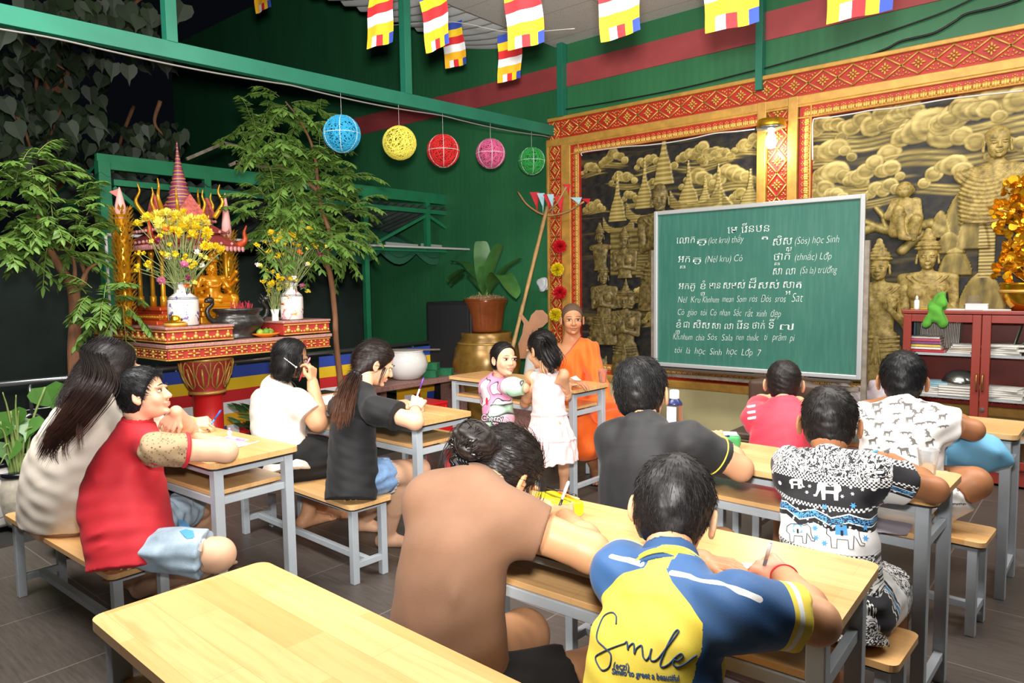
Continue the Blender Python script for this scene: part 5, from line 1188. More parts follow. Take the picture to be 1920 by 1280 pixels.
F = Fld(); ax = unit(p.H+p.R@(A(0, -.14, -.12)*p.s)-N); F.cone(N-ax*.014, N+ax*.03, .076, .060, .01); F.cone(N-ax*.05, N+ax*.08, .06, .05, .006, 's'); F.cut(N-ax*.012, -ax); link_mesh('collar', F.mesh(.004), cloth('red_collar', '#c21f2b'), p.root)
M_DEN = mat('light_denim', '#9fb4c3', .85, var=.2, vscale=18, bump=.3, bscale=450)
p.shorts(M_DEN, (.10, .10, .06), (.86, .8), ((.064, .088), (.06, .08)), cuts=(), h=.006, wr=.006)
bv = bvh_of(p.sho); vd = ray(370, 990); mb = MB(); mb2 = MB()
for pl, m_ in (([(330, 972), (345, 975), (362, 995), (366, 1008), (352, 1010), (338, 996)], mb), ([(366, 1000), (385, 1010), (390, 1022), (376, 1034), (370, 1030), (374, 1018), (362, 1012)], mb2)):
    Q = project(bv, None, vd, [Py(x, y, 1.2) for x, y in pl+[tuple(np.mean(pl, 0))]], .002); k = len(pl); m_.add(Q, [(i, (i+1) % k, k) for i in range(k)])
mb.build('shorts_print', cloth('blue_print', '#3f7fd0'), p.root); mb2.build('shorts_print', cloth('white_print', '#e5e8ea'), p.root)
hair_cap(p.root, p.H, p.R, p.s, hair_mat('#0b0b0c'), [((0, 0.30, 0.20), (0, 1, -0.42)), ((0, -.3, -.34), (0, .12, -1)), ((0, .06, -.1), (0, .9, -.5))], grow=1.12, whorl=(0, -.3, .4), strands=4600, slen=.17, lift=.08, w=.0036, seed=43, h=.0042)
face_parts(p.root, p.P, p.R, p.s, look=(0, .3), open_=.9)

ON_SHIRT = ('collar', 'collar_piping', 'cursive_print', 'small_print', 'elephant_print', 'outline_print', 'snowflake_print', 'animal_print', 'shoulder_stripes', 'sleeve_piping', 'sleeve_band', 'cherry_print', 'lettering_print')
ON_SHORTS = ('shorts_print', 'frayed_hem'); ON_HAIR = ('hair_clip', 'hair_tie', 'claw_clip', 'loose_hair', 'braid'); ON_BODY = ('eye', 'eyelash', 'eyebrow')
for _p in ALLP:
    tuck(_p); kids = list(_p.root.children); first = {}
    for c_ in kids:
        st_ = c_.name.split('.')[0]; first.setdefault(st_, c_)
    base = Vector((float(_p.B[0]), float(_p.B[1]), 0.0)); _p.root.location = base
    for c_ in kids:
        st_ = c_.name.split('.')[0]; par = None
        for names, tgt in ((ON_SHIRT, 'shirt'), (ON_SHORTS, 'shorts'), (ON_HAIR, 'hair'), (ON_BODY, 'body')):
            if st_ in names and tgt in first: par = first[tgt]
        if par is not None: c_.parent = par; c_.matrix_parent_inverse = Matrix.Identity(4)
        else: c_.location = c_.location-base
# ================================================================== CARVED FRAME, MURALS, CHALKBOARD, CABINET
M_GOLD = mat('gilt_paint', '#cb9a48', 0.42, 0.25, var=0.18, vscale=12, bump=0.25, bscale=70)
M_GOLDB = mat('bright_gilt', '#dcae58', 0.38, 0.3, var=0.15, vscale=30)
M_RED = mat('red_lacquer_ground', '#b5281c', 0.5, var=0.15, vscale=10)
Xw = lambda px, py=300: Py(px, py, YW)[0]
XL0, XL1 = Xw(1033), Xw(1057); XP0, XP1 = Xw(1091), Xw(1423); XM0, XM1 = Xw(1443), Xw(1479); XR0, XR1 = Xw(1525), 0.95
ZP1, ZP0 = 2.757, 0.60; ZB0, ZB1, ZT = 2.955, 3.125, 3.165
fr = thing('gilded_surround', 'gilded and red carved frame with rosette bands around both wall murals', 'carving', (XL0, YW, 0.44))
o_ = np.array([XL0, YW, 0.44])
def fbuild(mb, name, m, sm=False):
    mb.v = [tuple(np.array(v)-o_) for v in mb.v]; return mb.build(name, m, fr, sm)
WN = [0]
def wbox(mb, x0, x1, z0, z1, d, b=0.006, y=YW): WN[0] += 1; d = d+.0009*(WN[0] % 9); mb.box(((x0+x1)/2, y-d/2, (z0+z1)/2), (abs(x1-x0), d, abs(z1-z0)), b=b)
mb = MB(); wbox(mb, XL0, XR1+.25, .5, ZB1, .006, 0); wbox(mb, XL0, XR1+.25, ZB0-.01, ZB1+.01, .035, 0); wbox(mb, XL0, XL1, .5, ZB1, .035, 0); wbox(mb, XM0, XM1, .5, ZB0, .035, 0)
for (a, b) in ((XP0, XP1), (XR0, XR1)):
    wbox(mb, a-.10, a-.0, ZP0-.1, ZP1+.095, .045, 0); wbox(mb, b, b+.10 if b == XR1 else b+.0001, ZP0-.1, ZP1+.095, .045, 0); wbox(mb, a-.1, b+.0, ZP1, ZP1+.095, .045, 0); wbox(mb, a-.1, b, ZP0-.10, ZP0, .045, 0)
fbuild(mb, 'red_ground', M_RED)
mb = MB()
for z0, z1, d in ((ZB1+.005, ZT, .06), (ZB0-.085, ZB0-.012, .065), (ZP1+.095, ZP1+.115, .06), (ZP1+.002, ZP1+.016, .055)): wbox(mb, XL0 if z0 > ZB0-.1 else XP0-.12, XR1+.3, z0, z1, d)
for x0, x1, d in ((XL0-.015, XL0+.015, .06), (XL1+.008, XP0-.105, .065), (XP0-.018, XP0-.002, .055), (XP1+.005, XM0-.010, .07), (XM1+.010, XR0-.11, .07), (XR0-.016, XR0-.002, .055)): wbox(mb, x0, x1, .5, ZB0-.01, d)
wbox(mb, XL0, XR1+.3, ZP0-.016, ZP0-.002, .055); wbox(mb, XL0-.01, XR1+.3, .425, ZP0-.10, .09, .012)
fbuild(mb, 'moulding', M_GOLD)
def rosette(mb, c, w, h, y, alt):
    """diamond lattice cell with an eight-petal flower and corner scrolls"""
    P_ = lambda x, z, d=0: (c[0]+x, y-d, c[1]+z)
    for a, b in (((-w/2, 0), (0, h/2)), ((0, h/2), (w/2, 0)), ((w/2, 0), (0, -h/2)), ((0, -h/2), (-w/2, 0))): mb.bar(P_(*a, .012), P_(*b, .012), .010, .014, (0, 1, 0), 0)
    R0 = min(w, h)
    for k in range(8):
        a = k*math.pi/4; r = R0*(.20 if k % 2 == 0 else .15); l = R0*(.115 if k % 2 == 0 else .075)
        ca, sa = math.cos(a), math.sin(a); mb.ball(P_(r*ca, r*sa, .008), (l, .014, R0*.052), 7, 5, np.array([[ca, 0, -sa], [0, 1, 0], [sa, 0, ca]]))
    mb.ball(P_(0, 0, .012), (R0*.065, .02, R0*.065), 8, 6)
    for sx in (-1, 1):
        for sz in (-1, 1):
            for q, (ax, az, l, an) in enumerate(((.36, .36, .085, .8), (.27, .42, .06, .2), (.43, .24, .06, 1.4), (.45, .43, .045, .8))):
                an = an*sx*sz; ca, sa = math.cos(an), math.sin(an); mb.ball(P_(sx*ax*w, sz*az*h, .008), (R0*l, .012, R0*.034), 6, 5, np.array([[ca, 0, -sa], [0, 1, 0], [sa, 0, ca]]))
mb = MB(); n = 25; w = (XR1+.25-XL1)/n
for i in range(n): rosette(mb, (XL1+w*(i+.5), (ZB0+ZB1)/2), w, ZB1-ZB0-.01, YW-.035, i)
wv = XL1-XL0-.03; n = 13; h = (ZB1-.52)/n
for i in range(n): rosette(mb, ((XL0+XL1)/2, .52+h*(i+.5)), wv, h, YW-.035, i)
wv = XM1-XM0; n = 12; h = (ZB0-.53)/n
for i in range(n): rosette(mb, ((XM0+XM1)/2, .52+h*(i+.5)), wv, h, YW-.035, i)
fbuild(mb, 'rosette_carving', M_GOLDB, True)
mb = MB()
def scallop(x, z, dx, dz, y):
    """small lotus-petal carving; dx,dz = direction pointing outward"""
    for s, l in ((-.5, .6), (.5, .6), (0, 1.0)):
        px_, pz_ = x+dz*s*.030+dx*.012, z-dx*s*.030+dz*.012
        R_ = np.array([[abs(dx)+abs(dz)*0, 0, 0], [0, 1, 0], [0, 0, 1]]) if False else np.eye(3)
        mb.ball((px_, y, pz_), (.014+.014*abs(dx)*l, .012, .014+.014*abs(dz)*l), 6, 5)
    for t in np.linspace(0, math.pi, 7): mb.ball((x+dz*math.cos(t)*.026+dx*math.sin(t)*.055-dx*.005, y, z-dx*math.cos(t)*.026+dz*math.sin(t)*.055-dz*.005), (.006, .008, .006), 5, 4)
st = .056
for (a, b) in ((XP0, XP1), (XR0, XR1)):
    for x in np.arange(a-.04, b+.02, st): scallop(x, ZP1+.026, 0, 1, YW-.048); scallop(x, ZP0-.026, 0, -1, YW-.048)
    for z in np.arange(ZP0, ZP1+.02, st): scallop(a-.028, z, -1, 0, YW-.048)
for x in np.arange(XL0, XP0-.06, st): scallop(x, ZP0-.026, 0, -1, YW-.048)
fbuild(mb, 'lotus_petal_carving', M_GOLDB, True)
# ---------------- murals: raised plaster, black ground rubbed with gold
def fbm(X, Z, seed, sc):
    r = np.random.default_rng(seed); o = np.zeros_like(X); a = 1
    for k in range(5):
        for _ in range(3):
            th = r.uniform(0, 6.28); f = sc*(1.9**k)*r.uniform(.7, 1.3); o += a*np.sin((X*math.cos(th)+Z*math.sin(th))*f+r.uniform(0, 6.28)+1.3*np.sin(Z*f*.7))
        a *= .55
    return o/4
class Relief:
    def __init__(s, x0, x1, z0, z1, st=0.0065):
        s.x = np.arange(x0, x1+st/2, st); s.z = np.arange(z0, z1+st/2, st); s.X, s.Z = np.meshgrid(s.x, s.z, indexing='ij')
        s.h = np.zeros_like(s.X); n = fbm(s.X*.5, s.Z*4, 5, 7)
        s.g = np.clip(.02+.30*np.maximum(n-.42, 0)+.03*fbm(s.X, s.Z, 6, 60), 0, 1)
    def cloud(s, cx, cz, w, seed=0):
        r = np.random.default_rng(seed); n = 7
        pass
        for k in range(n):
            a = k/(n-1)*2-1; px_ = cx+a*w*.46; pz_ = cz-w*.10+w*.30*(1-a*a)*r.uniform(.35, 1.1); R0 = w*r.uniform(.15, .25)*(1.15-.5*abs(a))
            d = np.hypot(s.X-px_, (s.Z-pz_)*1.15)/R0*(1+.16*fbm(s.X*1.3, s.Z*1.3, seed+k, 16)); m = d < 1
            sw = .60+.26*fbm(s.X*.7, s.Z*1.4, k+seed, 30)+.26*np.clip((s.Z-pz_)/R0, -1, 1)+.12*np.exp(-((d-.80)/.12)**2)-.12*np.exp(-((d-.55)/.10)**2)-.30*np.clip((d-.90)/.10, 0, 1)
            e = np.clip((1-d)/.06, 0, 1); s.g[m] = (s.g*(1-e)+np.clip(sw, .05, 1)*e)[m]; s.h[m] = np.maximum(s.h, .006*np.sqrt(np.clip(1-d*d, 0, 1)))[m]
        for q_ in range(3):
            zz = cz-w*(.16+.07*q_); m2_ = np.exp(-((s.X-cx-w*r.uniform(-.3, .3))/(w*.55))**4-((s.Z-zz-.02*np.sin(s.X*9))/(w*.028))**2); s.g = np.maximum(s.g, m2_*(.62+.3*fbm(s.X*.5, s.Z*3, seed+q_, 30)))
    def mound(s, cx, cz, w, h, seed=1):
        d = np.clip(1-np.abs((s.X-cx)/(w/2))**1.6, 0, 1)**.55*h; t = (s.Z-cz); m = (t > 0) & (t < d) & (np.abs(s.X-cx) < w/2)
        e = np.clip((d-t)/.05, 0, 1); s.g[m] = (np.clip(.45+.35*(1-e)+.28*fbm(s.X*2, s.Z*.5, seed, 30), .1, 1))[m]; s.h[m] = np.maximum(s.h, .03*np.sqrt(e))[m]
    def spire(s, cx, z0, w, h, tiers=6):
        t = (s.Z-z0)/h; m = (t > 0) & (t < 1)
        wd = w/2*np.where(t < .35, 1-t*1.2, .58*np.exp(-(t-.35)*5.2))+.006
        m &= np.abs(s.X-cx) < wd; st = .5+.5*np.sign(np.sin(t*tiers*14)); s.g[m] = (np.clip(.35+.3*st+.2*(1-np.abs(s.X-cx)/wd), 0, 1))[m]; s.h[m] = np.maximum(s.h, .012)[m]
    def roof(s, cx, z0, w, h):
        t = (s.Z-z0)/h; c = (s.X-cx)/(w/2); m = (t > .25*c**2*1.6) & (t < .45+.75*np.abs(c)**3.2) & (np.abs(c) < 1); st = .5+.5*np.sign(np.sin(s.Z*260))
        s.g[m] = (np.clip(.3+.25*st+.15*fbm(s.X, s.Z, 3, 30), 0, 1))[m]; s.h[m] = np.maximum(s.h, .014)[m]
    def block(s, x0, x1, z0, z1, lines=90, v=.32):
        m = (s.X > x0) & (s.X < x1) & (s.Z > z0) & (s.Z < z1); st = .5+.5*np.sign(np.sin(s.Z*lines*2)); s.g[m] = (np.clip(v*.5+v*st*.8+.1*fbm(s.X, s.Z, 8, 40), 0, 1))[m]; s.h[m] = np.maximum(s.h, .008)[m]
    def band(s, pts, w, v=.75):
        for (a, b) in zip(pts[:-1], pts[1:]):
            a = np.array(a); b = np.array(b); ba = b-a; hh = np.clip(((s.X-a[0])*ba[0]+(s.Z-a[1])*ba[1])/(ba@ba), 0, 1); d = np.hypot(s.X-a[0]-hh*ba[0], s.Z-a[1]-hh*ba[1])/w
            m = d < 1; s.g[m] = np.clip(v*(1-.5*d)+.2*fbm(s.X, s.Z, 4, 60), 0, 1)[m]; s.h[m] = np.maximum(s.h, .022*np.sqrt(np.clip(1-d*d, 0, 1)))[m]
    def build(s, name, root, org):
        Pn = np.stack([s.X, YW-.012-s.h, s.Z], -1)-org; mb = MB(); a, b, _ = Pn.shape
        idx = np.arange(a*b).reshape(a, b); F = np.stack([idx[:-1, :-1], idx[1:, :-1], idx[1:, 1:], idx[:-1, 1:]], -1).reshape(-1, 4)
        me = bpy.data.meshes.new(name); V = Pn.reshape(-1, 3); me.vertices.add(len(V)); me.vertices.foreach_set('co', V.astype(np.float32).ravel()); me.loops.add(len(F)*4); me.loops.foreach_set('vertex_index', F.astype(np.int32).ravel()); me.polygons.add(len(F)); me.polygons.foreach_set('loop_start', np.arange(0, len(F)*4, 4, dtype=np.int32)); me.polygons.foreach_set('loop_total', np.full(len(F), 4, np.int32)); me.update(calc_edges=True)
        t = np.clip(s.g, 0, 1).reshape(-1, 1); c0, c1, c2 = (np.array(lin(c)) for c in ('#15171d', '#93803f', '#dcc67e')); C = np.where(t < .5, c0*(1-t*2)+c1*t*2, c1*(2-2*t)+c2*(2*t-1)); set_col(me, C)
        return link_mesh(name, me, attr_mat('gold_rubbed_plaster', .55, .15, bump=.35, bscale=120), root)
def Wp(px, py): q = Py(px, py, YW-.03); return q[0], q[2]
r1 = Relief(XP0-.01, XP1+.01, ZP0-.01, ZP1+.01)
for i, (x, y, w) in enumerate([(1106, 318, .28), (1148, 298, .36), (1166, 335, .36), (1215, 305, .36), (1290, 300, .40), (1340, 290, .38), (1180, 372, .28), (1112, 388, .30), (1372, 332, .5), (1316, 285, .3), (1306, 340, .42), (1402, 272, .34), (1380, 372, .3), (1205, 548, .32), (1222, 345, .2), (1345, 380, .28), (1218, 600, .25)]): r1.cloud(*Wp(x, y), w*.8, i)
for x, y0, w, h in ((1156, 415, .2, .5), (1207, 390, .2, .48), (1243, 345, .2, .62), (1289, 392, .24, .45), (1345, 395, .2, .42), (1320, 392, .16, .3), (1405, 392, .2, .35)): a, b = Wp(x, y0); r1.spire(a, b, w, h)
for x, y, w, h in ((1158, 440, .36, .16), (1207, 420, .42, .2), (1300, 400, .5, .2), (1395, 405, .4, .2)): a, b = Wp(x, y); r1.roof(a, b, w, h)
a, b = Wp(1143, 470); c, d = Wp(1226, 415); r1.block(a, c, b-.25, d-.05, 60); a, b = Wp(1190, 520); c, d = Wp(1228, 465); r1.block(a, c, b, d, 110)
r2 = Relief(XR0-.01, XR1, ZP0-.01, ZP1+.01)
for i, (x, y, w) in enumerate([(1555, 240, .34), (1635, 237, .50), (1700, 222, .36), (1745, 260, .62), (1850, 205, .62), (1555, 290, .36), (1565, 335, .42), (1638, 325, .40), (1785, 328, .40), (1655, 360, .30), (1900, 280, .3), (1815, 215, .4), (1545, 365, .3)]): r2.cloud(*Wp(x, y), w, 30+i)
for x, y, w, h in ((1800, 440, .26, .42), (1762, 420, .14, .20), (1780, 450, .2, .16), (1825, 440, .2, .3), (1790, 490, .22, .2), (1840, 560, .3, .3)): a, b = Wp(x, y); r2.mound(a, b-.1, w, h)
a, b = Wp(1833, 520); c, d = Wp(1868, 392); r2.block(a, c, b, d, 130, .75)
r2.band([Wp(1620, 432), Wp(1640, 425), Wp(1680, 435), Wp(1710, 425), Wp(1745, 418), Wp(1765, 430)], .035); r2.band([Wp(1660, 428), Wp(1655, 405), Wp(1643, 390)], .02); r2.band([Wp(1690, 470), Wp(1725, 440)], .035); r2.band([Wp(1620, 415), Wp(1660, 430)], .022)
M_STATUE = NG('rubbed_gold_figure'); _g = M_STATUE; _g.set(.5, .15); _g.base(_g.ramp(_g.noise(_g.coords(), 22, 6, .7), [(.25, '#38301c'), (.48, '#9c8646'), (.75, '#cfb76c')])); _g.bump(_g.noise(_g.coords(), 90, 3), .25, .003); M_STATUE = M_STATUE.m
_g2 = NG('dark_rubbed_figure'); _g2.set(.5, .15); _g2.base(_g2.ramp(_g2.noise(_g2.coords(), 22, 6, .7), [(.28, '#1d1a12'), (.5, '#6e5f34'), (.76, '#a8935a')])); _g2.bump(_g2.noise(_g2.coords(), 90, 3), .25, .003); M_DSTAT = _g2.m
m1 = thing('relief_mural', 'black and gold relief mural with temple spires and praying figures, left of the chalkboard', 'mural', ((XP0+XP1)/2, YW, ZP0)); m2 = thing('relief_mural', 'black and gold relief mural with clouds, a perched monkey and a robed standing figure', 'mural', ((XR0+XR1)/2, YW, ZP0))
O1, O2 = np.array(m1.location), np.array(m2.location); r1.build('painted_ground', m1, O1); r2.build('painted_ground', m2, O2)
def deity(root, org, cx, cz, s, turn=0.0, crown=1, pose='pray', bust=True, skirt=True, flat=.5, faces=1, robe=False, body=True, lean=0.0, yoff=0.0):
    """carved figure, s = head height; head centre at (cx,cz); faces the hall"""
    F = Fld(); R = headrot(A(math.sin(turn), math.cos(turn), -.08)); H = A(0, .05*s, 0)
    P = head(F, H, R, s, nose=.8, ear_out=.02)
    if faces > 1: head(F, H+A(.30*s, -.05*s, 0), headrot(A(.55, .8, -.08)), s, nose=.8); head(F, H-A(.30*s, .05*s, 0), headrot(A(-.75, .6, -.08)), s*.96, nose=.8)
    for q in (-1, 1): F.ell(P(q*.15, .40, .0), A(.085, .03, .035)*s, R, .01*s); F.ell(P(q*.37, 0, -.22), A(.05, .05, .1)*s, None, .02*s)
    if crown:
        z = .28
        for w, h in ((.46, .09), (.43, .07), (.36, .12), (.27, .1), (.19, .12), (.12, .14), (.06, .16))[:7 if crown > 1 else 6]:
            F.ell(H+A((0 if faces == 1 else .05)*s, 0, z*s), A(w*(1.45 if faces > 1 and z < .6 else 1), .9*w, h)*s, None, .015*s); z += h*1.25
    else: F.ell(H+A(0, 0, .36*s), A(.24, .24, .2)*s, None, .05*s) if not robe else None
    if body:
        nk = H+A(lean*.3*s, -.12*s, -.62*s); F.cone(P(0, -.1, -.2), nk, .17*s, .2*s, .08*s); sh = .82*s
        S1, S2 = nk+A(-sh, -.05*s, -.22*s), nk+A(sh, -.05*s, -.22*s)
        if robe: S1, S2 = nk+A(-sh*1.15, -.05*s, -.34*s), nk+A(sh*1.15, -.05*s, -.34*s)
        w = nk+A(lean*s, -.08*s, -1.75*s)
        F.spine(w, nk, [-.1, 0, .35, .75, .95], [(.62 if not robe else .95)*s, (.52 if not robe else .95)*s, (.55 if not robe else 1.0)*s, (.70 if not robe else .95)*s, .3*s], [.36*s, .34*s, .36*s, .38*s, .24*s], [0]*5, A(1, 0, 0), .1*s)
        for S_ in (S1, S2): F.cone(nk-A(0, 0, .12*s), S_, .2*s, .2*s, .1*s)
        if bust:
            for q in (-1, 1): F.ell(nk+A(q*.36*s, .22*s, -.72*s), A(.30, .28, .29)*s, None, .06*s)
        t = np.linspace(-1, 1, 15)
        for rr_ in ((.34, .50) if not robe else ()): 
            pts = [nk+A(rr_*1.35*s*a, .33*s-.12*s*abs(a), -(.12+rr_*.75*(1-a*a))*s) for a in t]; F.chain(pts, [.045*s]*15, .01*s)
        if pose == 'pray':
            for q, S_ in ((-1, S1), (1, S2)):
                E_ = w+A(q*.78*s, .1*s, .45*s); Hd = nk+A(lean*.5*s+q*.06*s, .62*s, -.98*s); F.cone(S_, E_, .19*s, .15*s, .06*s); F.cone(E_, Hd-A(0, 0, .15*s), .15*s, .11*s, .05*s); F.cone(Hd-A(0, 0, .1*s), Hd+A(-q*.02*s, 0, .42*s), .12*s, .05*s, .04*s)
                F.cone(S_*.6+E_*.4-A(0, 0, 0), S_*.55+E_*.45, .215*s, .215*s, .02*s)
        elif pose == 'dance':
            E_ = w+A(-.85*s, 0, .3*s); F.cone(S1, E_, .19*s, .15*s, .06*s); F.cone(E_, w+A(-.6*s, .2*s, -.6*s), .15*s, .1*s, .05*s)
            E_ = w+A(.9*s, 0, .25*s); h_ = nk+A(.45*s, .55*s, -.95*s); F.cone(S2, E_, .19*s, .15*s, .06*s); F.cone(E_, h_, .14*s, .1*s, .05*s)
            for k in range(4): F.cone(h_, h_+A((-.1+.12*k)*s, .05*s, (.42-.04*k)*s), .055*s, .03*s, .01*s)
        if skirt:
            b = w-A(0, 0, .25*s); F.spine(b-A(0, 0, 1.7*s), b+A(0, 0, .2*s), [0, .5, 1], [1.0*s, .92*s, .62*s], [.42*s, .46*s, .36*s], [0]*3, A(1, 0, 0), .06*s)
            for k in range(4): F.chain([b+A(x*s, .46*s-.15*s*abs(x), (.12-.16*k-.12*(1-x*x))*s) for x in np.linspace(-.75, .75, 9)], [.05*s]*9, .015*s)
            for k in (-1, 0, 1): F.cone(b+A(0, .48*s, 0), b+A(k*.16*s, .5*s, -.95*s), .08*s, .05*s, .02*s)
    if robe:
        base = F.disp; F.disp = lambda p: np.where(p[:, 2] < -.72*s, np.sin(np.hypot(p[:, 0]+.25*s, (p[:, 2]+.2*s)*.9)*240)*.016*s, 0)
        F.cut(A(0, 0, -2.45*s), (0, 0, -1))
    F.cut(A(0, -.42*s, 0), (0, -1, 0))
    me = F.mesh((.024 if robe else .032)*s, 'relief_figure'); V = verts(me); V = np.stack([V[:, 0], -(V[:, 1]+.42*s)*flat, V[:, 2]], 1)+A(cx, YW-.014-yoff, cz)-org
    me.vertices.foreach_set('co', V.astype(np.float32).ravel()); me.flip_normals(); me.update(); return link_mesh('relief_figure', me, M_DSTAT if root is m1 else M_STATUE, root)
hs = lambda pxh, px_, py_: pxh*np.linalg.norm(Py(px_, py_, YW)-EYE)/FPX*.97
for (x, y, hp, kw) in ((1178, 562, 33, dict(faces=3, crown=2, yoff=.035)), (1135, 518, 30, dict(turn=.35, crown=2, yoff=.015)), (1172, 452, 27, dict(turn=.1, crown=1, skirt=False)), (1126, 443, 25, dict(turn=.25, crown=1, bust=False, pose='', skirt=False)), (1241, 372, 48, dict(turn=.15, crown=0, bust=False, pose='pray', skirt=True))): a, b = Wp(x, y); deity(m1, O1, a, b, hs(hp, x, y), **kw)
for (x, y, hp, kw) in ((1650, 500, 46, dict(turn=-.05, crown=1, pose='dance')), (1741, 480, 44, dict(turn=.1, crown=1, pose='dance', skirt=False)), (1872, 267, 50, dict(turn=.2, crown=0, bust=False, pose='', skirt=False, robe=True))): a, b = Wp(x, y); deity(m2, O2, a, b, hs(hp, x, y), **kw)
def small_relief(root, org, build, cx, cz, h=.008, flat=.6):
    F = Fld(); build(F); F.cut(A(0, -.02, 0), (0, -1, 0)); me = F.mesh(h, 'relief_figure'); V = verts(me); V = np.stack([V[:, 0], -(V[:, 1]+.02)*flat, V[:, 2]], 1)+A(cx, YW-.016, cz)-org
    me.vertices.foreach_set('co', V.astype(np.float32).ravel()); me.flip_normals(); me.update(); return link_mesh('relief_figure', me, M_DSTAT if root is m1 else M_STATUE, root)
def monkey(F):
    F.spine(A(0, 0, -.20), A(.01, 0, .05), [-.1, 0, .5, 1], [.085, .10, .085, .06], [.07]*4, [0]*4, A(1, 0, 0), .03); F.ell((0, .03, .115), (.062, .06, .062), None, .02); F.ell((0, .075, .09), (.036, .035, .032), None, .02); F.ell((.0, .07, .135), (.04, .018, .012), None, .02)
    for q in (-1, 1): F.ell((q*.060, .02, .105), (.010, .012, .016), None, .01); F.ell((q*.022, .095, .12), (.012, .012, .009), None, .005)
    F.chain([A(-.07, 0, .02), A(-.11, .05, -.08), A(.0, .09, -.07)], [.032, .028, .02]); F.chain([A(.08, 0, .02), A(.10, .02, -.1), A(.10, .02, -.22)], [.032, .027, .02])
    F.chain([A(-.06, .04, -.2), A(-.03, .11, -.04), A(.0, .10, -.24), A(.05, .11, -.26)], [.05, .036, .025, .018]); F.chain([A(.04, .04, -.22), A(.09, .08, -.12), A(.07, .06, -.26)], [.045, .036, .025])
a, b = Wp(1697, 372); small_relief(m2, O2, monkey, a, b-.05)
a, b = Wp(1118, 620)
def tail(F):
    for k in range(9): F.ell((.04*math.sin(k*.7)-.02*k*.3, 0, -.05*k+.12), (.13-.006*k, .045, .036), None, .006)
    F.chain([A(-.05, .0, -.2), A(.02, .02, -.3), A(.10, .01, -.34), A(.12, 0, -.26)], [.05, .05, .035, .01])
small_relief(m1, O1, tail, a, b)
# wires sagging along the murals
def wire(name, pts, r, m, label, cat='wire', n=10, kind=None):
    mb = MB(); mb.tube(bez(pts, n), r, 5); o = mb.build(name, m, None, True); tag(o, label, cat); return o
M_WWIRE = mat('white_cable', '#d9d7d0', .5); M_BWIRE = mat('black_cable', '#151515', .5)
q = lambda x, y, Y=YW-.08: Py(x, y, Y)
wire('string_light_cable', [q(x, y) for x, y in ((1091, 292), (1092, 286), (1125, 281), (1172, 275), (1215, 272), (1262, 266), (1300, 259), (1340, 250), (1382, 246), (1415, 242))], .006, M_WWIRE, 'thin white cable sagging along the top of the left mural', 'cable')
wire('string_light_cable', [q(x, y) for x, y in ((1524, 300), (1524, 232), (1532, 222), (1555, 220), (1600, 213), (1632, 207), (1680, 202), (1722, 195), (1775, 186), (1825, 180), (1918, 170))], .006, M_WWIRE, 'thin white cable sagging along the top of the right mural', 'cable')
wire('power_cable', [q(x, y, YW-.03) for x, y in ((1060, 205), (1150, 190), (1280, 165), (1410, 133), (1440, 126), (1600, 80), (1750, 30), (1830, -5))], .007, M_BWIRE, 'black cable running straight up across the green wall over the gold frame', 'cable')
wire('power_cable', [q(x, y, YW-.03) for x, y in ((1530, 126), (1600, 113), (1660, 92), (1690, 77), (1750, 62), (1790, 40), (1812, 26), (1870, 12), (1920, -4))], .010, M_BWIRE, 'thicker wavy black cable crossing the upper right green wall', 'cable')
# ---------------- chalkboard
YB = 5.5
bl, br_, tl = Py(1237, 682, YB), Py(1612, 707, YB), Py(1231, 400, YB); X0, X1 = tl[0], Py(1619, 368, YB)[0]; Z0, Z1 = .725, 2.015
cb = thing('chalkboard', 'large green chalkboard on a stand covered in chalk handwriting', 'chalkboard', ((X0+X1)/2, YB, 0)); OC = np.array(cb.location)
def cbuild(mb, name, m, sm=False, par=None): mb.v = [tuple(np.array(v)-OC) for v in mb.v]; return mb.build(name, m, par or cb, sm)
mb = MB(); mb.box(((X0+X1)/2, YB+.008, (Z0+Z1)/2), (X1-X0-.01, .012, Z1-Z0-.01)); g = NG('green_board'); v = g.coords((1, 1, 1)); n1 = g.noise(v, 1.6, 5, .6); n2 = g.noise(g.coords((14, 1, 1.2)), 2.5, 4, .6); g.base(g.mix(g.math('MULTIPLY', g.ramp(n2, [(.45, 0.0), (.8, 1.0)]), .12), g.ramp(n1, [(.3, '#266356'), (.7, '#33705f')]), '#8fb3a4')); g.set(.5); M_BOARD = g.m; cbuild(mb, 'board_panel', M_BOARD)
M_ALU = mat('aluminium_frame', '#c3c6c6', .35, .4)
mb = MB()
for z in (Z0, Z1): mb.box(((X0+X1)/2, YB-.004, z), (X1-X0+.03, .026, .034), b=.006)
for x in (X0, X1): mb.box((x, YB-.0052, (Z0+Z1)/2), (.034, .026, Z1-Z0+.03), b=.006)
cbuild(mb, 'board_frame', M_ALU)
mb = MB(); mb.box(((X0+X1)/2, YB-.03, Z0-.035), (X1-X0-.08, .07, .012), b=.003); mb.box(((X0+X1)/2, YB-.062, Z0-.028), (X1-X0-.08, .006, .02), b=.002); cbuild(mb, 'chalk_ledge', mat('dark_ledge', '#4a4238', .6))
M_RUST = mat('worn_steel_post', '#8d8273', .55, .3, var=.3, vscale=14)
for x in (X0-.035, X1+.03):
    mb = MB(); mb.bar((x, YB+.02, .03), (x, YB+.02, Z0+.98), .036, .036); cbuild(mb, 'stand_post', M_RUST)
    mb = MB(); mb.bar((x, YB-.26, .035), (x, YB+.30, .035), .036, .036); cbuild(mb, 'stand_foot', M_RUST)
mb = MB(); mb.bar((X0, YB+.02, Z0-.09), (X1, YB+.02, Z0-.09), .03, .03); cbuild(mb, 'stand_crossbar', M_RUST)
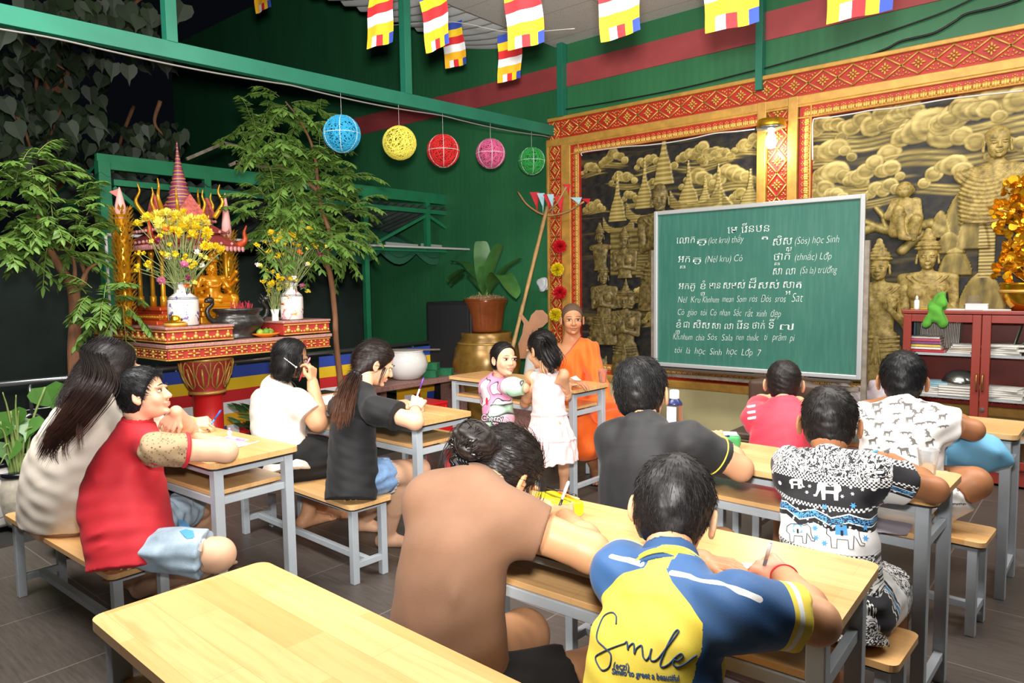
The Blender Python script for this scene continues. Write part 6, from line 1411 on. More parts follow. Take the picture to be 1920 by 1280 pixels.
g = NG('chalk_marks'); g.set(.95); g.base(g.ramp(g.noise(g.coords(), 160, 3, .7), [(.35, '#a9c0b6'), (.6, '#f2f4f1')])); M_CHALK = g.m
def chalk(lines):
    """each item: (text, px0, py baseline, px1, thin, scale_y, shear, [sub texts])"""
    Vs, Fs = [], []
    for text, x0, yb, x1, off, sy, sh in lines:
        me = text_mesh(text, 1.0, off); V = verts(me); a, b = Py(x0, yb, YB), Py(x1, yb, YB)
        w = V[:, 0].max()-V[:, 0].min(); sx = (b[0]-a[0])/max(w, .05); r = np.random.default_rng(len(text)*7+int(x0)); jit = .02*np.sin(V[:, 0]*3+r.uniform(0, 6))
        X_ = (V[:, 0]-V[:, 0].min())*sx; S_ = sy if sy else sx; Z_ = (V[:, 1]+jit)*S_; sx = min(sx, 0.78*(sy or sx))
        P3 = np.stack([a[0]+X_+Z_*sh, np.full(len(V), YB-.0005), a[2]+Z_], 1)-OC; o = sum(len(q) for q in Vs); Vs.append(P3); Fs += [tuple(i+o for i in p_.vertices) for p_ in me.polygons]
    m_ = bpy.data.meshes.new('chalk_writing'); m_.from_pydata([tuple(v) for v in np.vstack(Vs)], [], Fs); m_.update(); return link_mesh('chalk_writing', m_, M_CHALK, cb, False)
K = -.012; L_ = -.019; S1 = .085
chalk([('េម េរីនបន', 1364, 438, 1442, K, .085, .05), ('ត', 1428, 449, 1440, K, .04, .05)])
chalk([('េលាក', 1268, 457, 1302, K, .085, .12), ('គូ', 1307, 457, 1324, K, .064, .12), ('(lot kru) thầy', 1328, 457, 1393, L_, .078, .2)])
chalk([('អក', 1271, 492, 1293, K, .085, .12), ('ន', 1275, 503, 1285, K, .04, .1), ('គូ', 1299, 492, 1314, K, .064, .12), ('(Nél kru) Cô', 1322, 492, 1391, L_, .078, .2)])
chalk([('សិស', 1449, 460, 1484, K, .085, .12), ('ស', 1474, 470, 1484, K, .045, .1), ('(Sós) học Sinh', 1490, 458, 1572, L_, .078, .2)])
chalk([('ថាក់', 1450, 488, 1480, K, .085, .12), ('ន', 1452, 497, 1462, K, .035, .1), ('(thnắc) Lớp', 1490, 488, 1558, L_, .076, .2)])
chalk([('សា លា', 1449, 515, 1490, K, .08, .12), ('(Sa la) trường', 1500, 513, 1568, L_, .076, .2)])
chalk([('អក', 1272, 542, 1291, K, .08, .12), ('គូ ខំ', 1294, 542, 1322, K, .08, .12), ('ញ', 1314, 553, 1321, K, .04, .1), ('មាន', 1329, 541, 1350, K, .08, .12), ('សមស់', 1356, 541, 1396, K, .08, .12), ('ដ៏', 1404, 540, 1416, K, .09, .12), ('សស់', 1422, 541, 1460, K, .08, .12), ('សាត', 1468, 540, 1502, K, .08, .12), ('អ', 1473, 552, 1482, K, .045, .0)])
chalk([('Nél  Kru', 1271, 567, 1312, L_, .076, .2), ('Khnhum', 1317, 567, 1347, L_, .076, .2), ('mean  Som', 1354, 566, 1398, L_, .076, .2), ('rós  Đós  sros', 1405, 566, 1472, L_, .08, .2), ('Sat', 1484, 566, 1504, L_, .1, .2)])
chalk([('Cô  giáo  tôi', 1270, 590, 1324, L_, .076, .2), ('Có  nhan  Sắc', 1331, 591, 1389, L_, .076, .2), ('rất  xinh  đẹp', 1397, 593, 1463, L_, .08, .2)])
chalk([('ខំ', 1268, 614, 1276, K, .08, .1), ('ញ', 1267, 624, 1274, K, .04, .1), ('ជា', 1281, 614, 1292, K, .08, .1), ('សិស', 1300, 615, 1330, K, .08, .1), ('សា លា', 1335, 616, 1374, K, .075, .1), ('េរីន', 1381, 616, 1403, K, .08, .1), ('ថាក់', 1410, 616, 1433, K, .08, .1), ('ទី', 1441, 616, 1450, K, .085, .1), ('៧', 1462, 618, 1487, K, .07, .1)])
chalk([('Kh.nhum  chia', 1262, 636, 1320, L_, .08, .2), ('Sós  Sala', 1326, 637, 1373, L_, .076, .2), ('rien  thnắc', 1380, 637, 1421, L_, .075, .2), ('ti   prăm  pi', 1432, 637, 1488, L_, .08, .2)])
chalk([('tôi  là  học  Sinh', 1264, 661, 1352, L_, .078, .2), ('học  Lớp  7', 1362, 664, 1425, L_, .078, .2)])
# ---------------- wall lamp over the middle pillar
lp = Py(1446, 240, YW-.16)
t = thing('wall_lamp', 'glowing bulb lamp with scalloped brass shade on the middle gold pillar', 'lamp', lp)
mb = MB(); mb.lathe([(.02, .075), (.10, .07), (.115, .02), (.112, .0)], (0, 0, 0), 28, wob=lambda a, z: 1+.05*abs(math.sin(a*7))); mb.build('lamp_shade', mat('brass', '#d9a62c', .3, .8), t, True)
mb = MB(); mb.lathe([(.118, .004), (.118, -.006), (.03, -.03), (.0, -.03)], (0, 0, 0), 28); mb.build('reflector', mat('chrome', '#c9ced2', .15, .9), t, True)
mb = MB(); mb.lathe([(.0, -.17), (.03, -.16), (.046, -.12), (.036, -.07), (.02, -.03)], (0, 0, 0), 20); mb.build('bulb', mat('lit_bulb', '#ffffff', .4, emit=('#fff4e0', 26)), t, True)
mb = MB(); mb.bar((0, .02, .08), (0, .15, .10), .02, .02); mb.build('arm', M_BWIRE, t)
pl = bpy.data.lights.new('bulb_glow', 'POINT'); pl.energy = 9; pl.shadow_soft_size = .05; pl.color = (1, .95, .85); po = bpy.data.objects.new('bulb_glow', pl); COL.objects.link(po); po.location = (lp[0], lp[1]-.03, lp[2]-.20)
# ---------------- book cabinet
YC = 5.78; cx0 = Py(1692, 640, YC)[0]; cx1 = cx0+1.5; ZC = 1.205
cab = thing('book_cabinet', 'dark red wooden cabinet with glass doors full of books and papers', 'cabinet', ((cx0+cx1)/2, YC, 0)); OB = np.array(cab.location)
M_CAB = mat('red_brown_wood', '#8e3428', .35, var=.15, vscale=6, stretch=(1, 1, .2)); M_SHELF = mat('grey_shelf', '#aab0b2', .5)
def kb(mb, name, m, par=None, sm=False): mb.v = [tuple(np.array(v)-OB) for v in mb.v]; return mb.build(name, m, par or cab, sm)
mb = MB(); D = .40
for x in (cx0+.012, cx1-.012): mb.box((x, YC+D/2+.02, ZC/2), (.024, D-.02, ZC), b=.002)
mb.box(((cx0+cx1)/2, YC+D-.005, ZC/2), (cx1-cx0, .01, ZC)); mb.box(((cx0+cx1)/2, YC+D/2, ZC-.012), (cx1-cx0+.02, D+.03, .028), b=.006); mb.box(((cx0+cx1)/2, YC+D/2, .07), (cx1-cx0, D-.04, .1)); kb(mb, 'carcass', M_CAB)
xm = Py(1840, 640, YC)[0]; shz = [Py(1760, y, YC+.03)[2] for y in (664, 743)]; shz.append(.32)
for z in shz: mb = MB(); mb.box(((cx0+cx1)/2, YC+D/2+.015, z), (cx1-cx0-.05, D-.06, .018)); kb(mb, 'shelf', M_SHELF)
g = NG('clear_glass'); g.set(.03, 0, Transmission_Weight=1.0, IOR=1.01, Alpha=.18); g.base('#ffffff'); M_GLASS = g.m
for k, (a, b) in enumerate(((cx0+.004, xm-.002), (xm+.002, cx1-.004))):
    d_ = thing('door', None, None, (0, 0, 0)); d_.parent = cab; mb = MB(); fw = .052
    for x in (a+fw/2, b-fw/2): mb.box((x, YC, .14+(ZC-.03-.14)/2), (fw, .022, ZC-.03-.14), b=.003)
    for z in (.14+fw/2, ZC-.03-fw/2): mb.box(((a+b)/2, YC, z), (b-a-2*fw, .022, fw), b=.003)
    kb(mb, 'door_frame', M_CAB, d_); mb = MB(); mb.box(((a+b)/2, YC+.004, .14+(ZC-.17)/2), (b-a-2*fw, .003, ZC-.17-2*fw)); kb(mb, 'glass_pane', M_GLASS, d_)
    hx = b-fw*.30 if k == 0 else a+fw*.30; hz0, hz1 = Py(1826, 732, YC)[2], Py(1826, 700, YC)[2]; mb = MB(); mb.tube([(hx, YC-.012, hz0), (hx, YC-.032, hz0+.01), (hx, YC-.032, hz1-.01), (hx, YC-.012, hz1)], .006, 8); kb(mb, 'handle', mat('aged_brass', '#9c7a3c', .35, .8), d_, True)
mb = MB(); mb.lathe([(.014, 0), (.014, .008), (.0, .009)], (xm+.02, YC-.011, Py(1850, 768, YC)[2]), 14, axis=(0, -1, 0)); kb(mb, 'lock', mat('chrome', '#c9ced2', .15, .9))
PAL = ['#d9d6cf', '#c64f6a', '#e3c34f', '#b8262f', '#8fb7c4', '#4b7f5c', '#e8e4da', '#6a7fa8', '#c9b48c', '#7f4a78', '#d98a4a']
def book(loc, size, col, label, group, rz=0, rx=0, name='book'):
    t = thing(name, label, 'book', loc, group, rz); t.rotation_euler[1] = rx; w, d, h = size
    mb = MB(); mb.box((0, 0, h/2), (w-.004, d-.004, h-.003)); mb.build('pages', mat('paper_edges', '#e6e1d5', .9, var=.1, vscale=200, stretch=(1, 1, 40)), t)
    mb = MB(); e = min(.002, h*.12); mb.box((0, 0, e/2), (w, d, e)); mb.box((0, 0, h-e/2), (w, d, e)); mb.box((-w/2+.001, 0, h/2), (.002, d, h)); mb.box((0, -d/2+.001, h/2), (w, .002, h)); mb.build('cover', mat('cover_'+col[1:], col, .5), t); return t
rb = np.random.default_rng(5)
COLN = {'#d9d6cf': 'grey-white', '#c64f6a': 'pink', '#e3c34f': 'yellow', '#b8262f': 'red', '#8fb7c4': 'pale blue', '#4b7f5c': 'green', '#e8e4da': 'white', '#6a7fa8': 'blue', '#c9b48c': 'tan', '#7f4a78': 'purple', '#d98a4a': 'orange'}
zt = shz[0]+.010; x = Py(1735, 600, YC+.12)[0]
z = zt
for c, h, w in (('#b8262f', .020, .26), ('#e8e4da', .018, .22), ('#e3c34f', .018, .21), ('#7f4a78', .022, .21), ('#c64f6a', .020, .21), ('#d9d6cf', .014, .2)):
    book((Py(1735, 650, YC+.12)[0], YC+.13, z), (w, .17, h), c, f'{COLN[c]} book lying in the stack on the upper cabinet shelf, left door', 'books stacked flat on the upper cabinet shelf'); z += h
xa, xb = Py(1728, 620, YC+.27)[0], Py(1802, 620, YC+.27)[0]
n = 24
for i in range(n):
    q_ = book((xa+(xb-xa)*i/n, YC+.29, zt), (.008, .15, .215), '#e8e4da', 'thin white exercise book standing in the tight row on the upper shelf', 'exercise books standing in a row', 0, 0.04)
for i, c in enumerate(('#6a7fa8', '#4b7f5c')): book((xa-.035+.018*i, YC+.28, zt), (.014, .15, .22), c, f'{COLN[c]} binder standing left of the white exercise books', 'binders on the upper shelf')
z = zt
for i in range(5): c = ['#e8e4da', '#d9d6cf', '#c9b48c', '#e8e4da', '#d9d6cf'][i]; book((Py(1806, 650, YC+.12)[0], YC+.15, z), (.15, .19, .012), c, 'white booklet in the low pile beside the books, upper cabinet shelf', 'white booklets on the upper shelf', .1*i-.2); z += .0125
z = shz[1]+.010
for i in range(6): c = ['#e8e4da', '#d9d6cf', '#e8e4da', '#d9d6cf', '#8fb7c4', '#8fb7c4'][i]; book((Py(1745, 735, YC+.12)[0], YC+.15, z), (.2, .2, .014), c, f'{COLN[c]} notebook in the leaning pile on the middle cabinet shelf', 'notebooks piled on the middle shelf', .12*(i % 3)-.1); z += .0145
z = shz[1]+.010
for i in range(4): book((Py(1798, 740, YC+.1)[0], YC+.15, z), (.24, .22, .018), '#e8e4da', 'white ream in the pile under the metal bowl', 'paper reams on the middle shelf'); z += .0185
t = thing('metal_bowl', 'upturned shiny steel bowl on papers in the cabinet', 'bowl', (Py(1800, 720, YC+.16)[0], YC+.17, z)); mb = MB(); mb.lathe([(.115, 0), (.122, .004), (.115, .03), (.09, .07), (.05, .095), (.02, .1), (0, .1)], (0, 0, 0), 32); mb.build('bowl_shell', mat('steel_bowl', '#a9aca6', .22, .95), t, True)
for zz, xs_ in ((zt, 1880), (shz[1]+.01, 1885), (.33, 1880), (.33, 1760)):
    z = zz
    for i in range(5): c = PAL[int(rb.integers(0, 11))] if zz < .4 else ['#e8e4da', '#d9d6cf'][i % 2]; book((Py(xs_, 700, YC+.12)[0]+.02*rb.normal(), YC+.15, z), (.22, .2, .014), c, f'{COLN[c]} paper pad in a loose pile behind the '+('right' if xs_ > 1840 else 'left')+' cabinet door', 'paper pads behind the cabinet doors', rb.uniform(-.2, .2)); z += .0145
t = thing('folder', 'green folder leaning open on the right upper shelf', 'folder', (Py(1905, 650, YC+.14)[0], YC+.16, zt)); mb = MB(); mb.box((0, 0, .10), (.004, .15, .2), R=Matrix.Rotation(.25, 3, 'Y')); mb.box((.05, 0, .09), (.004, .15, .2), R=Matrix.Rotation(.7, 3, 'Y')); mb.build('folder_cover', mat('pale_green_card', '#6d9079', .6), t)
# things on the cabinet top
ztop = ZC+.002
def on_top(px, dy=.12): q_ = Py(px, 570, YC+dy); return (q_[0], YC+dy, ztop)
F = Fld(); c = np.array(on_top(1758, .02)); 
for a, b, r1_, r2_ in ((A(-.01, .05, .05), A(.02, .0, .09), .05, .03), (A(0, .0, .02), A(.02, -.03, .05), .055, .04), (A(-.02, -.03, .0), A(-.05, -.035, -.09), .035, .025), (A(.02, -.032, .0), A(.05, -.035, -.09), .035, .028), (A(0, -.03, .0), A(0, -.04, -.06), .03, .03)): F.cone(a, b, r1_, r2_, .02)
F.disp = lambda p: np.sin(p@A(60, 20, 25)+np.sin(p[:, 2]*30)*1.5)*.006+wob(p, 4, .07, .006); me = F.mesh(.005); tag(link_mesh('cloth', me, cloth('green_towel', '#5aa536', .9)), 'green cloth draped over the top edge of the cabinet', 'cloth'); bpy.data.objects['cloth'].location = c
M_CUPG = None
g = NG('clear_plastic'); g.set(.12, 0, Transmission_Weight=.9, IOR=1.1, Alpha=.45); g.base('#e9edf0'); M_CLEAR = g.m
for k, (x, s, lab) in enumerate(((1826, 1.0, 'clear plastic tumbler upside down on the cabinet top'),)):
    t = thing('plastic_tumbler', lab, 'cup', on_top(x, .14)); mb = MB(); mb.lathe([(.055, 0), (.05, .03), (.04, .09), (.038, .1), (.0, .1)], (0, 0, 0), 24); mb.lathe([(.058, .015), (.062, .02), (.05, .055)], (0, 0, 0), 24); mb.build('tumbler_wall', M_CLEAR, t, True)
t = thing('chalk_box', 'small white box on the cabinet top before the tumbler', 'box', on_top(1832, .05)); mb = MB(); mb.box((0, 0, .02), (.13, .06, .04), b=.003); mb.build('box_body', mat('white_card', '#e9e6df', .7), t); mb = MB(); mb.box((0, 0, .042), (.134, .064, .006), b=.001); mb.build('box_lid', mat('white_card', '#e9e6df', .7), t)
t = thing('glue_bottle', 'small white capped bottle standing on the cabinet top', 'bottle', on_top(1719, .05)); mb = MB(); mb.lathe([(.017, 0), (.018, .01), (.018, .06), (.012, .07)], (0, 0, 0), 16); mb.build('bottle_body', mat('white_plastic', '#ece9e4', .3), t, True); mb = MB(); mb.lathe([(.011, .07), (.009, .09), (.004, .1), (0, .1)], (0, 0, 0), 14); mb.build('cap', mat('white_plastic', '#ece9e4', .3), t, True)
for k, (x, d_, lab, col) in enumerate(((1738, .08, 'yellow ruler lying behind the white bottle', '#e8c92c'), (1785, .06, 'loose papers on the cabinet top beside the green cloth', '#e6e2da'), (1868, .06, 'white folded paper near the golden pot', '#ece9e2'))):
    t = MB(); p0 = np.array(on_top(x, d_)); t.box(p0+A(0, 0, .004+.0*k), (.16 if k else .2, .1 if k else .03, .008 if k else .004), rz=.1*k, b=.001); o = t.build(('ruler', 'paper', 'paper')[k], mat('top_'+col[1:], col, .6)); tag(o, lab, ('ruler', 'paper', 'paper')[k])
# golden money tree in a golden pot
gp = np.array(on_top(1918, .10)); t = thing('gold_pot', 'shiny golden pot holding the glittering gold leaf tree', 'pot', gp+A(.02, 0, 0)); mb = MB(); mb.lathe([(.075, 0), (.13, .06), (.155, .13), (.15, .17), (.16, .18), (.15, .19), (.12, .17), (0, .16)], (0, 0, 0), 36); mb.build('pot_body', mat('polished_gold', '#e0a828', .22, .9), t, True)
mb = MB(); mb.lathe([(.157, .12), (.160, .13), (.157, .14)], (0, 0, 0), 36); mb.build('pot_band', M_GOLDB, t, True)
t = thing('gold_leaf_tree', 'glittering ornamental tree of golden leaf discs at the right edge', 'ornament', gp+A(.02, 0, .17)); mb = MB(); rr = np.random.default_rng(8); mb.tube([(0, 0, -.01), (0, 0, .5)], .008, 6)
br = []
for k in range(44): a = rr.uniform(0, 6.28); z = rr.uniform(.0, .6); r = rr.uniform(.05, .26)*(1-.45*z); br.append((r*math.cos(a), r*math.sin(a)*.7, z+.12)); mb.tube([(0, 0, z), (br[-1][0]*.6, br[-1][1]*.6, z+.09), br[-1]], .003, 5)
mb.build('branches', M_GOLDB, t, True); mb = MB()
for k in range(900):
    b = br[k % 44]; f = rr.uniform(.35, 1.15); c = A(b[0]*f, b[1]*f, b[2]-.05+rr.uniform(-.07, .07)); u_, v_, n_ = frame_of(rr.normal(size=3)+A(0, -1, 0)); R0 = rr.uniform(.016, .030); mb.add([c+u_*R0*math.cos(q_)+v_*R0*math.sin(q_) for q_ in np.linspace(0, 6.28, 10, endpoint=False)], [tuple(range(10))])
mb.build('gold_leaves', mat('gold_foil', '#e8a81e', .25, .75, var=.3, vscale=20), t)
# clutter by the board foot
def lump(name, label, cat, c, r, m, seed, h=.008, amp=.02, lam=.1):
    F = Fld(); F.ell((0, 0, r[2]*.9), r); F.disp = lambda p: wob(p, seed, lam, amp)+np.sin(p@A(50, 60, 40))*amp*.2; F.cut((0, 0, 0), (0, 0, -1)); o = link_mesh(name, F.mesh(h), m); o.location = tuple(c); return tag(o, label, cat)
lump('plastic_bag', 'crumpled pinkish white plastic bag beside the chalkboard post', 'bag', Py(1655, 740, 5.75)*A(1, 1, 0)+A(0, 0, .42), (.12, .10, .13), mat('pale_plastic_film', '#d9c9cc', .35, Transmission_Weight=.2), 3); lump('plastic_bag', 'milky plastic bag lying under the right end of the chalkboard', 'bag', Py(1580, 735, 5.85)*A(1, 1, 0)+A(0, 0, .42), (.22, .12, .10), mat('milky_plastic_film', '#cfc3bd', .4, Transmission_Weight=.2), 5)
t = thing('side_cabinet', 'low pale cabinet holding the plastic bags behind the chalkboard', 'cabinet', Py(1610, 740, 5.85)*A(1, 1, 0)); mb = MB(); mb.box((0, 0, .21), (.8, .4, .42), b=.006); mb.build('body', mat('pale_laminate', '#c9b596', .5), t); mb = MB(); mb.box((0, 0, .428), (.84, .44, .02), b=.004); mb.build('top', M_SHELF, t)
lump('plastic_wrap', 'crumpled clear plastic wrap on the floor by the last table', 'wrap', Pz(1905, 1060, 0), (.06, .05, .04), M_CLEAR, 9, .005, .012, .05)
# ================================================================== ALTAR AT THE OPEN SIDE
AX = -4.75; AY0, AY1 = 2.10, 3.37; ADEP = Py(178, 607, 2.11)[0]-AX; AXB = AX+ADEP; ZA = 1.178; ZSL = 1.062
alt = thing('altar_table', 'red and gold carved altar table on one lotus pillar at the open side', 'altar', ((AX+AXB)/2, (AY0+AY1)/2, 0)); OA = np.array(alt.location)
def ab(mb, name, m, sm=False, par=None): mb.v = [tuple(np.array(v)-OA) for v in mb.v]; return mb.build(name, m, par or alt, sm)
M_PINKST = mat('pink_granite', '#b98a80', .45, var=.25, vscale=60); M_ALR = mat('altar_red', '#b3372f', .55, var=.2, vscale=14)
mb = MB(); mb.box(((AX+AXB)/2, (AY0+AY1)/2, ZSL-.012), (AX-AXB+.03, AY1-AY0+.03, .024), b=.004); ab(mb, 'slab', M_PINKST)
mb = MB(); mb.box(((AX+AXB)/2, (AY0+AY1)/2, (ZSL+.955)/2-.012), (AX-AXB, AY1-AY0, ZSL-.955-.024), b=.003); ab(mb, 'lower_tier', M_ALR)
YG0, YG1 = Px(436, 610, AX)[1], Px(531, 600, AX)[1]
UP = [((AX+AXB)/2, (AY0+YG0)/2, AX-AXB, YG0-AY0), ((AX+AXB)/2, (YG1+AY1)/2, AX-AXB, AY1-YG1), (AXB+.42, (YG0+YG1)/2, .84, YG1-YG0)]
mb = MB()
for x, y, w, h in UP: mb.box((x, y, (ZSL+ZA)/2), (w, h, ZA-ZSL-.02), b=.003)
ab(mb, 'upper_tier', M_ALR)
mb = MB()
for x, y, w, h in UP: mb.box((x, y, ZA-.008), (w+.02, h+.02, .016), b=.004)
ab(mb, 'granite_cap', M_PINKST)
mb = MB()
def frieze(a, b, z, hgt, n, nrm, dia):
    a, b = np.array(a, float), np.array(b, float); d = unit(b-a); L = np.linalg.norm(b-a); nrm = np.array(nrm, float); w = L/n; R_ = np.stack([d, nrm, A(0, 0, 1)], 1)
    for q_ in (-1, 1): mb.bar(np.append(a, z+q_*hgt*.5)+nrm*.004 if len(a) == 2 else a+A(0, 0, z+q_*hgt*.5)+nrm*.004, b+A(0, 0, z+q_*hgt*.5)+nrm*.004, .008, .014, nrm, .001)
    for i in range(n):
        c = a+d*w*(i+.5)+A(0, 0, z)+nrm*.004
        if dia:
            for k in range(4): an = k*math.pi/2; mb.ball(c+R_@A(math.cos(an)*w*.22, 0, math.sin(an)*hgt*.22), R_.dot(np.diag([1, 1, 1]))[0]*0+A(w*(.17 if k % 2 == 0 else .07), .012, hgt*(.09 if k % 2 == 0 else .19)), 7, 5, R_)
            for an in (.6, 2.54, 3.74, 5.68): mb.ball(c+R_@A(math.cos(an)*w*.40, 0, math.sin(an)*hgt*.55), A(w*.07, .008, hgt*.07), 6, 4, R_)
        else:
            mb.ball(c+R_@A(0, 0, -.1*hgt), A(w*.22, .014, hgt*.25), 8, 5, R_); mb.ball(c+R_@A(0, 0, .24*hgt), A(w*.11, .012, hgt*.16), 6, 5, R_)
            for q_ in (-1, 1): mb.ball(c+R_@A(q_*w*.34, 0, -.22*hgt), A(w*.13, .010, hgt*.13), 6, 4, R_)
zc1, zc0 = (ZSL+ZA)/2-.006, (ZSL+.955)/2-.014; h1, h0 = ZA-ZSL-.045, ZSL-.955-.04
frieze((AX, AY0, 0), (AX, YG0, 0), zc1, h1, 6, (1, 0, 0), False); frieze((AX, YG1, 0), (AX, AY1, 0), zc1, h1, 5, (1, 0, 0), False); frieze((AXB, AY0, 0), (AX, AY0, 0), zc1, h1, 13, (0, -1, 0), False)
frieze((AX, AY0, 0), (AX, AY1, 0), zc0, h0, 11, (1, 0, 0), True); frieze((AXB, AY0, 0), (AX, AY0, 0), zc0, h0, 9, (0, -1, 0), True)
ab(mb, 'gold_frieze', M_GOLDB, True)
pc = Px(390, 750, -5.18); PX_, PY_ = pc[0], pc[1]
mb = MB(); mb.lathe([(.125, 0), (.112, .03), (.105, .06), (.105, .66)], (PX_, PY_, 0), 32); ab(mb, 'pillar_shaft', mat('red_pillar_paint', '#c3201f', .35), True)
mb = MB(); mb.lathe([(.105, .645), (.128, .65), (.128, .675), (.125, .69), (.14, .72), (.17, .80), (.185, .88), (.185, .90), (.175, .955)], (PX_, PY_, 0), 32); ab(mb, 'lotus_capital', M_ALR, True)
mb = MB(); mb.lathe([(.130, .652), (.134, .662), (.130, .674)], (PX_, PY_, 0), 32); mb.lathe([(.186, .90), (.19, .91), (.182, .925)], (PX_, PY_, 0), 32)
for k in range(10):
    a0 = k*math.pi/5
    for q_ in (-1, 1): mb.tube([A(PX_, PY_, 0)+A(r*math.cos(a0+q_*w), r*math.sin(a0+q_*w), z) for r, z, w in ((.130, .69, .0), (.147, .73, .22), (.176, .80, .26), (.19, .87, .14), (.192, .90, 0.0))], .005, 5)
    mb.tube([A(PX_, PY_, 0)+A(r*math.cos(a0), r*math.sin(a0), z) for r, z in ((.136, .71), (.16, .76), (.186, .85))], .008, 5); b0 = a0+math.pi/10; mb.tube([A(PX_, PY_, 0)+A(r*math.cos(b0), r*math.sin(b0), z) for r, z in ((.172, .78), (.19, .87), (.19, .90))], .006, 5)
ab(mb, 'gold_petals', M_GOLDB, True)
at = lambda x, y, z=ZA: Pz(x, y, z)
# ---------------- shrine house with spire
M_OR = mat('orange_red_lacquer', '#c24a1c', .35, var=.1); M_GL = mat('shrine_gold', '#d99a22', .3, .5)
SX = -5.38; sc0 = Px(348, 590, SX); SY = sc0[1]; sh = thing('spirit_shrine', 'orange and gold shrine house with columns, horned roof and a tall spire', 'shrine', (SX, SY, ZA))
mb = MB()
for i, (w, z0, z1) in enumerate(((.66, 0, .03), (.60, .03, .075), (.54, .075, .10), (.58, .10, .125))): mb.box((0, 0, (z0+z1)/2), (w*.8, w, z1-z0), b=.006)
mb.build('plinth', M_OR, sh)
mb = MB()
for k in range(24): mb.ball((.265*.8+.03, -.3+.026*k, .055), (.006, .011, .012), 6, 4); mb.ball((-.3+.026*k, -.305, .055), (.011, .006, .012), 6, 4)
mb.build('plinth_beading', M_GL, sh, True)
zr = Px(300, 467, SX)[2]-ZA
for x in (-.19, .19):
    for y in (-.24, -.15, .15, .24):
        mb = MB(); mb.lathe([(.024, .125), (.024, .2), (.016, .205), (.016, zr-.05), (.022, zr-.04), (.026, zr)], (x, y, 0), 14); mb.build('column', M_GL, sh, True)
mb = MB(); mb.box((0, 0, zr+.012), (.56, .68, .03), b=.004)
for k, (w, h, z) in enumerate(((.60, .09, .03), (.46, .08, .12), (.34, .08, .20))):
    for q_ in (0, 1):
        a, b = (w*.9/2, w*1.15/2) if q_ == 0 else (w*.5/2, w*1.15/2)
    mb.add([(-w*.45, -w*.56, zr+z), (w*.45, -w*.56, zr+z), (w*.45, w*.56, zr+z), (-w*.45, w*.56, zr+z), (-w*.27, -w*.33, zr+z+h), (w*.27, -w*.33, zr+z+h), (w*.27, w*.33, zr+z+h), (-w*.27, w*.33, zr+z+h)], [(0, 1, 5, 4), (1, 2, 6, 5), (2, 3, 7, 6), (3, 0, 4, 7), (4, 5, 6, 7), (3, 2, 1, 0)])
mb.build('roof', mat('maroon_roof', '#8d3a35', .5, var=.2, vscale=25), sh)
mb = MB()
for k in range(22): mb.ball((.285, -.33+.0315*k, zr+.0), (.008, .016, .022), 6, 4); mb.ball((-.27+.026*k, -.345, zr), (.014, .008, .022), 6, 4)
for w, z in ((.60, .03), (.46, .12), (.34, .20)):
    for sx in (-1, 1):
        for t in np.linspace(-1, 1, 9): mb.ball((sx*w*.45, t*w*.56, zr+z+.01), .013, 6, 4); mb.ball((t*w*.45, sx*w*.56, zr+z+.01), .013, 6, 4)
mb.build('roof_trim', mat('pink_trim', '#c98a86', .5), sh, True)
zt_ = Px(343, 272, SX)[2]-ZA; z0 = zr+.28; mb = MB(); prof = []
for i in range(15):
    t = i/14; r = .105*(1-t)**1.5+.005; z = z0+(zt_-z0)*t; prof += [(r*1.18, z), (r*.86, z+(zt_-z0)/14*.55)]
prof.append((0, zt_)); mb.lathe(prof, (0, 0, 0), 12); g = NG('spire_bands'); w_ = g.n('TexWave', wave_type='BANDS', bands_direction='Z'); w_.inputs['Scale'].default_value = 5.5; w_.inputs['Distortion'].default_value = 1.5; g.l(g.coords(), w_.inputs[0]); g.base(g.ramp(w_.outputs['Fac'], [(.2, '#8a3f5c'), (.45, '#b8482f'), (.6, '#e0b93c'), (.85, '#7c3c66')])); g.set(.45); mb.build('spire', g.m, sh, True)
for sx, sy, s_ in ((1, 1, 1), (1, -1, 1), (-1, 1, 1), (-1, -1, 1), (1, .45, .8), (1, -.45, .8), (.3, 1, .8), (.3, -1, .8)):
    mb = MB(); b = A(sx*.14, sy*.19, zr+.24); mb.tube(bez([b, b+A(sx*.03, sy*.03, .06)*s_, b+A(sx*.045, sy*.05, .12)*s_, b+A(sx*.02, sy*.03, .19)*s_, b+A(sx*.03, sy*.04, .25)*s_], 5), np.linspace(.022, .004, 21)*s_, 7); mb.build('horn_finial', M_GL, sh, True)
for sx, sy in ((1, 1), (1, -1), (-1, -1), (-1, 1)):
    mb = MB(); b = A(sx*.25, sy*.32, zr+.03); mb.tube(bez([b, b+A(sx*.04, sy*.03, .04), b+A(sx*.03, sy*.03, .10), b+A(sx*.05, sy*.04, .15)], 5), np.linspace(.03, .005, 16), 7); mb.build('eave_finial', M_OR, sh, True)
for q_ in (-1, 1):
    mb = MB(); mb.prism([(-.12, 0), (.12, 0), (0, .16)], -.01, .01, fr=(A(.02, q_*.2, zr+.24), A(1, 0, 0), A(0, 0, 1), A(0, 1, 0))); mb.prism([(-.12, 0), (.12, 0), (0, .16)], -.01, .01, fr=(A(q_*.16, 0, zr+.24), A(0, 1, 0), A(0, 0, 1), A(1, 0, 0))); mb.build('gable', mat('pink_gold_gable', '#c25f55', .5, var=.4, vscale=50), sh)
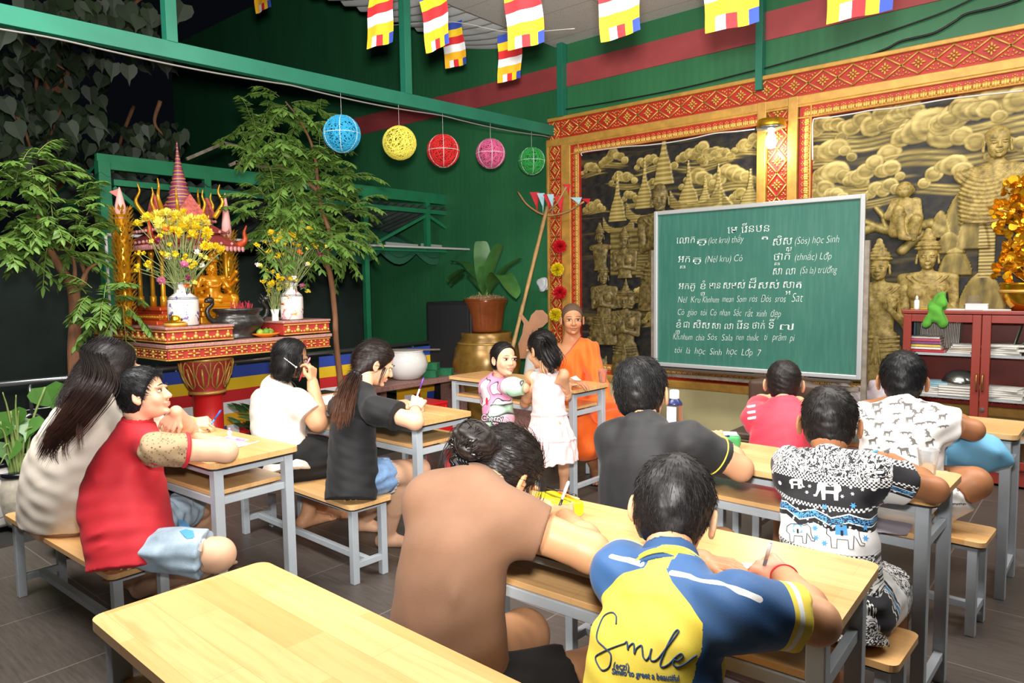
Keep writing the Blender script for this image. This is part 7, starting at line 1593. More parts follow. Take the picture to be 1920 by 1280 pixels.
# ---------------- golden seated deity
ds = thing('deity_statue', 'golden multi-armed seated deity statue on a stepped base before the shrine', 'statue', A(-5.14, Px(400, 575, -5.14)[1], ZA)); M_DG = mat('glossy_gold_paint', '#d98f16', .25, .35, var=.08)
mb = MB()
for w, z0, z1 in ((.34, 0, .05), (.30, .05, .09), (.33, .09, .115), (.28, .115, .15)): mb.box((0, 0, (z0+z1)/2), (w*.85, w, z1-z0), b=.008)
mb.build('base', M_DG, ds)
F = Fld(); s_ = .088; face = A(.93, -.2, -.02); H = A(0, 0, .40); R_ = headrot(face); fr_, rt = R_[:, 1], R_[:, 0]; head(F, H, R_, s_, nose=.9)
for an in (90, -90): a = math.radians(an); f2 = unit(fr_*math.cos(a)+rt*math.sin(a)); head(F, H+f2*.006, headrot(f2), s_*.95, nose=.9)
z = .052
for w, h in ((.050, .010), (.046, .012), (.036, .016), (.022, .02), (.010, .02)): F.ell(H+A(0, 0, z), (w, w, h), None, .004); z += h*1.2
F.spine(A(0, 0, .17), A(0, 0, .345), [-.1, 0, .4, .8, 1], [.07, .065, .055, .072, .03], [.055, .052, .044, .048, .028], [0]*5, rt, .012)
nk = A(0, 0, .325)
for q_ in (-1, 1):
    S_ = nk+rt*q_*.078; F.cone(nk, S_, .022, .024, .02)
    for (e, w_) in (((.11, .0, -.10), (.10, .09, -.10)), ((.13, -.02, -.06), (.16, .05, -.01)), ((.12, .02, -.09), (.06, .085, -.06)), ((.13, -.03, -.02), (.17, .02, .05))):
        E_ = nk+rt*q_*e[0]+fr_*e[1]+A(0, 0, e[2]); W_ = nk+rt*q_*w_[0]+fr_*w_[1]+A(0, 0, w_[2]); F.cone(S_, E_, .02, .017, .012); F.cone(E_, W_, .017, .012, .008); F.ell(W_, (.016, .016, .016), None, .006)
F.chain([A(0, 0, .175)+rt*.05, A(0, 0, .17)+rt*.15+fr_*.03, A(0, 0, .165)+fr_*.11-rt*.02], [.04, .034, .022]); F.chain([A(0, 0, .175)-rt*.05, A(0, 0, .175)-rt*.13+fr_*.07, A(0, 0, .04)-rt*.11+fr_*.12], [.04, .034, .02]); F.cone(A(0, 0, .03)-rt*.11+fr_*.12, A(0, 0, .02)-rt*.11+fr_*.18, .02, .016)
F.chain([nk+rt*.05*math.cos(a)+fr_*.05-A(0, 0, .03+.03*math.sin(a)) for a in np.linspace(0, 3.14, 9)], [.006]*9, .003)
link_mesh('figure', F.mesh(.0042), M_DG, ds)
mb = MB(); ww = nk+rt*.14+fr_*.06+A(0, 0, .05); mb.tube([ww, ww+A(0, 0, -.2)], .005, 6); mb.ball(ww, .016, 10, 6); mb.build('held_emblem', M_DG, ds, True)
# ---------------- gold leaf tinsel trees with pink paper cones
def tinsel(base, ztop, zcone, label, r=.055, lean=(0, 0)):
    t = thing('golden_leaf_cone', label, 'ornament', base); h = ztop-base[2]; mb = MB(); mb.lathe([(r*.5, 0), (r*.55, .03), (r*.75, h*.3), (r*.8, h*.7), (r*.7, h)], (0, 0, 0), 18); mb.build('core', mat('amber_gold_foil', '#d69a1c', .25, .55), t, True)
    mb = MB(); rr = np.random.default_rng(int(base[0]*100) % 97)
    n = int(h/.028)
    for i in range(n):
        z = .05+h*i/n; rad = r*(.6+.2*min(1, i/n*3))
        for k in range(11):
            a = 2*math.pi*(k+.5*(i % 2))/11+rr.normal()*.1; o = A(math.cos(a), math.sin(a), 0); sd_ = A(-math.sin(a), math.cos(a), 0); c = o*rad+A(0, 0, z); tip = o*(rad+.040)+A(0, 0, z+.045); mid = o*(rad+.018)+A(0, 0, z+.012)
            mb.add([c, mid+sd_*.011, tip, mid-sd_*.011], [(0, 1, 2, 3)])
    mb.build('foil_leaves', mat('foil_leaf', '#cf9a2a', .35, .45, var=.3, vscale=30), t); mb = MB(); hc = zcone-ztop; mb.lathe([(r*.72, h-.03), (r*.62, h+hc*.3), (r*.3, h+hc*.75), (.004, h+hc)], (0, 0, 0), 18); mb.build('paper_cone', mat('pink_paper', '#e5a9a2', .7), t, True)
    if lean[0]: mb = MB(); mb.prism([(0, 0), (.07, -.02), (0, -.07)], -.001, .001, fr=(A(0, 0, h+hc*.95), -RGT*A(1, 1, 0), A(0, 0, 1), FWD)); mb.build('paper_flag', mat('pink_paper2', '#d97f78', .7), t)
    return t
b = A(-5.2, Px(238, 603, -5.2)[1], ZA); tinsel(b, Px(230, 402, b[0])[2], Px(214, 350, b[0])[2], 'tall golden leaf cone topped with pink paper at the left end of the altar', lean=(1, 0))
b = A(-5.25, Px(428, 500, -5.25)[1], ZA); tinsel(b, Px(430, 446, b[0])[2], Px(421, 362, b[0])[2], 'golden leaf cone with pale pink paper tip right of the shrine')
# ---------------- vases, bouquets, burner, fruit
def vase_mat(name, cols, scale):
    g = NG(name); v = g.coords(); n = g.n('TexVoronoi'); n.inputs['Scale'].default_value = scale; g.l(v, n.inputs[0]); n2 = g.noise(v, scale*.55, 3, .6, 1.5)
    c = g.mix(g.ramp(n2, [(.0, 0.0), (.57, 0.0), (.60, 1.0)]), '#ece9e4', g.ramp(n.outputs['Color'], [(.2, cols[0]), (.4, cols[1]), (.6, cols[2]), (.8, cols[3])], 'CONSTANT')); g.base(c); g.set(.15, Coat_Weight=.5); return g.m
def vase(base, H_, label, m, r=1.0):
    t = thing('porcelain_vase', label, 'vase', base); s = H_; mb = MB(); mb.lathe([(.30*r*s, 0), (.34*r*s, .03*s), (.36*r*s, .3*s), (.36*r*s, .58*s), (.33*r*s, .66*s), (.19*r*s, .76*s), (.18*r*s, .88*s), (.24*r*s, .99*s), (.25*r*s, s), (.22*r*s, s), (.16*r*s, .88*s)], (0, 0, 0), 32); mb.build('vase_body', m, t, True)
    mb = MB()
    for z, q_ in ((.66, .335), (.63, .352), (.985, .245), (.02, .335)): mb.lathe([(q_*r*s, z*s-.002), (q_*r*s+.002, z*s), (q_*r*s, z*s+.002)], (0, 0, 0), 32)
    mb.build('painted_band', mat('dark_band', '#4a4a52', .3), t, True); return t
FCOL = {'y': '#f0d21e', 'o': '#e07a28', 'p': '#d978a0', 'w': '#efe9dc', 'm': '#8d2d58', 'l': '#f2e25a'}
def flower_mesh(kind, r, rr):
    mb = MB(); n = {'mum': 34, 'rose': 12, 'bud': 7}[kind]
    for k in range(n*(2 if kind == 'mum' else 1)):
        a = rr.uniform(0, 6.28); el = rr.uniform(-.2, 1.3) if kind == 'mum' else rr.uniform(.2, 1.4); d = A(math.cos(a)*math.cos(el), math.sin(a)*math.cos(el), math.sin(el)); sd_ = unit(np.cross(d, A(.1, .2, 1))); w = r*(.13 if kind == 'mum' else .38)
        u_ = np.cross(sd_, d); mb.add([d*r*.12, d*r*.6+sd_*w, d*r+u_*r*.12, d*r*.6-sd_*w], [(0, 1, 2, 3)])
    mb.ball((0, 0, r*.1), r*.28, 8, 6); return mb
def bouquet(org, label, heads, stems_from, extra_leaves=60, seed=1, spread=.03, wild=0):
    rr = np.random.default_rng(seed); rj = np.random.default_rng(seed+70); heads = [(np.array(p)+rj.normal(size=3)*(0 if j == 0 else .03), k, c if j == 0 else ('y' if c in 'yl' else 'l'), r*(1.4 if j == 0 else 1.15)) for p, k, c, r in heads for j in range(2)][:98]; t = thing('flower_bouquet', label, 'flowers', org); org = np.array(org); mb = MB()
    for (pos, kind, col, r) in heads:
        p = np.array(pos)-org; b = A(rr.normal()*spread*.5, rr.normal()*spread*.5, -.06); mid = b*.4+p*.55+A(rr.normal()*.015, rr.normal()*.015, .02); mb.tube(bez([b, mid, p], 5), .0028, 5)
    for k in range(wild):
        a = rr.uniform(0, 6.28); l = rr.uniform(.15, .3); mb.tube([(0, 0, 0), (math.cos(a)*l*.3, math.sin(a)*l*.3, l*.6), (math.cos(a)*l*.6, math.sin(a)*l*.6, l*.9)], .002, 4)
    mb.build('stems', mat('pale_green_stem', '#8c9a5c', .6), t, True); mb = MB()
    for k in range(extra_leaves):
        p = np.array(heads[int(rr.integers(len(heads)))][0])-org; c = p*rr.uniform(.35, .9)+rr.normal(size=3)*.012; d = unit(rr.normal(size=3)+A(0, 0, .2)); sd_ = unit(np.cross(d, rr.normal(size=3))); l = rr.uniform(.025, .05); mb.add([c, c+d*l*.5+sd_*l*.22, c+d*l, c+d*l*.5-sd_*l*.22], [(0, 1, 2, 3)])
    mb.build('leaves', mat('dull_leaf', '#5f7340', .6, var=.3, vscale=30), t)
    for (pos, kind, col, r) in heads:
        f = flower_mesh(kind, r, rr).build('flower', mat('petal_'+col, FCOL[col], .65, var=.12, vscale=60), t); f.location = tuple(np.array(pos)-org); f.rotation_euler = (rr.normal()*.4, rr.normal()*.4+.35, rr.uniform(0, 6.28))
    return t
vb = A(-4.88, Px(345, 605, -4.88)[1], ZA); vase(vb, Px(345, 530, vb[0])[2]-ZA, 'large porcelain vase with blue birds at the altar corner', vase_mat('bird_porcelain', ('#3d5a9a', '#2a2a33', '#8a76b8', '#c06a8a'), 22), .95)
rr = np.random.default_rng(3); hd = []
def fl(x, y, kind, col, r, x0=-4.9): return (Px(x, y, x0+rr.uniform(-.07, .07)), kind, col, r)
for x, y in ((275, 413), (295, 405), (312, 402), (327, 404), (343, 408), (359, 412), (372, 414), (384, 420), (300, 418), (320, 420), (338, 424), (352, 428), (368, 430), (388, 436), (330, 436), (362, 442), (305, 430), (346, 418)): hd.append(fl(x, y, 'mum', 'l' if y < 425 else 'y', .034))
for x, y in ((386, 462), (300, 447), (260, 477), (275, 500), (257, 502), (310, 480), (328, 478), (342, 486), (418, 470), (360, 503), (400, 465)): hd.append(fl(x, y, 'mum' if x > 380 else 'rose', 'y', .032 if x > 380 else .024, -4.82))
for x, y, k, c in ((313, 432, 'rose', 'o'), (297, 453, 'rose', 'm'), (317, 486, 'rose', 'w'), (372, 475, 'rose', 'w'), (345, 497, 'mum', 'p'), (302, 527, 'mum', 'p'), (349, 523, 'rose', 'm'), (347, 537, 'rose', 'o'), (382, 497, 'bud', 'w')): hd.append(fl(x, y, k, c, .024, -4.78))
bouquet(vb+A(0, 0, Px(345, 532, vb[0])[2]-ZA), 'big bouquet of yellow chrysanthemums in the bird vase', hd, None, 110, 2, .05, 14)
vb2 = A(-4.88, Px(548, 598, -4.88)[1], ZA); hv = Px(547, 528, vb2[0])[2]-ZA; vase(vb2, hv, 'porcelain vase with red blossoms on the right end of the altar', vase_mat('blossom_porcelain', ('#c23a3f', '#d98a9a', '#e0b03a', '#4a62a8'), 24), .82)
hd = []
for x, y in ((540, 432), (552, 427), (565, 430), (578, 433), (530, 440), (546, 440), (560, 440), (520, 447), (572, 446), (512, 460), (530, 452), (505, 472), (498, 455), (585, 452), (592, 462), (575, 462), (560, 462), (545, 470), (522, 478), (535, 478), (515, 486), (480, 461)): hd.append(fl(x, y, 'mum' if y < 448 else 'rose', 'l' if y < 445 else 'y', .03 if y < 448 else .02, vb2[0]+.02))
for x, y, k, c in ((531, 456, 'rose', 'o'), (562, 474, 'rose', 'o'), (549, 449, 'rose', 'm'), (482, 499, 'rose', 'w'), (574, 497, 'rose', 'w'), (568, 537, 'mum', 'p'), (552, 523, 'rose', 'w'), (538, 526, 'rose', 'o'), (600, 480, 'bud', 'm')): hd.append(fl(x, y, k, c, .022, vb2[0]+.05))
bouquet(vb2+A(0, 0, hv), 'bouquet of small yellow flowers in the blossom vase', hd, None, 90, 4, .05, 10)
vb3 = A(-4.93, Px(517, 615, -4.93)[1], ZSL); hv3 = Px(515, 580, vb3[0])[2]-ZSL; t = thing('white_vase', 'slim plain white vase with yellow daisies beside the fruit plate', 'vase', vb3); mb = MB(); mb.lathe([(.022, 0), (.02, .01), (.028, hv3*.5), (.024, hv3*.8), (.034, hv3), (.028, hv3), (.018, hv3*.8)], (0, 0, 0), 20); mb.build('vase_body', mat('white_porcelain', '#eceae6', .15), t, True); mb = MB(); mb.lathe([(.035, hv3-.002), (.037, hv3), (.035, hv3+.002)], (0, 0, 0), 20); mb.build('vase_rim', mat('white_porcelain', '#eceae6', .15), t, True)
hd = [fl(x, y, 'rose', 'y', .022, vb3[0]+.03) for x, y in ((500, 522), (512, 512), (520, 519), (513, 531), (493, 530), (527, 531), (505, 537), (535, 536), (503, 548), (522, 544), (530, 525))]; bouquet(vb3+A(0, 0, hv3), 'bunch of bright yellow daisies in the slim white vase', hd, None, 30, 6, .02, 4)
bb = A(-4.96, Px(447, 600, -4.96)[1], ZSL); bt = thing('incense_burner', 'dark bronze incense burner with dragon handles on the altar', 'burner', bb); M_BR = mat('dark_bronze', '#4b4a48', .32, .7, var=.35, vscale=18, bump=.5, bscale=45)
bh = Px(445, 577, bb[0])[2]-ZSL; mb = MB(); mb.lathe([(.13, 0), (.14, .015), (.115, .03), (.17, .07), (.195, bh*.5), (.175, bh*.68), (.155, bh*.76), (.165, bh*.85), (.185, bh*.92), (.185, bh), (.16, bh), (.15, bh*.86), (0, bh*.84)], (0, 0, 0), 40, sx=.8); mb.build('bowl', M_BR, bt, True)
for q_ in (-1, 1):
    mb = MB(); mb.tube(bez([(0, q_*.165, bh*.55), (0, q_*.22, bh*.7), (0, q_*.235, bh*.95), (.01, q_*.20, bh*1.15), (.02, q_*.215, bh*1.3)], 6), np.linspace(.02, .013, 25), 8); mb.ball((.02, q_*.225, bh*1.28), (.03, .035, .022), 10, 7); mb.ball((.03, q_*.25, bh*1.25), (.016, .02, .012), 8, 6)
    for k in range(3): mb.tube([(0, q_*(.215-.012*k), bh*(1.3-.1*k)), (-.02, q_*(.20-.012*k), bh*(1.45-.1*k))], .005, 5)
    mb.build('dragon_handle', M_BR, bt, True)
mb = MB(); rr = np.random.default_rng(2)
for k in range(16): a = rr.uniform(0, 6.28); mb.tube([(.13*math.cos(a)*.8, .16*math.sin(a), bh*.35+.02*math.sin(a*3)), (.15*math.cos(a+.1)*.85, .185*math.sin(a+.1), bh*.48), (.14*math.cos(a+.2)*.85, .175*math.sin(a+.2), bh*.56)], .010, 6)
mb.build('cloud_relief', M_BR, bt, True)
t = thing('incense_sticks', 'bundle of short red incense stubs standing in the burner', 'incense', bb+A(0, 0, bh*.84)); t['kind'] = 'stuff'; mb = MB()
for k in range(60): a, r = rr.uniform(0, 6.28), .08*math.sqrt(rr.uniform(0, 1)); b0 = A(r*math.cos(a), .03+r*math.sin(a), 0); mb.tube([b0, b0+A(rr.normal()*.012, rr.normal()*.012, rr.uniform(.05, .09))], .0022, 4)
mb.build('stubs', mat('magenta_red_stick', '#b3223c', .6), t)
pb = A(-4.85, Px(498, 626, -4.85)[1], ZSL); t = thing('fruit_plate', 'orange plate of green fruit at the front of the altar', 'plate', pb); mb = MB(); mb.lathe([(.045, 0), (.05, .004), (.085, .018), (.10, .026), (.098, .029), (.05, .010), (0, .009)], (0, 0, 0), 30); mb.build('plate_dish', mat('orange_plastic', '#ee8d1a', .35), t, True); mb = MB(); mb.lathe([(.099, .025), (.102, .028), (.099, .030)], (0, 0, 0), 30); mb.build('plate_rim', mat('orange_plastic', '#ee8d1a', .35), t, True)
for k, (dx, dy) in enumerate(((0, -.045), (.01, .0), (-.005, .042), (.02, .03))):
    t = thing('green_fruit', ('pale green round fruit at the left of the orange plate', 'green fruit in the middle of the orange plate', 'darker green fruit at the right of the orange plate', 'small green fruit at the front of the orange plate')[k], 'fruit', pb+A(dx, dy, .010), 'fruit on the orange plate'); mb = MB(); r = (.027, .029, .026, .022)[k]; mb.ball((0, 0, r), (r, r*1.05, r*.98), 14, 10); mb.build('flesh', mat('green_fruit_skin'+str(k % 2), ('#8fae3c', '#5e8a2c')[k % 2], .4, var=.15, vscale=20), t, True); mb = MB(); mb.tube([(0, 0, r*1.95), (.003, 0, r*2.2)], .0025, 5); mb.build('stem', mat('pale_green_stem', '#8c9a5c', .6), t)
bc_ = A(-4.83, Px(330, 612, -4.83)[1], ZA); t = thing('brass_bell', 'polished brass bell shaped lid at the altar corner', 'bell', bc_); mb = MB(); mb.lathe([(.072, 0), (.074, .012), (.068, .03), (.045, .038), (.036, .05), (.034, .065), (.026, .074), (.012, .078), (0, .079)], (0, 0, 0), 30); mb.build('bell_body', mat('polished_gold', '#e0a828', .22, .9), t, True); mb = MB(); mb.lathe([(.073, .008), (.077, .014), (.071, .026)], (0, 0, 0), 30); mb.build('bell_band', M_GOLDB, t, True)
# ================================================================== YARD SIDE: RAILING, TREES, CANOPY, POTS
M_SS = mat('brushed_steel_tube', '#a8acae', .25, .9)
RX = -5.55
ra = thing('steel_railing', 'stainless steel hoop railing along the open side of the hall', 'railing', (RX, 0, 0)); zr_ = Px(60, 715, RX)[2]
mb = MB(); mb.tube([(0, .2, zr_), (0, 5.6, zr_)], .024, 10); mb.build('handrail', M_SS, ra, True)
mb = MB(); mb.tube([(0, .2, .12), (0, 5.6, .12)], .018, 8); mb.tube([(0, .2, zr_-.19), (0, 5.6, zr_-.19)], .006, 6); mb.build('bottom_rail', M_SS, ra, True)
for k in range(11):
    y = .55+k*.49; mb = MB(); mb.tube([(0, y, zr_-.02), (0, y, zr_-.22)], .013, 8); mb.tube(bez([(0, y-.09, .12), (0, y-.09, zr_-.36), (0, y-.055, zr_-.26), (0, y, zr_-.22), (0, y+.055, zr_-.26), (0, y+.09, zr_-.36), (0, y+.09, .12)], 5), .012, 8); mb.build('hoop_baluster', M_SS, ra, True)
# buddhist striped flags on the railing and overhead
STR = [('#2f49a8', 1), ('#f2c81e', 1), ('#d3252b', 1), ('#efeff0', 1), ('#f0b21c', 1)]
def flag(name, label, w, h, loc, rz, group, seed=0, tilt=0.0, hang=True):
    mb = MB(); rr = np.random.default_rng(seed); nx = 16; a0 = rr.uniform(0, 6); am = rr.uniform(.006, .014)
    def pt(u, v): return (w*(u-.5)+tilt*v*h+.004*math.sin(v*9+a0), am*math.sin(u*5+a0+v*2)*v+.008*math.sin(v*6+a0)+.004*math.sin(u*11), -v*h)
    rows = [(i/6, (i+1)/6, lin(STR[i][0])) for i in range(5)]
    for v0, v1, c in rows:
        vs = np.linspace(v0, v1, 5); G = np.array([[pt(u, v) for v in vs] for u in np.linspace(0, 1, nx)]); mb.sheet(G, c)
    cs = ['#f0b21c', '#efeff0', '#d3252b', '#f2c81e', '#2f49a8']
    for i, c in enumerate(cs):
        us = np.linspace(i/5, (i+1)/5, 5); G = np.array([[pt(u, v) for v in np.linspace(5/6, 1, 5)] for u in us]); mb.sheet(G, lin(c))
    o = mb.build(name, attr_mat('flag_cloth', .75), None, True); o.location = loc; o.rotation_euler[2] = rz; return tag(o, label, 'flag', group)
rw = math.pi/2
for k, (y, lab) in enumerate(((2.62, 'striped flag on the railing left of the lotus pillar'), (3.05, 'striped flag on the railing right of the lotus pillar'), (4.05, 'striped flag on the railing between the two girls'), (4.95, 'striped flag on the railing beside the black speaker'))): flag('striped_flag', lab, .52, .58, (RX+.035, y, zr_-.03), rw, 'striped flags hung on the railing', k)
# ---------------- overhead flags
OF = [(720, 82, 3.0, 'striped overhead flag left of the hanging post'), (812, 96, 3.0, 'striped overhead flag just right of the hanging post'), (980, 88, 3.0, 'striped overhead flag before the ceiling edge, third along'), (1153, 73, 3.0, 'striped overhead flag against the ceiling panels, above the left mural'), (1360, 54, 3.0, 'striped overhead flag left of the wall post'), (1606, 32, 3.0, 'striped overhead flag farthest right, cropped by the picture top'), (848, 126, 4.5, 'smaller striped flag hanging behind the one beside the post'), (958, 151, 4.5, 'smaller striped flag hanging lowest, behind the third along'), (490, 22, 3.4, 'striped overhead flag at the picture top, left of the ribbed sheet')]
for k, (x, y, Y_, lab) in enumerate(OF): q_ = Py(x, y, Y_); flag('prayer_flag', lab, .233, .37, (q_[0], q_[1], q_[2]+.37), [.05, -.08, .06, -.05, .04, .02, .1, .1, .1][k], 'striped flags strung under the ceiling', 20+k, (-.12, .14, .06, .1, .08, .02, .12, -.04, .1)[k])
for Y_, ks in ((3.0, (0, 1, 2, 3, 4, 5)),): wire('flag_string', [Py(OF[k][0], OF[k][1], Y_)+A(0, 0, .373) for k in ks], .003, M_WWIRE, 'thin string carrying the row of overhead striped flags', 'string')
wire('flag_string', [Py(OF[k][0]+d_, OF[k][1]-1, 4.5)+A(0, 0, .373) for k, d_ in ((6, -120), (6, 0), (7, 0), (7, 120))], .003, M_WWIRE, 'thin string carrying the two smaller rear flags', 'string')
# ---------------- yarn balls
for k, (x, y, rp, c, cn) in enumerate(((641, 251, 34, '#2aa3d0', 'blue'), (749, 268, 31, '#e8dc58', 'yellow'), (831, 283, 30, '#cf2020', 'red'), (920, 288, 27, '#d8618f', 'pink'), (997, 302, 25, '#2f9e48', 'green'))):
    c0 = Px(x, y, XB+.01); r = rp*np.dot(c0-EYE, FWD)/FPX; t = thing('yarn_ball_lantern', f'{cn} open yarn ball lantern hanging under the green beam', 'lantern', c0, 'yarn ball lanterns'); mb = MB(); rr = np.random.default_rng(k); th = np.linspace(0, 2*math.pi, 26, endpoint=False)
    for j in range(85):
        n_ = unit(rr.normal(size=3)); u_, v_, _ = frame_of(n_); o = rr.uniform(-.6, .6); R0 = r*math.sqrt(1-o*o)*rr.uniform(.985, 1.01); mb.tube([n_*o*r+(u_*math.cos(q_)+v_*math.sin(q_))*R0 for q_ in th], .0030, 4, closed=True)
    mb.build('yarn', mat('yarn_'+cn, c, .8), t, True); mb = MB()
    for j in range(3): a = j*math.pi/3+.3; mb.tube([(r*1.012*math.cos(q_)*math.cos(a), r*1.012*math.cos(q_)*math.sin(a), r*1.012*math.sin(q_)) for q_ in th], .0028, 4, closed=True)
    mb.tube([(r*1.012*math.cos(q_), r*1.012*math.sin(q_), 0) for q_ in th], .0028, 4, closed=True)
    if cn != 'yellow': mb.build('pale_ribs', mat('white_glitter_yarn', '#dfe6e4', .5), t, True)
    mb = MB(); zb_ = zb(c0[1])-.05; mb.tube([(0, 0, r), (0, 0, zb_-c0[2]+.01)], .0012, 4); mb.build('hanging_thread', M_WWIRE, t)
wire('power_cable', [(XB+.035, y, zb(y)-.075-.02*math.sin((y*2.1) % math.pi)) for y in np.linspace(.6, 6.1, 40)], .006, mat('grey_cable', '#8c8a84', .5), 'thin cable clipped along the underside of the green beam', 'cable', 2)
# pompoms on the frame edge
for k, (x, y, c, cn, w) in enumerate(((1050, 462, '#d3202a', 'red', 'top'), (1045, 505, '#e8d21e', 'yellow', 'upper'), (1050, 548, '#d3202a', 'red', 'lower'), (1042, 590, '#e8d21e', 'yellow', 'bottom'))):
    c0 = Py(x, y, YW-.13); mb = MB(); rr = np.random.default_rng(k+50); r = .072
    for j in range(420): d = unit(rr.normal(size=3)); s_ = unit(np.cross(d, rr.normal(size=3)))*.004; mb.add([d*.01-s_, d*.01+s_, d*r*rr.uniform(.85, 1.05)+s_*1.6, d*r-s_*1.6], [(0, 1, 2, 3)])
    o = mb.build('tinsel_pompom', mat('tinsel_'+cn, c, .4)); o.location = tuple(c0); tag(o, f'{cn} tinsel pompom, {w} one of the row on the frame edge', 'pompom', 'tinsel pompoms on the frame')
wire('pompom_string', [Py(x, y, YW-.09) for x, y in ((1052, 400), (1050, 462), (1046, 505), (1049, 548), (1043, 590), (1046, 640))], .004, mat('orange_ribbon', '#d85a2a', .5), 'orange ribbon carrying the tinsel pompoms down the frame edge', 'ribbon')
# ---------------- trees
def leaflet(mb, c, d, n, l, w, col=None):
    d = unit(d); s_ = unit(np.cross(d, n)); dr = unit(n)*l*-.10; mb.add([c, c+d*l*.35+s_*w+dr*.4, c+d*l*.75+s_*w*.6+dr, c+d*l+dr*1.8, c+d*l*.75-s_*w*.6+dr, c+d*l*.35-s_*w+dr*.4, c+d*l*.4-dr*.3], [(0, 1, 6), (1, 2, 3, 6), (6, 3, 4, 5), (0, 6, 5)], col)
def frond(mb, ms, c, d, L, n=9, lf=.055, rr=None, col=None):
    d = unit(d); up_ = A(0, 0, 1); s_ = unit(np.cross(d, up_)); pts = [c+d*L*t-up_*L*.35*t*t for t in np.linspace(0, 1, 6)]; ms.tube(pts, .0022, 4)
    for i in range(n):
        t = .15+.85*i/(n-1); p = c+d*L*t-up_*L*.35*t*t; dd = unit(d-up_*.7*t)
        for q_ in (-1, 1): leaflet(mb, p, dd*.55+s_*q_*.9-up_*.35+rr.normal(size=3)*.15, up_+rr.normal(size=3)*.25, lf*rr.uniform(.8, 1.15)*(1-.3*abs(t-.5)), lf*.21, col)
    leaflet(mb, pts[-1], d-up_*.8, up_, lf, lf*.2, col)
M_BARK = mat('brown_bark', '#7a5236', .85, var=.3, vscale=30, bump=.5, bscale=60, stretch=(1, 1, .25)); M_LEAF = mat('fresh_green_leaf', '#587a30', .5, var=.3, vscale=9)
def tree(name, label, trunk, branches, tips, nfr, L, lf, seed, m=None, cat='tree'):
    t = thing(name, label, cat, trunk[0][0]); o = np.array(trunk[0][0]); rr = np.random.default_rng(seed); mb = MB(); P_ = bez([np.array(p)-o for p, r in trunk], 6); mb.tube(P_, np.interp(np.linspace(0, 1, len(P_)), np.linspace(0, 1, len(trunk)), [r for p, r in trunk]), 10); mb.build('trunk', M_BARK, t, True)
    for br in branches: mb = MB(); C = bez([np.array(p)-o for p in br], 6); mb.tube(C, np.linspace(.018, .005, len(C)), 8); mb.build('branch', M_BARK, t, True)
    mb, ms = MB(), MB()
    for c, R0, k in tips:
        c = np.array(c)-o
        for j in range(int(k*(1.25 if seed == 5 else 1.6))): d = unit(rr.normal(size=3)*A(1, 1, .7)+A(0, 0, .25)); frond(mb, ms, c+d*R0*rr.uniform(0, .75), d, L*rr.uniform(.7, 1.2), 8, lf*1.1, rr)
    mb.build('foliage', m or M_LEAF, t); ms.build('leaf_stalks', mat('green_stalk', '#7f8f45', .6), t); return t
q4 = lambda x, y, X=-4.95: Px(x, y, X)
tr0 = q4(141, 700, -5.0); g0 = A(tr0[0], tr0[1], 0)
tree('leafy_tree', 'leafy young tree with forked brown trunk left of the altar', [(g0, .045), (q4(140, 690, -5), .04), (q4(141, 600, -5), .036), (q4(138, 548, -5), .036), (q4(128, 525, -5), .03), (q4(100, 480, -5), .022), (q4(78, 430, -5), .014), (q4(60, 360, -5), .006)],
     [[q4(138, 548, -5), q4(140, 500, -5), q4(132, 465, -5)], [q4(142, 550, -5), q4(160, 520, -5), q4(153, 490, -5), q4(170, 478, -5), q4(186, 475, -5)], [q4(150, 540, -4.9), q4(165, 505, -4.9), q4(190, 490, -4.9)]],
     [(q4(30, 340), .22, 9), (q4(60, 300), .12, 5), (q4(90, 330), .18, 7), (q4(25, 410), .25, 11), (q4(95, 420), .25, 12), (q4(145, 440), .25, 11), (q4(60, 470), .22, 9), (q4(130, 480), .18, 6), (q4(10, 460), .2, 8), (q4(195, 560, -4.7), .14, 7), (q4(230, 570, -4.7), .12, 5), (q4(190, 600, -4.7), .10, 5), (q4(165, 555, -4.75), .1, 3), (q4(150, 390), .15, 5)], 0, .19, .062, 5)
tr1 = q4(648, 700, -4.85); g1 = A(tr1[0]-.03, tr1[1]+.04, 0)
tree('neem_tree', 'tall thin tree with feathery bright green leaves right of the altar', [(g1, .03), (q4(632, 660, -4.85), .024), (q4(628, 590, -4.9), .022), (q4(620, 520, -4.9), .022), (q4(610, 480, -4.9), .02), (q4(622, 450, -4.9), .018), (q4(600, 380), .016), (q4(590, 290), .012), (q4(565, 230), .008), (q4(535, 190), .005)],
     [[q4(612, 485, -4.9), q4(600, 478, -4.9), q4(590, 455, -4.95)], [q4(590, 300), q4(610, 275), q4(600, 240)], [q4(598, 360), q4(560, 330), q4(520, 310)]],
     [(q4(540, 195), .15, 6), (q4(500, 215), .18, 6), (q4(480, 250), .2, 7), (q4(560, 235), .2, 7), (q4(520, 270), .22, 9), (q4(570, 290), .22, 10), (q4(500, 310), .2, 8), (q4(540, 340), .24, 12), (q4(600, 320), .24, 12), (q4(640, 340), .2, 9), (q4(520, 390), .24, 13), (q4(580, 390), .28, 18), (q4(640, 400), .24, 13), (q4(490, 420), .16, 7), (q4(540, 440), .24, 13), (q4(600, 450), .25, 15), (q4(650, 440), .18, 8), (q4(505, 465), .12, 5), (q4(600, 215), .08, 3), (q4(560, 480), .15, 6)], 0, .23, .066, 8)
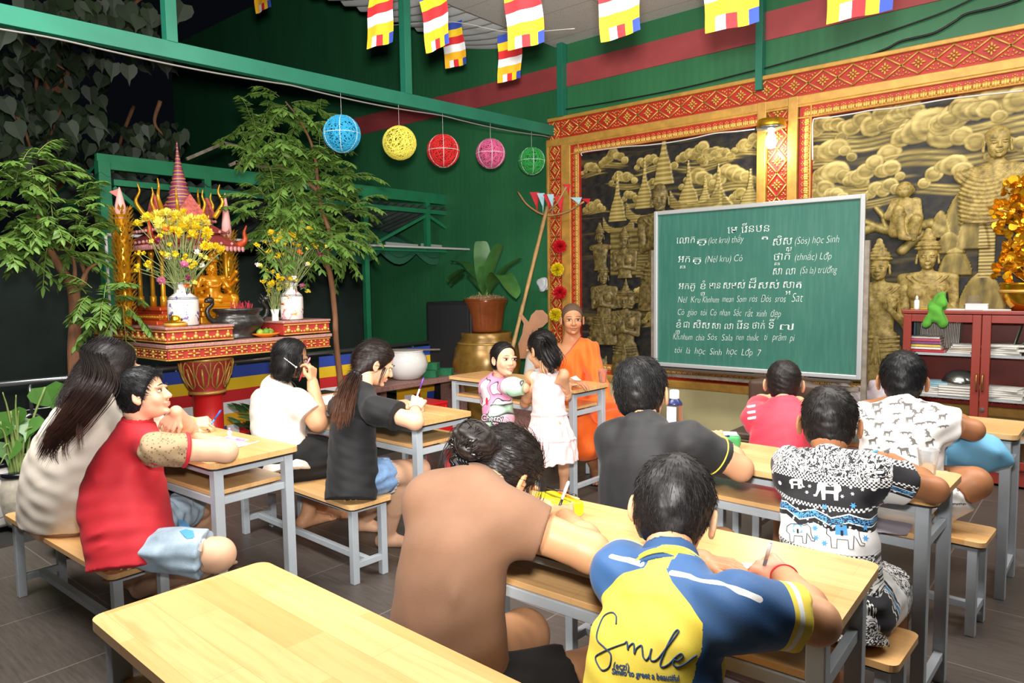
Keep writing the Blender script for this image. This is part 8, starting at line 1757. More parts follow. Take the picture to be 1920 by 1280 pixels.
# dim big-leaf tree beyond
M_DL = mat('dimmed_bodhi_leaf', '#1c2c14', .6, var=.35, vscale=7)  # leaf colour darkened to paint in the flash fading with distance
t = thing('bodhi_tree', 'large dim tree with heart-shaped leaves hanging at the upper left', 'tree', (-8.2, 2.5, 0)); o_ = np.array([-8.2, 2.5, 0]); rr = np.random.default_rng(31)
mb = MB(); mb.tube(bez([(0, 0, 0), (.05, .1, 1.4), (-.1, .1, 2.8), (.2, .2, 4.2), (.5, .3, 5.4)], 6), np.linspace(.16, .06, 25), 10)
mb.build('trunk', M_BARK, t, True)
BR = [[(75, 120, -7.6), (68, 160, -7.5), (75, 190, -7.4)], [(130, 120, -7.4), (115, 200, -7.2), (80, 290, -7.0)], [(0, 190, -7), (40, 230, -6.8), (60, 290, -6.6)], [(160, 10, -6.6), (150, 40, -6.4), (200, 50, -6.2)], [(250, 200, -8), (225, 270, -7.8), (230, 320, -7.6)], [(300, 190, -7), (290, 230, -7), (312, 260, -7)], [(330, -40, -6.6), (260, 0, -6.4), (230, 40, -6.3)], [(10, 60, -7), (60, 90, -7), (120, 130, -7)]]
for b_ in BR: mb = MB(); C = bez([Px(x, y, X)-o_ for x, y, X in b_], 6); mb.tube(C, np.linspace(.022, .008, len(C)), 7); mb.build('branch', M_BARK, t, True)
mb = MB()
HEART = [(0, 0), (.32, -.12), (.5, .1), (.48, .38), (.3, .66), (.09, .86), (0, 1.25), (-.09, .86), (-.3, .66), (-.48, .38), (-.5, .1), (-.32, -.12)]
def heart(c, d, n, s_):
    d = unit(d); sd_ = unit(np.cross(d, n)); nn = np.cross(sd_, d); V = [c+sd_*a*s_+d*b*s_+nn*(abs(a)*.18*s_) for a, b in HEART]+[c+d*.4*s_]; k = len(HEART); mb.add(V, [(i, (i+1) % k, k) for i in range(k)])
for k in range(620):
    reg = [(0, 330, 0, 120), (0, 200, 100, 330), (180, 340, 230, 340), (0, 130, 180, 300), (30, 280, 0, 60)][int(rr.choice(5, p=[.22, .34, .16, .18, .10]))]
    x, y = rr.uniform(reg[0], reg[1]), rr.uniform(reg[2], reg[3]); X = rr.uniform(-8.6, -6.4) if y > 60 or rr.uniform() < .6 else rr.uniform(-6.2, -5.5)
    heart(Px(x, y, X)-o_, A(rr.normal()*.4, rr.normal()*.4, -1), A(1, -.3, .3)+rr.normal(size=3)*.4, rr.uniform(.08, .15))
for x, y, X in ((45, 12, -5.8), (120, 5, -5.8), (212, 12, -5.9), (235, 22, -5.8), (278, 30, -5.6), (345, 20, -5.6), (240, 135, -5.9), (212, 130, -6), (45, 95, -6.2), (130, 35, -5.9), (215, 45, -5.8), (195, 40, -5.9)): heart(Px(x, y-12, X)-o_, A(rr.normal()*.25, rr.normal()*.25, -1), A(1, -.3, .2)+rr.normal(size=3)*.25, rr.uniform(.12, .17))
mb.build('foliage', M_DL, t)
# ---------------- canopy truss beyond the altar
M_CG = mat('canopy_green_steel', '#1f7a52', .45, var=.15, vscale=5)
TX = -6.3
def Tp(x, y, X=TX): return Px(x, y, X)
def zy(x0, y0, x1, y1, X=TX): a, b = Tp(x0, y0, X), Tp(x1, y1, X); z = (a[2]+b[2])/2; return A(X, a[1], z), A(X, b[1], z)
t = thing('canopy_frame', 'green steel canopy truss with diagonal braces behind the shrine', 'canopy', (TX, 2.3, 0)); OT = np.array(t.location)
def tb(name, a, b, w, h=None): mb = MB(); mb.bar(np.array(a)-OT, np.array(b)-OT, w, h or w); mb.build(name, M_CG, t)
a, b = zy(180, 304, 700, 358); z1 = a[2]; y0, y1 = a[1], Tp(985, 390)[1]
tb('top_chord', A(TX, y0, z1), A(TX, y1, z1), .05, .12); tb('lower_chord', A(TX, y0+.12, z1-.16), A(TX, y1, z1-.16), .04, .05)
for px_ in (197, 390, 683, 800, 895): yy = Tp(px_, 400)[1]; tb('post', A(TX, yy, 0 if px_ in (197, 683) else z1-.62), A(TX, yy, z1), .09 if px_ == 197 else .06)
tb('bottom_chord', A(TX, Tp(660, 450)[1], z1-.62), A(TX, y1, z1-.62), .04)
for (xa, xb, up_) in ((215, 320, 1), (690, 800, 0), (800, 895, 1), (895, 985, 0), (470, 620, 0)): ya, yb = Tp(xa, 400)[1], Tp(xb, 400)[1]; tb('diagonal_brace', A(TX, ya, z1-(.20 if up_ else .60)), A(TX, yb, z1-(.60 if up_ else .20)), .035)
for xx in (-7.2, -8.4): tb('rafter', A(TX, y0+.05, z1-.05), A(xx, y0+.05, z1-.35), .06, .08); tb('rafter', A(TX, y0+1.6, z1-.05), A(xx, y0+1.6, z1-.35), .05, .05)
ys = np.linspace(y0-.1, y1, 240); G = np.array([[(TX-x, y, z1-.12-.22*x+.018*math.sin(y*2*math.pi/.12)) for y in ys] for x in np.linspace(-.05, 2.4, 4)])-OT; mb = MB(); mb.sheet(G); mb.build('corrugated_roof', mat('dull_grey_green_sheet', '#55605c', .6, var=.3, vscale=4), t, True)
for k, (pa, pb_) in enumerate((((350, 298), (420, 268)), ((418, 268), (490, 285)), ((430, 310), (445, 303)), ((440, 305), (520, 318)))): a, b = Px(*pa, TX-.3), Px(*pb_, TX-.3); mb = MB(); mb.bar(a, b, .03, .03); tag(mb.build('metal_offcut', M_RUST), ['rusty bar rising over the canopy behind the spire', 'rusty square bar lying across the canopy top by the tree', 'short grey bar on the canopy top', 'long grey bar lying on the canopy edge'][k], 'bar', 'scrap bars on the canopy')
a, b = Px(200, 440, -5.9), Px(1025, 450, -5.9); b[2] = a[2]; wire('white_pipe', [a, (a+b)/2, b], .014, mat('white_pvc', '#c9cbc6', .5), 'thin white pipe running level behind the altar to the wall', 'pipe', 2)
a = Px(198, 440, -5.6); wire('white_pipe', [a, A(a[0], a[1], .2)], .012, mat('white_pvc', '#c9cbc6', .5), 'upright white pipe behind the tall golden cone', 'pipe', 2)
# scalloped awnings
t = thing('scalloped_awning', 'dark green scalloped awning row with pale edge strips behind the potted plant', 'awning', (-6.6, 4.8, 1.5)); OT = np.array(t.location); za = Px(760, 470, -6.4)[2]; ya0, ya1 = Px(560, 470, -6.4)[1], Px(950, 470, -6.4)[1]; n = 6; mb, m2 = MB(), MB()
for k in range(n):
    a, b = ya0+(ya1-ya0)*k/n, ya0+(ya1-ya0)*(k+1)/n; yy = np.linspace(a, b, 14)
    G = np.array([[(-6.4-.9*s_, y, za+.05+.32*s_-.13*math.sin((y-a)/(b-a)*math.pi)*(1-s_*.6)) for y in yy] for s_ in np.linspace(0, 1, 5)])-OT; mb.sheet(G); m2.bar(A(-6.37, a+.03, za+.075)-OT, A(-6.37, b-.03, za+.06)-OT, .02, .035)
mb.build('awning_cloth', mat('green_awning_tarp', '#2f6b50', .6), t, True); m2.build('edge_strip', mat('pale_strip', '#a8b0ac', .5), t)
ys = np.linspace(ya0, ya1, 8*n+1); mb = MB(); G = np.array([[(-6.41-.02*s_, y, za-.13*abs(math.sin((y-ya0)/(ya1-ya0)*n*math.pi))*s_+.06-.09*s_) for y in ys] for s_ in (0, 1)])-OT; mb.sheet(G); mb.build('valance', mat('green_awning_tarp', '#2f6b50', .6), t)
mb = MB(); mb.box((-7.8, 2.6, .9), (.1, 7.2, 1.8)); tag(mb.build('wall_yard', mat('dark_yard_wall', '#23302a', .8, var=.3, vscale=2)), kind='structure')
# ---------------- granite ledges, pots, speaker
def ledge(label, x0, x1, y0, y1, z): 
    t = thing('granite_bench', label, 'bench', ((x0+x1)/2, (y0+y1)/2, 0)); mb = MB(); mb.box((0, 0, z-.025), (x1-x0, y1-y0, .05), b=.006); mb.build('slab', mat('brown_pink_granite', '#8e6a62', .4, var=.3, vscale=70), t)
    for q_ in (-1, 1): mb = MB(); mb.box((0, q_*(y1-y0)*.36, (z-.05)/2), ((x1-x0)*.7, .08, z-.05), b=.005); mb.build('support', mat('brown_pink_granite', '#8e6a62', .4, var=.3, vscale=70), t)
    return t
p_ = Pz(445, 760, .42); ledge('brown granite bench beside the lotus pillar', p_[0]-.22, p_[0]+.2, p_[1]-.35, p_[1]+.35, .42)
pA = Px(735, 722, -4.92); pB = Px(905, 702, -4.92); lz = pA[2]; ledge('brown granite bench carrying the white bowl pot', -5.36, -4.92, pA[1]-.25, pB[1], lz)
pw = A(-5.14, Px(763, 712, -5.14)[1], lz); t = thing('white_bowl_pot', 'round white glazed pot on the granite bench', 'pot', pw); mb = MB(); hw = .27; mb.lathe([(.10, 0), (.13, .01), (.185, .07), (.205, .14), (.19, .21), (.16, .255), (.165, hw), (.15, hw), (.14, .23), (0, .22)], (0, 0, 0), 40); mb.build('pot_body', mat('white_glaze', '#e9e8e4', .12, Coat_Weight=.5), t, True); mb = MB(); mb.lathe([(.163, hw-.008), (.169, hw), (.160, hw+.004)], (0, 0, 0), 40); mb.build('pot_rim', mat('white_glaze', '#e9e8e4', .12, Coat_Weight=.5), t, True)
for k, s_ in enumerate((-.02, .035)): mb = MB(); c = pw+A(.02+s_, s_, hw+.012); mb.bar(c-RGT*.17, c+RGT*(.30-.04*k), .02, .014); tag(mb.build('wooden_stick', mat('grey_brown_wood', '#6d6055', .7)), ('front flat stick laid across the white pot', 'rear flat stick laid across the white pot')[k], 'stick', 'sticks across the white pot')
for k, (x, y, w, lab) in enumerate(((808, 708, .13, 'green floral foam block beside the white pot, bottom left'), (835, 706, .15, 'green floral foam block beside the white pot, right end'), (800, 688, .11, 'green floral foam block stacked highest beside the white pot'))):
    c = A(-5.04, Px(x, y, -5.04)[1], lz) if k < 2 else A(-5.06, Px(812, 700, -5.06)[1], lz+.069); mb = MB(); mb.box((0, 0, .034), (w, .10, .068), b=.004, rz=.5); o = mb.build('foam_block', mat('green_foam', '#1f6b45', .9, var=.2, vscale=40)); o.location = tuple(c); tag(o, lab, 'block', 'green foam blocks')
sp0 = Py(846, 700, 5.25); t = thing('loudspeaker', 'tall black loudspeaker cabinet beside the potted plant', 'speaker', (sp0[0], 5.25, 0)); t.rotation_euler[2] = .15
hb = Py(832, 566, 5.2)[2]; g = mat('black_speaker_cloth', '#1a1b1d', .7, bump=.3, bscale=300); mb = MB(); mb.box((0, .18, (hb+.45)/2), (.58, .42, hb-.45), b=.012); mb.build('cabinet_box', mat('black_plastic_shell', '#1d1e21', .5), t); mb = MB(); mb.box((0, -.035, (hb+.45)/2), (.52, .014, hb-.51), b=.004); mb.build('grille', g, t)
mb = MB(); mb.prism(rrect(.14, .10, .03), 0, .012, fr=(A(.292, .18, hb-.30), A(0, 1, 0), A(0, 0, 1), A(1, 0, 0))); mb.build('side_handle', mat('dark_recess', '#0c0c0d', .6), t); mb = MB(); mb.box((.295, .10, .78), (.01, .03, .08), b=.002); mb.build('terminal_plate', mat('silver_plate', '#b9bcc0', .3, .8), t); mb = MB(); mb.box((0, .18, .225), (.5, .36, .45), b=.006); mb.build('stand_box', mat('dark_recess', '#0c0c0d', .6), t)
# carved jar with potted plant
jp = Py(925, 700, 5.55); JX, JY = jp[0], 5.45; t = thing('carved_jar', 'big golden brown carved jar under the potted plant', 'jar', (JX, JY, 0)); zj = Py(925, 622, JY)[2]
M_JAR = mat('golden_brown_glaze', '#8c6a2e', .28, .3, var=.35, vscale=9); mb = MB(); mb.lathe([(.20, 0), (.22, .04), (.26, .2), (.34, .45), (.36, .62), (.33, .78), (.26, zj-.06), (.27, zj-.01), (.25, zj), (.22, zj-.03)], (0, 0, 0), 44); mb.build('jar_body', M_JAR, t, True)
mb = MB()
for k in range(10): a = k*.628; mb.tube(bez([A(.335*math.cos(a+w), .335*math.sin(a+w), z) for w, z in ((0, .45), (.12, .55), (.22, .62), (.35, .60), (.45, .52))], 5), .012, 6)
mb.lathe([(.30, zj-.12), (.31, zj-.115), (.29, zj-.10)], (0, 0, 0), 40); mb.build('jar_relief', mat('pale_gold_glaze', '#b08e48', .3, .4), t, True)
pt_ = A(JX+.0, JY, zj); hp_ = Py(925, 560, JY)[2]-zj; t = thing('brown_planter', 'glazed brown flowerpot standing on the carved jar', 'pot', pt_); mb = MB(); mb.lathe([(.16, 0), (.165, .02), (.205, hp_*.8), (.225, hp_*.9), (.23, hp_), (.20, hp_), (.19, hp_*.9), (0, hp_*.88)], (0, 0, 0), 36); mb.build('pot_body', mat('brown_glaze', '#7a3f1e', .18, var=.2, vscale=7, Coat_Weight=.4), t, True); mb = MB(); mb.lathe([(.226, hp_-.02), (.236, hp_-.01), (.228, hp_+.004)], (0, 0, 0), 36); mb.build('pot_rim', mat('brown_glaze', '#7a3f1e', .18, var=.2, vscale=7, Coat_Weight=.4), t, True)
t = thing('broadleaf_plant', 'dark green broad-leaved plant in the glazed brown pot', 'plant', pt_+A(0, 0, hp_*.9)); mb = MB(); rr = np.random.default_rng(2)
def bigleaf(tip, w, bend, mb, o): 
    tip = np.array(tip)-o; b0 = A(rr.normal()*.02, rr.normal()*.02, -.01); mid = b0*.5+tip*.5+A(0, 0, bend); C = bez([b0, b0*.75+mid*.25+A(0, 0, bend*.3), mid, tip*.8+mid*.2+A(0, 0, bend*.1), tip], 5); T_ = np.gradient(C, axis=0); n = len(C); G = []
    for i, c in enumerate(C):
        s = i/(n-1); ww = w*(.10 if s < .22 else .10+.9*math.sin(min(1, (s-.22)/.78)**.75*math.pi)**.8) if s < 1 else .001; sd_ = unit(np.cross(T_[i], A(0, 0, 1))+1e-6); G.append([c-sd_*ww+A(0, 0, ww*.25), c-sd_*ww*.5+A(0, 0, ww*.05), c, c+sd_*ww*.5+A(0, 0, ww*.05), c+sd_*ww+A(0, 0, ww*.25)])
    mb.sheet(np.array(G))
oo = np.array(t.location)
for x, y, w, dY, bd in ((902, 452, .095, .05, .05), (938, 458, .09, -.05, .08), (840, 530, .10, -.1, .22), (848, 492, .075, .1, .16), (980, 485, .065, .05, .1), (968, 560, .115, -.12, .26), (905, 500, .05, -.1, .08), (950, 500, .05, .15, .1), (845, 537, .05, .15, .2)): bigleaf(Py(x, y, JY+dY), w, bd, mb, oo)
mb.build('leaves', mat('dark_glossy_leaf', '#3c6b33', .3, var=.3, vscale=6), t, True); mb = MB()
for k in range(6): mb.tube([(rr.normal()*.03, rr.normal()*.03, -.02), (rr.normal()*.03, rr.normal()*.03, .10)], .012, 6)
mb.build('leaf_sheaths', mat('pale_stem', '#9aa65c', .5), t, True); lump('potting_husks', 'dry husks covering the soil of the brown planter', 'mulch', pt_+A(0, 0, hp_*.86), (.18, .18, .04), mat('dry_husk', '#8a7250', .9, var=.5, vscale=40), 7, .006, .015, .03)['kind'] = 'stuff'
# wooden animal silhouettes
SQ = [(0, 0), (.22, 0), (.22, .10), (.20, .20), (.23, .30), (.22, .36), (.28, .38), (.34, .44), (.34, .52), (.28, .58), (.20, .58), (.14, .52), (.11, .44), (.06, .50), (.03, .54), (.0, .52), (.05, .42), (.03, .30), (-.02, .18)]
for k, (x, y, s_, lab) in enumerate(((975, 672, .82, 'orange brown wooden animal cutout beside the carved jar'), (868, 640, .6, 'wooden cutout half hidden between speaker and jar'))):
    c = Py(x, y, JY-.05-.0*k); t = MB(); t.prism([(a*s_, b*s_) for a, b in SQ], -.012, .012, fr=(np.zeros(3), RGT*A(1, 1, 0), A(0, 0, 1), FWD)); o = t.build('wooden_cutout', mat('varnished_orange_wood', '#9c6230', .45, var=.15, vscale=8)); o.location = tuple(c); tag(o, lab, 'cutout')
t = thing('white_jar', 'tall white ceramic vase behind the girl in pink', 'vase', Py(1002, 760, 5.2)*A(1, 1, 0)+A(0, 0, .38)); mb = MB(); mb.lathe([(.07, 0), (.09, .05), (.10, .2), (.075, .36), (.05, .42), (.055, .46), (.04, .46)], (0, 0, 0), 28); mb.build('vase_body', mat('white_glaze', '#e9e8e4', .12, Coat_Weight=.5), t, True); mb = MB(); mb.lathe([(.053, .45), (.06, .458), (.05, .463)], (0, 0, 0), 28); mb.build('vase_rim', mat('white_glaze', '#e9e8e4', .12, Coat_Weight=.5), t, True); mb = MB(); mb.box((0, 0, -.19), (.3, .3, .38), b=.006); mb.build('stand', mat('brown_pink_granite', '#8e6a62', .4, var=.3, vscale=70), t)
# bamboo pole with twig and bunting
pa, pb_ = Py(964, 640, 5.3), Py(1026, 388, 5.95); d_ = unit(pb_-pa); g0 = pa-d_*(pa[2]/d_[2])*.98; t = thing('bamboo_pole', 'leaning bamboo pole with a bent twig and little pennants at its top', 'pole', g0); mb = MB(); L_p = np.linalg.norm(pb_-g0); mb.tube([d_*s for s in np.linspace(0, L_p, 24)], [.019 if i % 3 else .022 for i in range(24)], 8); M_BAM = mat('tan_bamboo', '#b08a56', .5, var=.2, vscale=12); mb.build('cane', M_BAM, t, True)
tw = lambda x, y: Py(x, y, 5.95)-g0
mb = MB(); mb.tube(bez([tw(971, 360), tw(990, 385), tw(1022, 403), tw(1060, 398), tw(1095, 378)], 6), .010, 7); mb.tube([tw(1022, 403), tw(1045, 380), tw(1062, 350)], .009, 7); mb.build('twig', M_BAM, t, True)
for k, (x, y, c, w, h) in enumerate(((1002, 360, '#c8202a', .10, .24), (1014, 362, '#a9d3de', .08, .22), (1026, 364, '#c8202a', .09, .22), (1032, 364, '#a9d3de', .07, .2), (1048, 368, '#c8202a', .10, .22), (1062, 345, '#c8202a', .08, .12), (1080, 370, '#a9d3de', .12, .08), (1098, 372, '#c8202a', .10, .06))):
    mb = MB(); a = tw(x, y); rx_ = RGT*A(1, 1, 0); mb.add([a-rx_*w/2, a+rx_*w/2, a+rx_*w*.12+A(0, .02, -h), a-rx_*w*.05+A(0, .03, -h*.6)], [(0, 1, 2, 3)]); mb.build('pennant', mat('pennant_'+c[1:], c, .7), t)
# hanging white mask cloth near the frame
lump('white_pouch', 'small white pouch hanging at the frame edge near the pole', 'pouch', Py(1018, 545, 6.05), (.06, .05, .08), mat('white_nylon', '#cdd3d6', .6), 4, .006, .008, .06)
# ---------------- red plastic stools
for k, (x, y, lab) in enumerate(((800, 752, 'red plastic stool under the left end of the far table'), (838, 800, 'red plastic stool nearer, beside the table of the girl in black'))):
    c = Pz(x, y, .42 if k == 0 else .36); t = thing('plastic_stool', lab, 'stool', A(c[0], c[1], 0)); hh = .42 if k == 0 else .36; M_RP = mat('red_plastic', '#d3161f', .3); mb = MB(); mb.box((0, 0, hh-.012), (.27, .27, .024), b=.01); mb.box((0, 0, hh-.05), (.26, .26, .06), b=.008); mb.build('seat', M_RP, t)
    for sx in (-1, 1):
        for sy in (-1, 1): mb = MB(); mb.bar((sx*.105, sy*.105, hh-.04), (sx*.135, sy*.135, .005), .045, .045); mb.build('leg', M_RP, t)
# ---------------- potted plants at the lower left
pp = Pz(38, 985, 0)+A(-.15, .10, 0)
def pot(name, label, c, H_, r, m, rim): t = thing(name, label, 'pot', c); mb = MB(); mb.lathe([(r*.62, 0), (r*.7, .02), (r*.98, H_*.5), (r*.95, H_*.75), (r*.8, H_*.9), (r*.88, H_), (r*.78, H_), (r*.7, H_*.88), (0, H_*.86)], (0, 0, 0), 36); mb.build('pot_body', m, t, True); mb = MB(); mb.lathe([(r*.84, H_-.03), (r*.93, H_-.015), (r*.9, H_+.006), (r*.8, H_)], (0, 0, 0), 36); mb.build('pot_rim', rim, t, True); return t
M_DK = mat('dark_blue_glaze', '#16181f', .2); PXX = -5.1; pc0 = Px(38, 930, PXX); pot('cream_planter', 'cream glazed pot with dark rim behind the first bench', A(PXX, pc0[1], 0), Px(38, 882, PXX)[2], .115, mat('cream_crackle_glaze', '#cfc6b4', .3, var=.35, vscale=12), M_DK)
pc1 = Px(-4, 930, PXX-.1); pot('blue_planter', 'dark blue and white pot cropped at the left edge', A(PXX-.1, pc1[1], 0), Px(-4, 870, PXX)[2], .12, vase_mat('blue_white_glaze', ('#1c2a55', '#1c2a55', '#2a3a70', '#1c2a55'), 7), M_DK)
t = thing('taro_plant', 'potted green plant with round leaves at the left edge', 'plant', A(PXX, pc0[1], Px(38, 882, PXX)[2]-.05)); oo = np.array(t.location); mb, ms = MB(), MB(); rr = np.random.default_rng(12)
def round_leaf(x, y, X, s_, n=(1, -.6, .5)):
    c = Px(x, y, X)-oo; d = unit(A(rr.normal()*.3, rr.normal()*.3, -1)); sd_ = unit(np.cross(d, A(*n))); nn = np.cross(sd_, d); V = [c+sd_*a*s_*1.1+d*b*s_*.8+nn*(abs(a)*.25*s_) for a, b in HEART]+[c+d*.35*s_]; k = len(HEART); mb.add(V, [(i, (i+1) % k, k) for i in range(k)]); ms.tube(bez([A(rr.normal()*.03, rr.normal()*.03, 0), c*.5+A(0, 0, .05), c], 5), .007, 6)
for x, y, s_ in ((85, 725, .16), (55, 785, .13), (20, 770, .12), (70, 830, .11), (50, 850, .08), (15, 830, .12), (0, 790, .13), (48, 800, .1)): round_leaf(x, y, PXX, s_*1.2)
for x, y in ((0, 870), (5, 840), (12, 800), (22, 780), (35, 770), (5, 735), (30, 740), (-10, 800), (60, 800)): C = bez([A(rr.normal()*.02, rr.normal()*.02, 0), (Px(x, y, PXX+.05)-oo)*.55+A(0, 0, .10), Px(x, y, PXX+.05)-oo], 6); ms.tube(C, np.linspace(.009, .003, len(C)), 6)
mb.build('leaves', mat('taro_leaf', '#55873a', .35, var=.2, vscale=6), t); ms.build('stalks', mat('green_stalk2', '#8aa05a', .5), t, True)
pc2 = Px(110, 1000, -4.1); pot('terracotta_bowl', 'low brown bowl pot behind the first bench', A(-4.3, pc2[1]+.2, 0), .22, .2, mat('dark_terracotta', '#5a3a28', .6, var=.2, vscale=8), mat('dark_terracotta', '#5a3a28', .6, var=.2, vscale=8))
# bushy plant behind the girl in white
t = thing('planter_box', 'dark brown pot with a bushy plant on the granite ledge', 'pot', A(-4.9, Px(590, 740, -4.9)[1], .42)); mb = MB(); mb.box((0, 0, .07), (.2, .32, .14), b=.01); mb.build('pot_body', mat('dark_brown_pot', '#33231d', .5), t); mb = MB(); mb.box((0, 0, .145), (.23, .36, .02), b=.006); mb.build('pot_rim', mat('dark_brown_pot', '#33231d', .5), t); mb = MB(); mb.box((0, 0, -.21), (.3, .5, .42), b=.006); mb.build('stand', mat('brown_pink_granite', '#8e6a62', .4, var=.3, vscale=70), t)
c = Px(495, 730, -4.95); t = thing('croton_bush', 'small dark leafy bush behind the girl in white', 'plant', A(-4.95, c[1], .2)); mb = MB(); rr = np.random.default_rng(14)
for k in range(90): a = rr.uniform(0, 6.28); d = A(math.cos(a)*.6, math.sin(a)*.8, rr.uniform(.3, 1.2)); leaflet(mb, unit(d)*rr.uniform(.05, .22)+A(0, 0, rr.uniform(0, .25)), d, A(0, 0, 1)+rr.normal(size=3)*.3, rr.uniform(.09, .16), .03)
mb.build('foliage', mat('dark_croton_leaf', '#3b5a30', .4, var=.4, vscale=14), t); pot('bush_pot', 'pot of the small dark bush behind the girl in white', A(-4.95, c[1], 0), .24, .14, mat('dark_terracotta', '#5a3a28', .6), mat('dark_terracotta', '#5a3a28', .6))
# ================================================================== SMALL THINGS ON THE DESKS
ZTB = TH+.001
def pen(label, tip, d, L, c0, c1, r=.0042, cap=None):
    t = thing('pen', label, 'pen', tip); d = unit(d); mb = MB(); mb.tube([d*.010, d*L*.62], r, 8); mb.tube([d*0, d*.010], [.0008, r*.9], 8); mb.build('barrel', mat('pen_'+c0[1:], c0, .3), t, True); mb = MB(); mb.tube([d*L*.60, d*L*.97], r*1.08, 8); mb.tube([d*L*.97, d*L], r*.7, 8); mb.build('cap', mat('pen_'+c1[1:], c1, .3), t, True); return t
try:
    for k, lab, L, c0, c1, back in (('smile', 'grey marbled pen in the hand of the boy in yellow', .15, '#6d6a70', '#d9d5da', .02), ('brown', 'black pen with white end held by the girl in brown', .14, '#161618', '#e8e8e8', .02), ('ponytail', 'white and purple pen held by the girl in black', .15, '#eeeaf2', '#6a3aa0', .02), ('white', 'red and pink pencil held by the girl with glasses', .15, '#cf3040', '#e88a98', .08), ('cream', 'blue pen held by the long-haired woman', .14, '#4f8fd8', '#2a58b0', .02), ('black', 'dark blue pen held by the boy in the black tee', .13, '#2a3a88', '#1d2350', .05)):
        P_, d_ = PENS[k]; pen(lab, P_-unit(d_)*back, d_, L, c0, c1)
except KeyError: pass
def onT(x, y, z=ZTB): return Pz(x, y, z)
def sheet(name, label, corners, col='#eef0f2', z=ZTB, lift=None, cat='paper', seed=1):
    P_ = [onT(x, y, z) for x, y in corners]; o = np.mean(P_, 0); G = np.array([[(P_[0]*(1-u)+P_[1]*u)*(1-v)+(P_[3]*(1-u)+P_[2]*u)*v-o+A(0, 0, .002+.0035*math.sin(u*4+seed)*math.sin(v*3+seed)+(lift or 0)*u*u) for v in np.linspace(0, 1, 8)] for u in np.linspace(0, 1, 8)]); mb = MB(); mb.sheet(G); mb.sheet((G-A(0, 0, .0012))[:, ::-1]); ob = mb.build(name, mat('sheet_'+col[1:], col, .8), None, True); ob.location = tuple(o); return tag(ob, label, cat)
sheet('paper', 'white sheet of paper under the arm of the boy in the red polo', [(405, 853), (487, 826), (430, 818), (370, 838)])
sheet('paper', 'white notebook page before the girl with glasses', [(600, 762), (640, 757), (625, 740), (590, 745)])
sheet('paper', 'crumpled white note under the hands of the boy in yellow', [(1345, 1078), (1440, 1092), (1425, 1062), (1360, 1050)])
sheet('paper', 'small white notepad before the monk', [(1072, 717), (1090, 712), (1080, 705), (1062, 710)], z=ZTB+.002)
sheet('paper', 'lilac grey sheet lying on the under-shelf of the elephant shirt boy', [(1640, 1000), (1700, 1002), (1712, 985), (1640, 968)], '#b9b2bd', .622)
sheet('paper', 'white scrap under the hand of the girl in black', [(775, 778), (797, 772), (790, 764), (772, 768)])
pen('pink pen lying on the white sheet by the red polo boy', onT(422, 823)+A(0, 0, .006), onT(458, 827)-onT(422, 823), .12, '#eba0c8', '#d988b8')
t = thing('eraser_figure', 'tiny pink and white eraser standing on the first left table', 'eraser', onT(431, 822)); mb = MB(); mb.lathe([(.010, 0), (.011, .01), (.007, .016), (.010, .024), (.010, .034), (0, .042)], (0, 0, 0), 14); mb.build('body', mat('pale_pink_rubber', '#f0c8d8', .5), t, True); mb = MB(); mb.ball((0, 0, .045), .006, 8, 6); mb.build('tip', mat('pink_rubber', '#e58ab0', .5), t, True)
pen('light blue marker with white cap lying by the elephant shirt boy', onT(1612, 862)+A(0, 0, .012), onT(1672, 858)-onT(1612, 862)+A(0, 0, .03), .13, '#5aa8dc', '#eef2f5', .007)
# water bottle
c = onT(1264, 834); hb = Py(1266, 742, c[1])[2]-c[2]; t = thing('water_bottle', 'clear plastic water bottle with white cap and dark blue collar', 'bottle', c); r = .033
g = NG('bottle_plastic'); g.set(.06, 0, Transmission_Weight=1., IOR=1.12, Alpha=.55); g.base('#dfe3f0'); mb = MB(); mb.lathe([(r*.9, 0), (r, .006), (r, hb*.80), (r*.97, hb*.84), (r*.6, hb*.93), (r*.5, hb)], (0, 0, 0), 28); mb.build('bottle_wall', g.m, t, True)
mb = MB(); mb.lathe([(r*1.005, hb*.82), (r*.98, hb*.86), (r*.63, hb*.935), (r*.52, hb*.96)], (0, 0, 0), 28); mb.build('collar', mat('navy_plastic', '#26305c', .3), t, True); mb = MB(); mb.lathe([(r*.58, hb*.95), (r*.6, hb*.96), (r*.6, hb*1.10), (r*.5, hb*1.12), (0, hb*1.12)], (0, 0, 0), 24); mb.build('cap', mat('white_plastic', '#ece9e4', .3), t, True)
g = NG('still_water'); g.set(.02, 0, Transmission_Weight=1., IOR=1.2, Alpha=.5); g.base('#e8e4ec'); M_WAT = g.m; mb = MB(); mb.lathe([(r*.88, .004), (r*.96, .01), (r*.96, hb*.32), (0, hb*.32)], (0, 0, 0), 24); mb.build('water', M_WAT, t, True)
lab_ = MB(); th = np.linspace(-.75, .65, 12); d0 = math.atan2(-FWD[1]-RGT[1]*.9, -FWD[0]-RGT[0]*.9); G = np.array([[(r*1.01*math.cos(d0-a), r*1.01*math.sin(d0-a), z) for z in np.linspace(hb*.40, hb*.80, 6)] for a in th]); lab_.sheet(G); lab_.build('paper_label', mat('pale_label', '#d5daf2', .5), t, True)
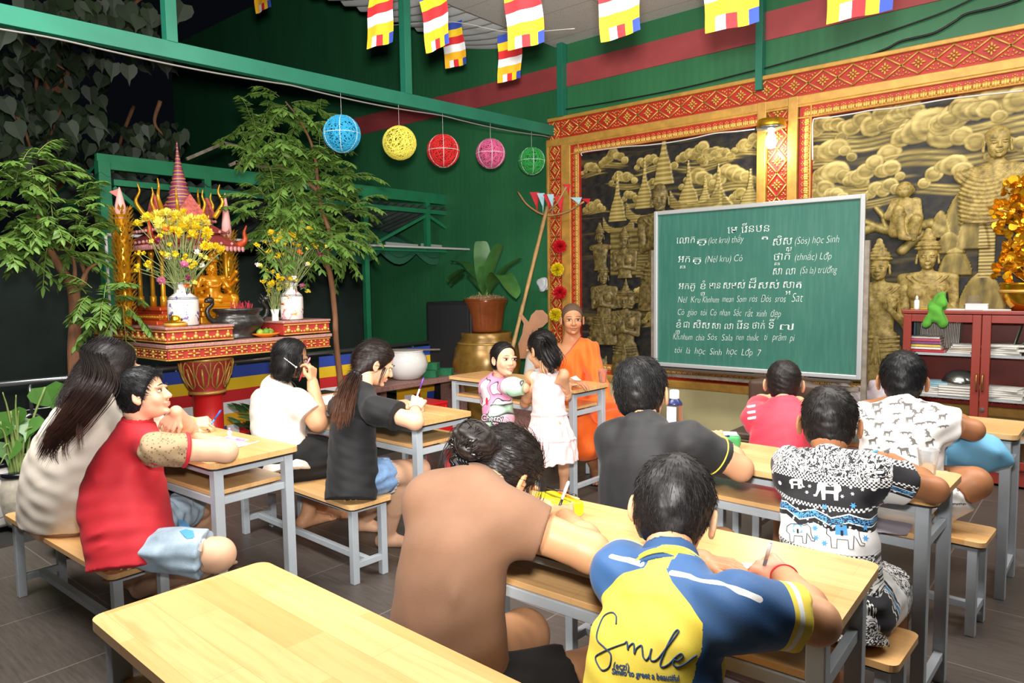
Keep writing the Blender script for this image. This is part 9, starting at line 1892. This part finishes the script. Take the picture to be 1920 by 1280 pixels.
# plastic cups
def cup(label, c, h, r0, r1, fill, m=None):
    t = thing('plastic_cup', label, 'cup', c); mb = MB(); mb.lathe([(0, .001), (r0, 0), (r0, .004), (r1*.98, h*.96), (r1*1.06, h*.985), (r1*1.06, h), (r1*.95, h), (r0*.94, .006)], (0, 0, 0), 30); mb.build('cup_wall', m or M_CLEAR, t, True); mb = MB(); f = fill; mb.lathe([(r0*.93, .005), (r0+(r1-r0)*f-.002, h*f), (0, h*f)], (0, 0, 0), 28); mb.build('water', M_WAT, t, True); return t
c = onT(1739, 893); cup('clear plastic cup half full of water at the desk end', c, Py(1742, 842, c[1])[2]-c[2], .024, .034, .42)
c = onT(1130, 717); cup('clear cup of water on the monk table', c, Py(1130, 692, c[1])[2]-c[2], .024, .033, .8)
# pencil cases
def pouch(name, label, c, r, m, rz, zipc):
    t = thing(name, label, 'pencil case', c, None, rz); F = Fld(); F.rbox((0, 0, r[2]), r, min(r)*.6, None); F.disp = lambda p: wob(p, 3, .06, .003); link_mesh('case_body', F.mesh(.0045), m, t); mb = MB(); mb.tube([(x, -r[1]*.2, r[2]*1.98) for x in np.linspace(-r[0]*.85, r[0]*.85, 8)], .003, 6); mb.build('zipper', mat(zipc[0], zipc[1], .4), t, True); return t
c = onT(1048, 962); pouch('yellow_pencil_case', 'bright yellow pencil case open on the front right desk', c, (.075, .04, .026), mat('bright_yellow_vinyl', '#f2cf14', .35, Coat_Weight=.3), -.25, ('dark_zip', '#6a5a10')); pen('black pen lying in the yellow pencil case', c+A(-.075, .03, .060), A(1, -.12, 0), .13, '#17171a', '#222226'); pen('orange pencil in the yellow pencil case', c+A(-.02, .02, .058), A(1, -.25, 0), .10, '#e0702a', '#caa36a', .0035)
c = onT(1362, 838); pouch('green_pencil_case', 'green and white pencil case beside the boy in black tee', c, (.055, .03, .026), mat('green_mesh_fabric', '#3f9a5a', .6), .5, ('white_zip', '#dfe5e0')); mb = MB(); mb.box((0, .005, .056), (.08, .05, .008), rz=.5, b=.003); o = mb.build('white_notepad', mat('white_card', '#e9e6df', .7)); o.location = tuple(c); tag(o, 'white notepad on the green pencil case', 'notepad')
# light blue bag by the boy in the animal print tee
F = Fld(); c = Py(1798, 845, 3.62); F.ell((0, 0, 0), (.17, .10, .085), np.array(headrot(A(0, 1, 0))), .02); F.ell((.07, -.02, .01), (.12, .08, .07), None, .05); F.disp = lambda p: wob(p, 6, .12, .006)+np.sin(p@A(30, 10, 60))*.003; t = thing('blue_bag', 'light blue cloth bag beside the boy in the animal print tee', 'bag', c); link_mesh('bag_body', F.mesh(.006), cloth('light_blue_canvas', '#6fb1d6'), t); mb = MB(); mb.tube([(-.05+.0*k, -.10+.01*abs(k), .09-.02*k*k*.3) for k in np.linspace(-2, 2, 9)], .008, 6); mb.bar((-.05, -.105, .07), (-.05, -.10, -.08), .045, .006); mb.build('strap', cloth('light_blue_strap', '#8cc3e2'), t)
t = thing('office_chair', 'dark brown rounded chair back behind the boy in plain red', 'chair', A(*(Py(1470, 800, 4.75)[:2]), 0)); F = Fld(); F.rbox((0, 0, .66), (.24, .03, .10), .028); F.ell((0, 0, .72), (.22, .028, .07), None, .03); link_mesh('backrest', F.mesh(.008), mat('dark_brown_vinyl', '#4b382d', .45), t); mb = MB(); mb.box((0, -.2, .45), (.42, .42, .05), b=.015); mb.build('seat', mat('dark_brown_vinyl', '#4b382d', .45), t)
for sx in (-1, 1):
    for y in (-.38, 0): mb = MB(); mb.bar((sx*.19, y, 0.005), (sx*.19, y, .62 if y == 0 else .44), .025, .025); mb.build('leg', M_LEG, t)
t = thing('monk_stool', 'grey metal stool under the monk robe', 'stool', A(*(Py(1088, 780, 4.52)[:2]), 0)); mb = MB(); mb.box((0, 0, .385), (.36, .34, .03), b=.008); mb.build('seat', M_LEG, t)
for sx in (-1, 1):
    for sy in (-1, 1): mb = MB(); mb.bar((sx*.16, sy*.14, 0.004), (sx*.14, sy*.12, .375), .028, .028); mb.build('leg', M_LEG, t)
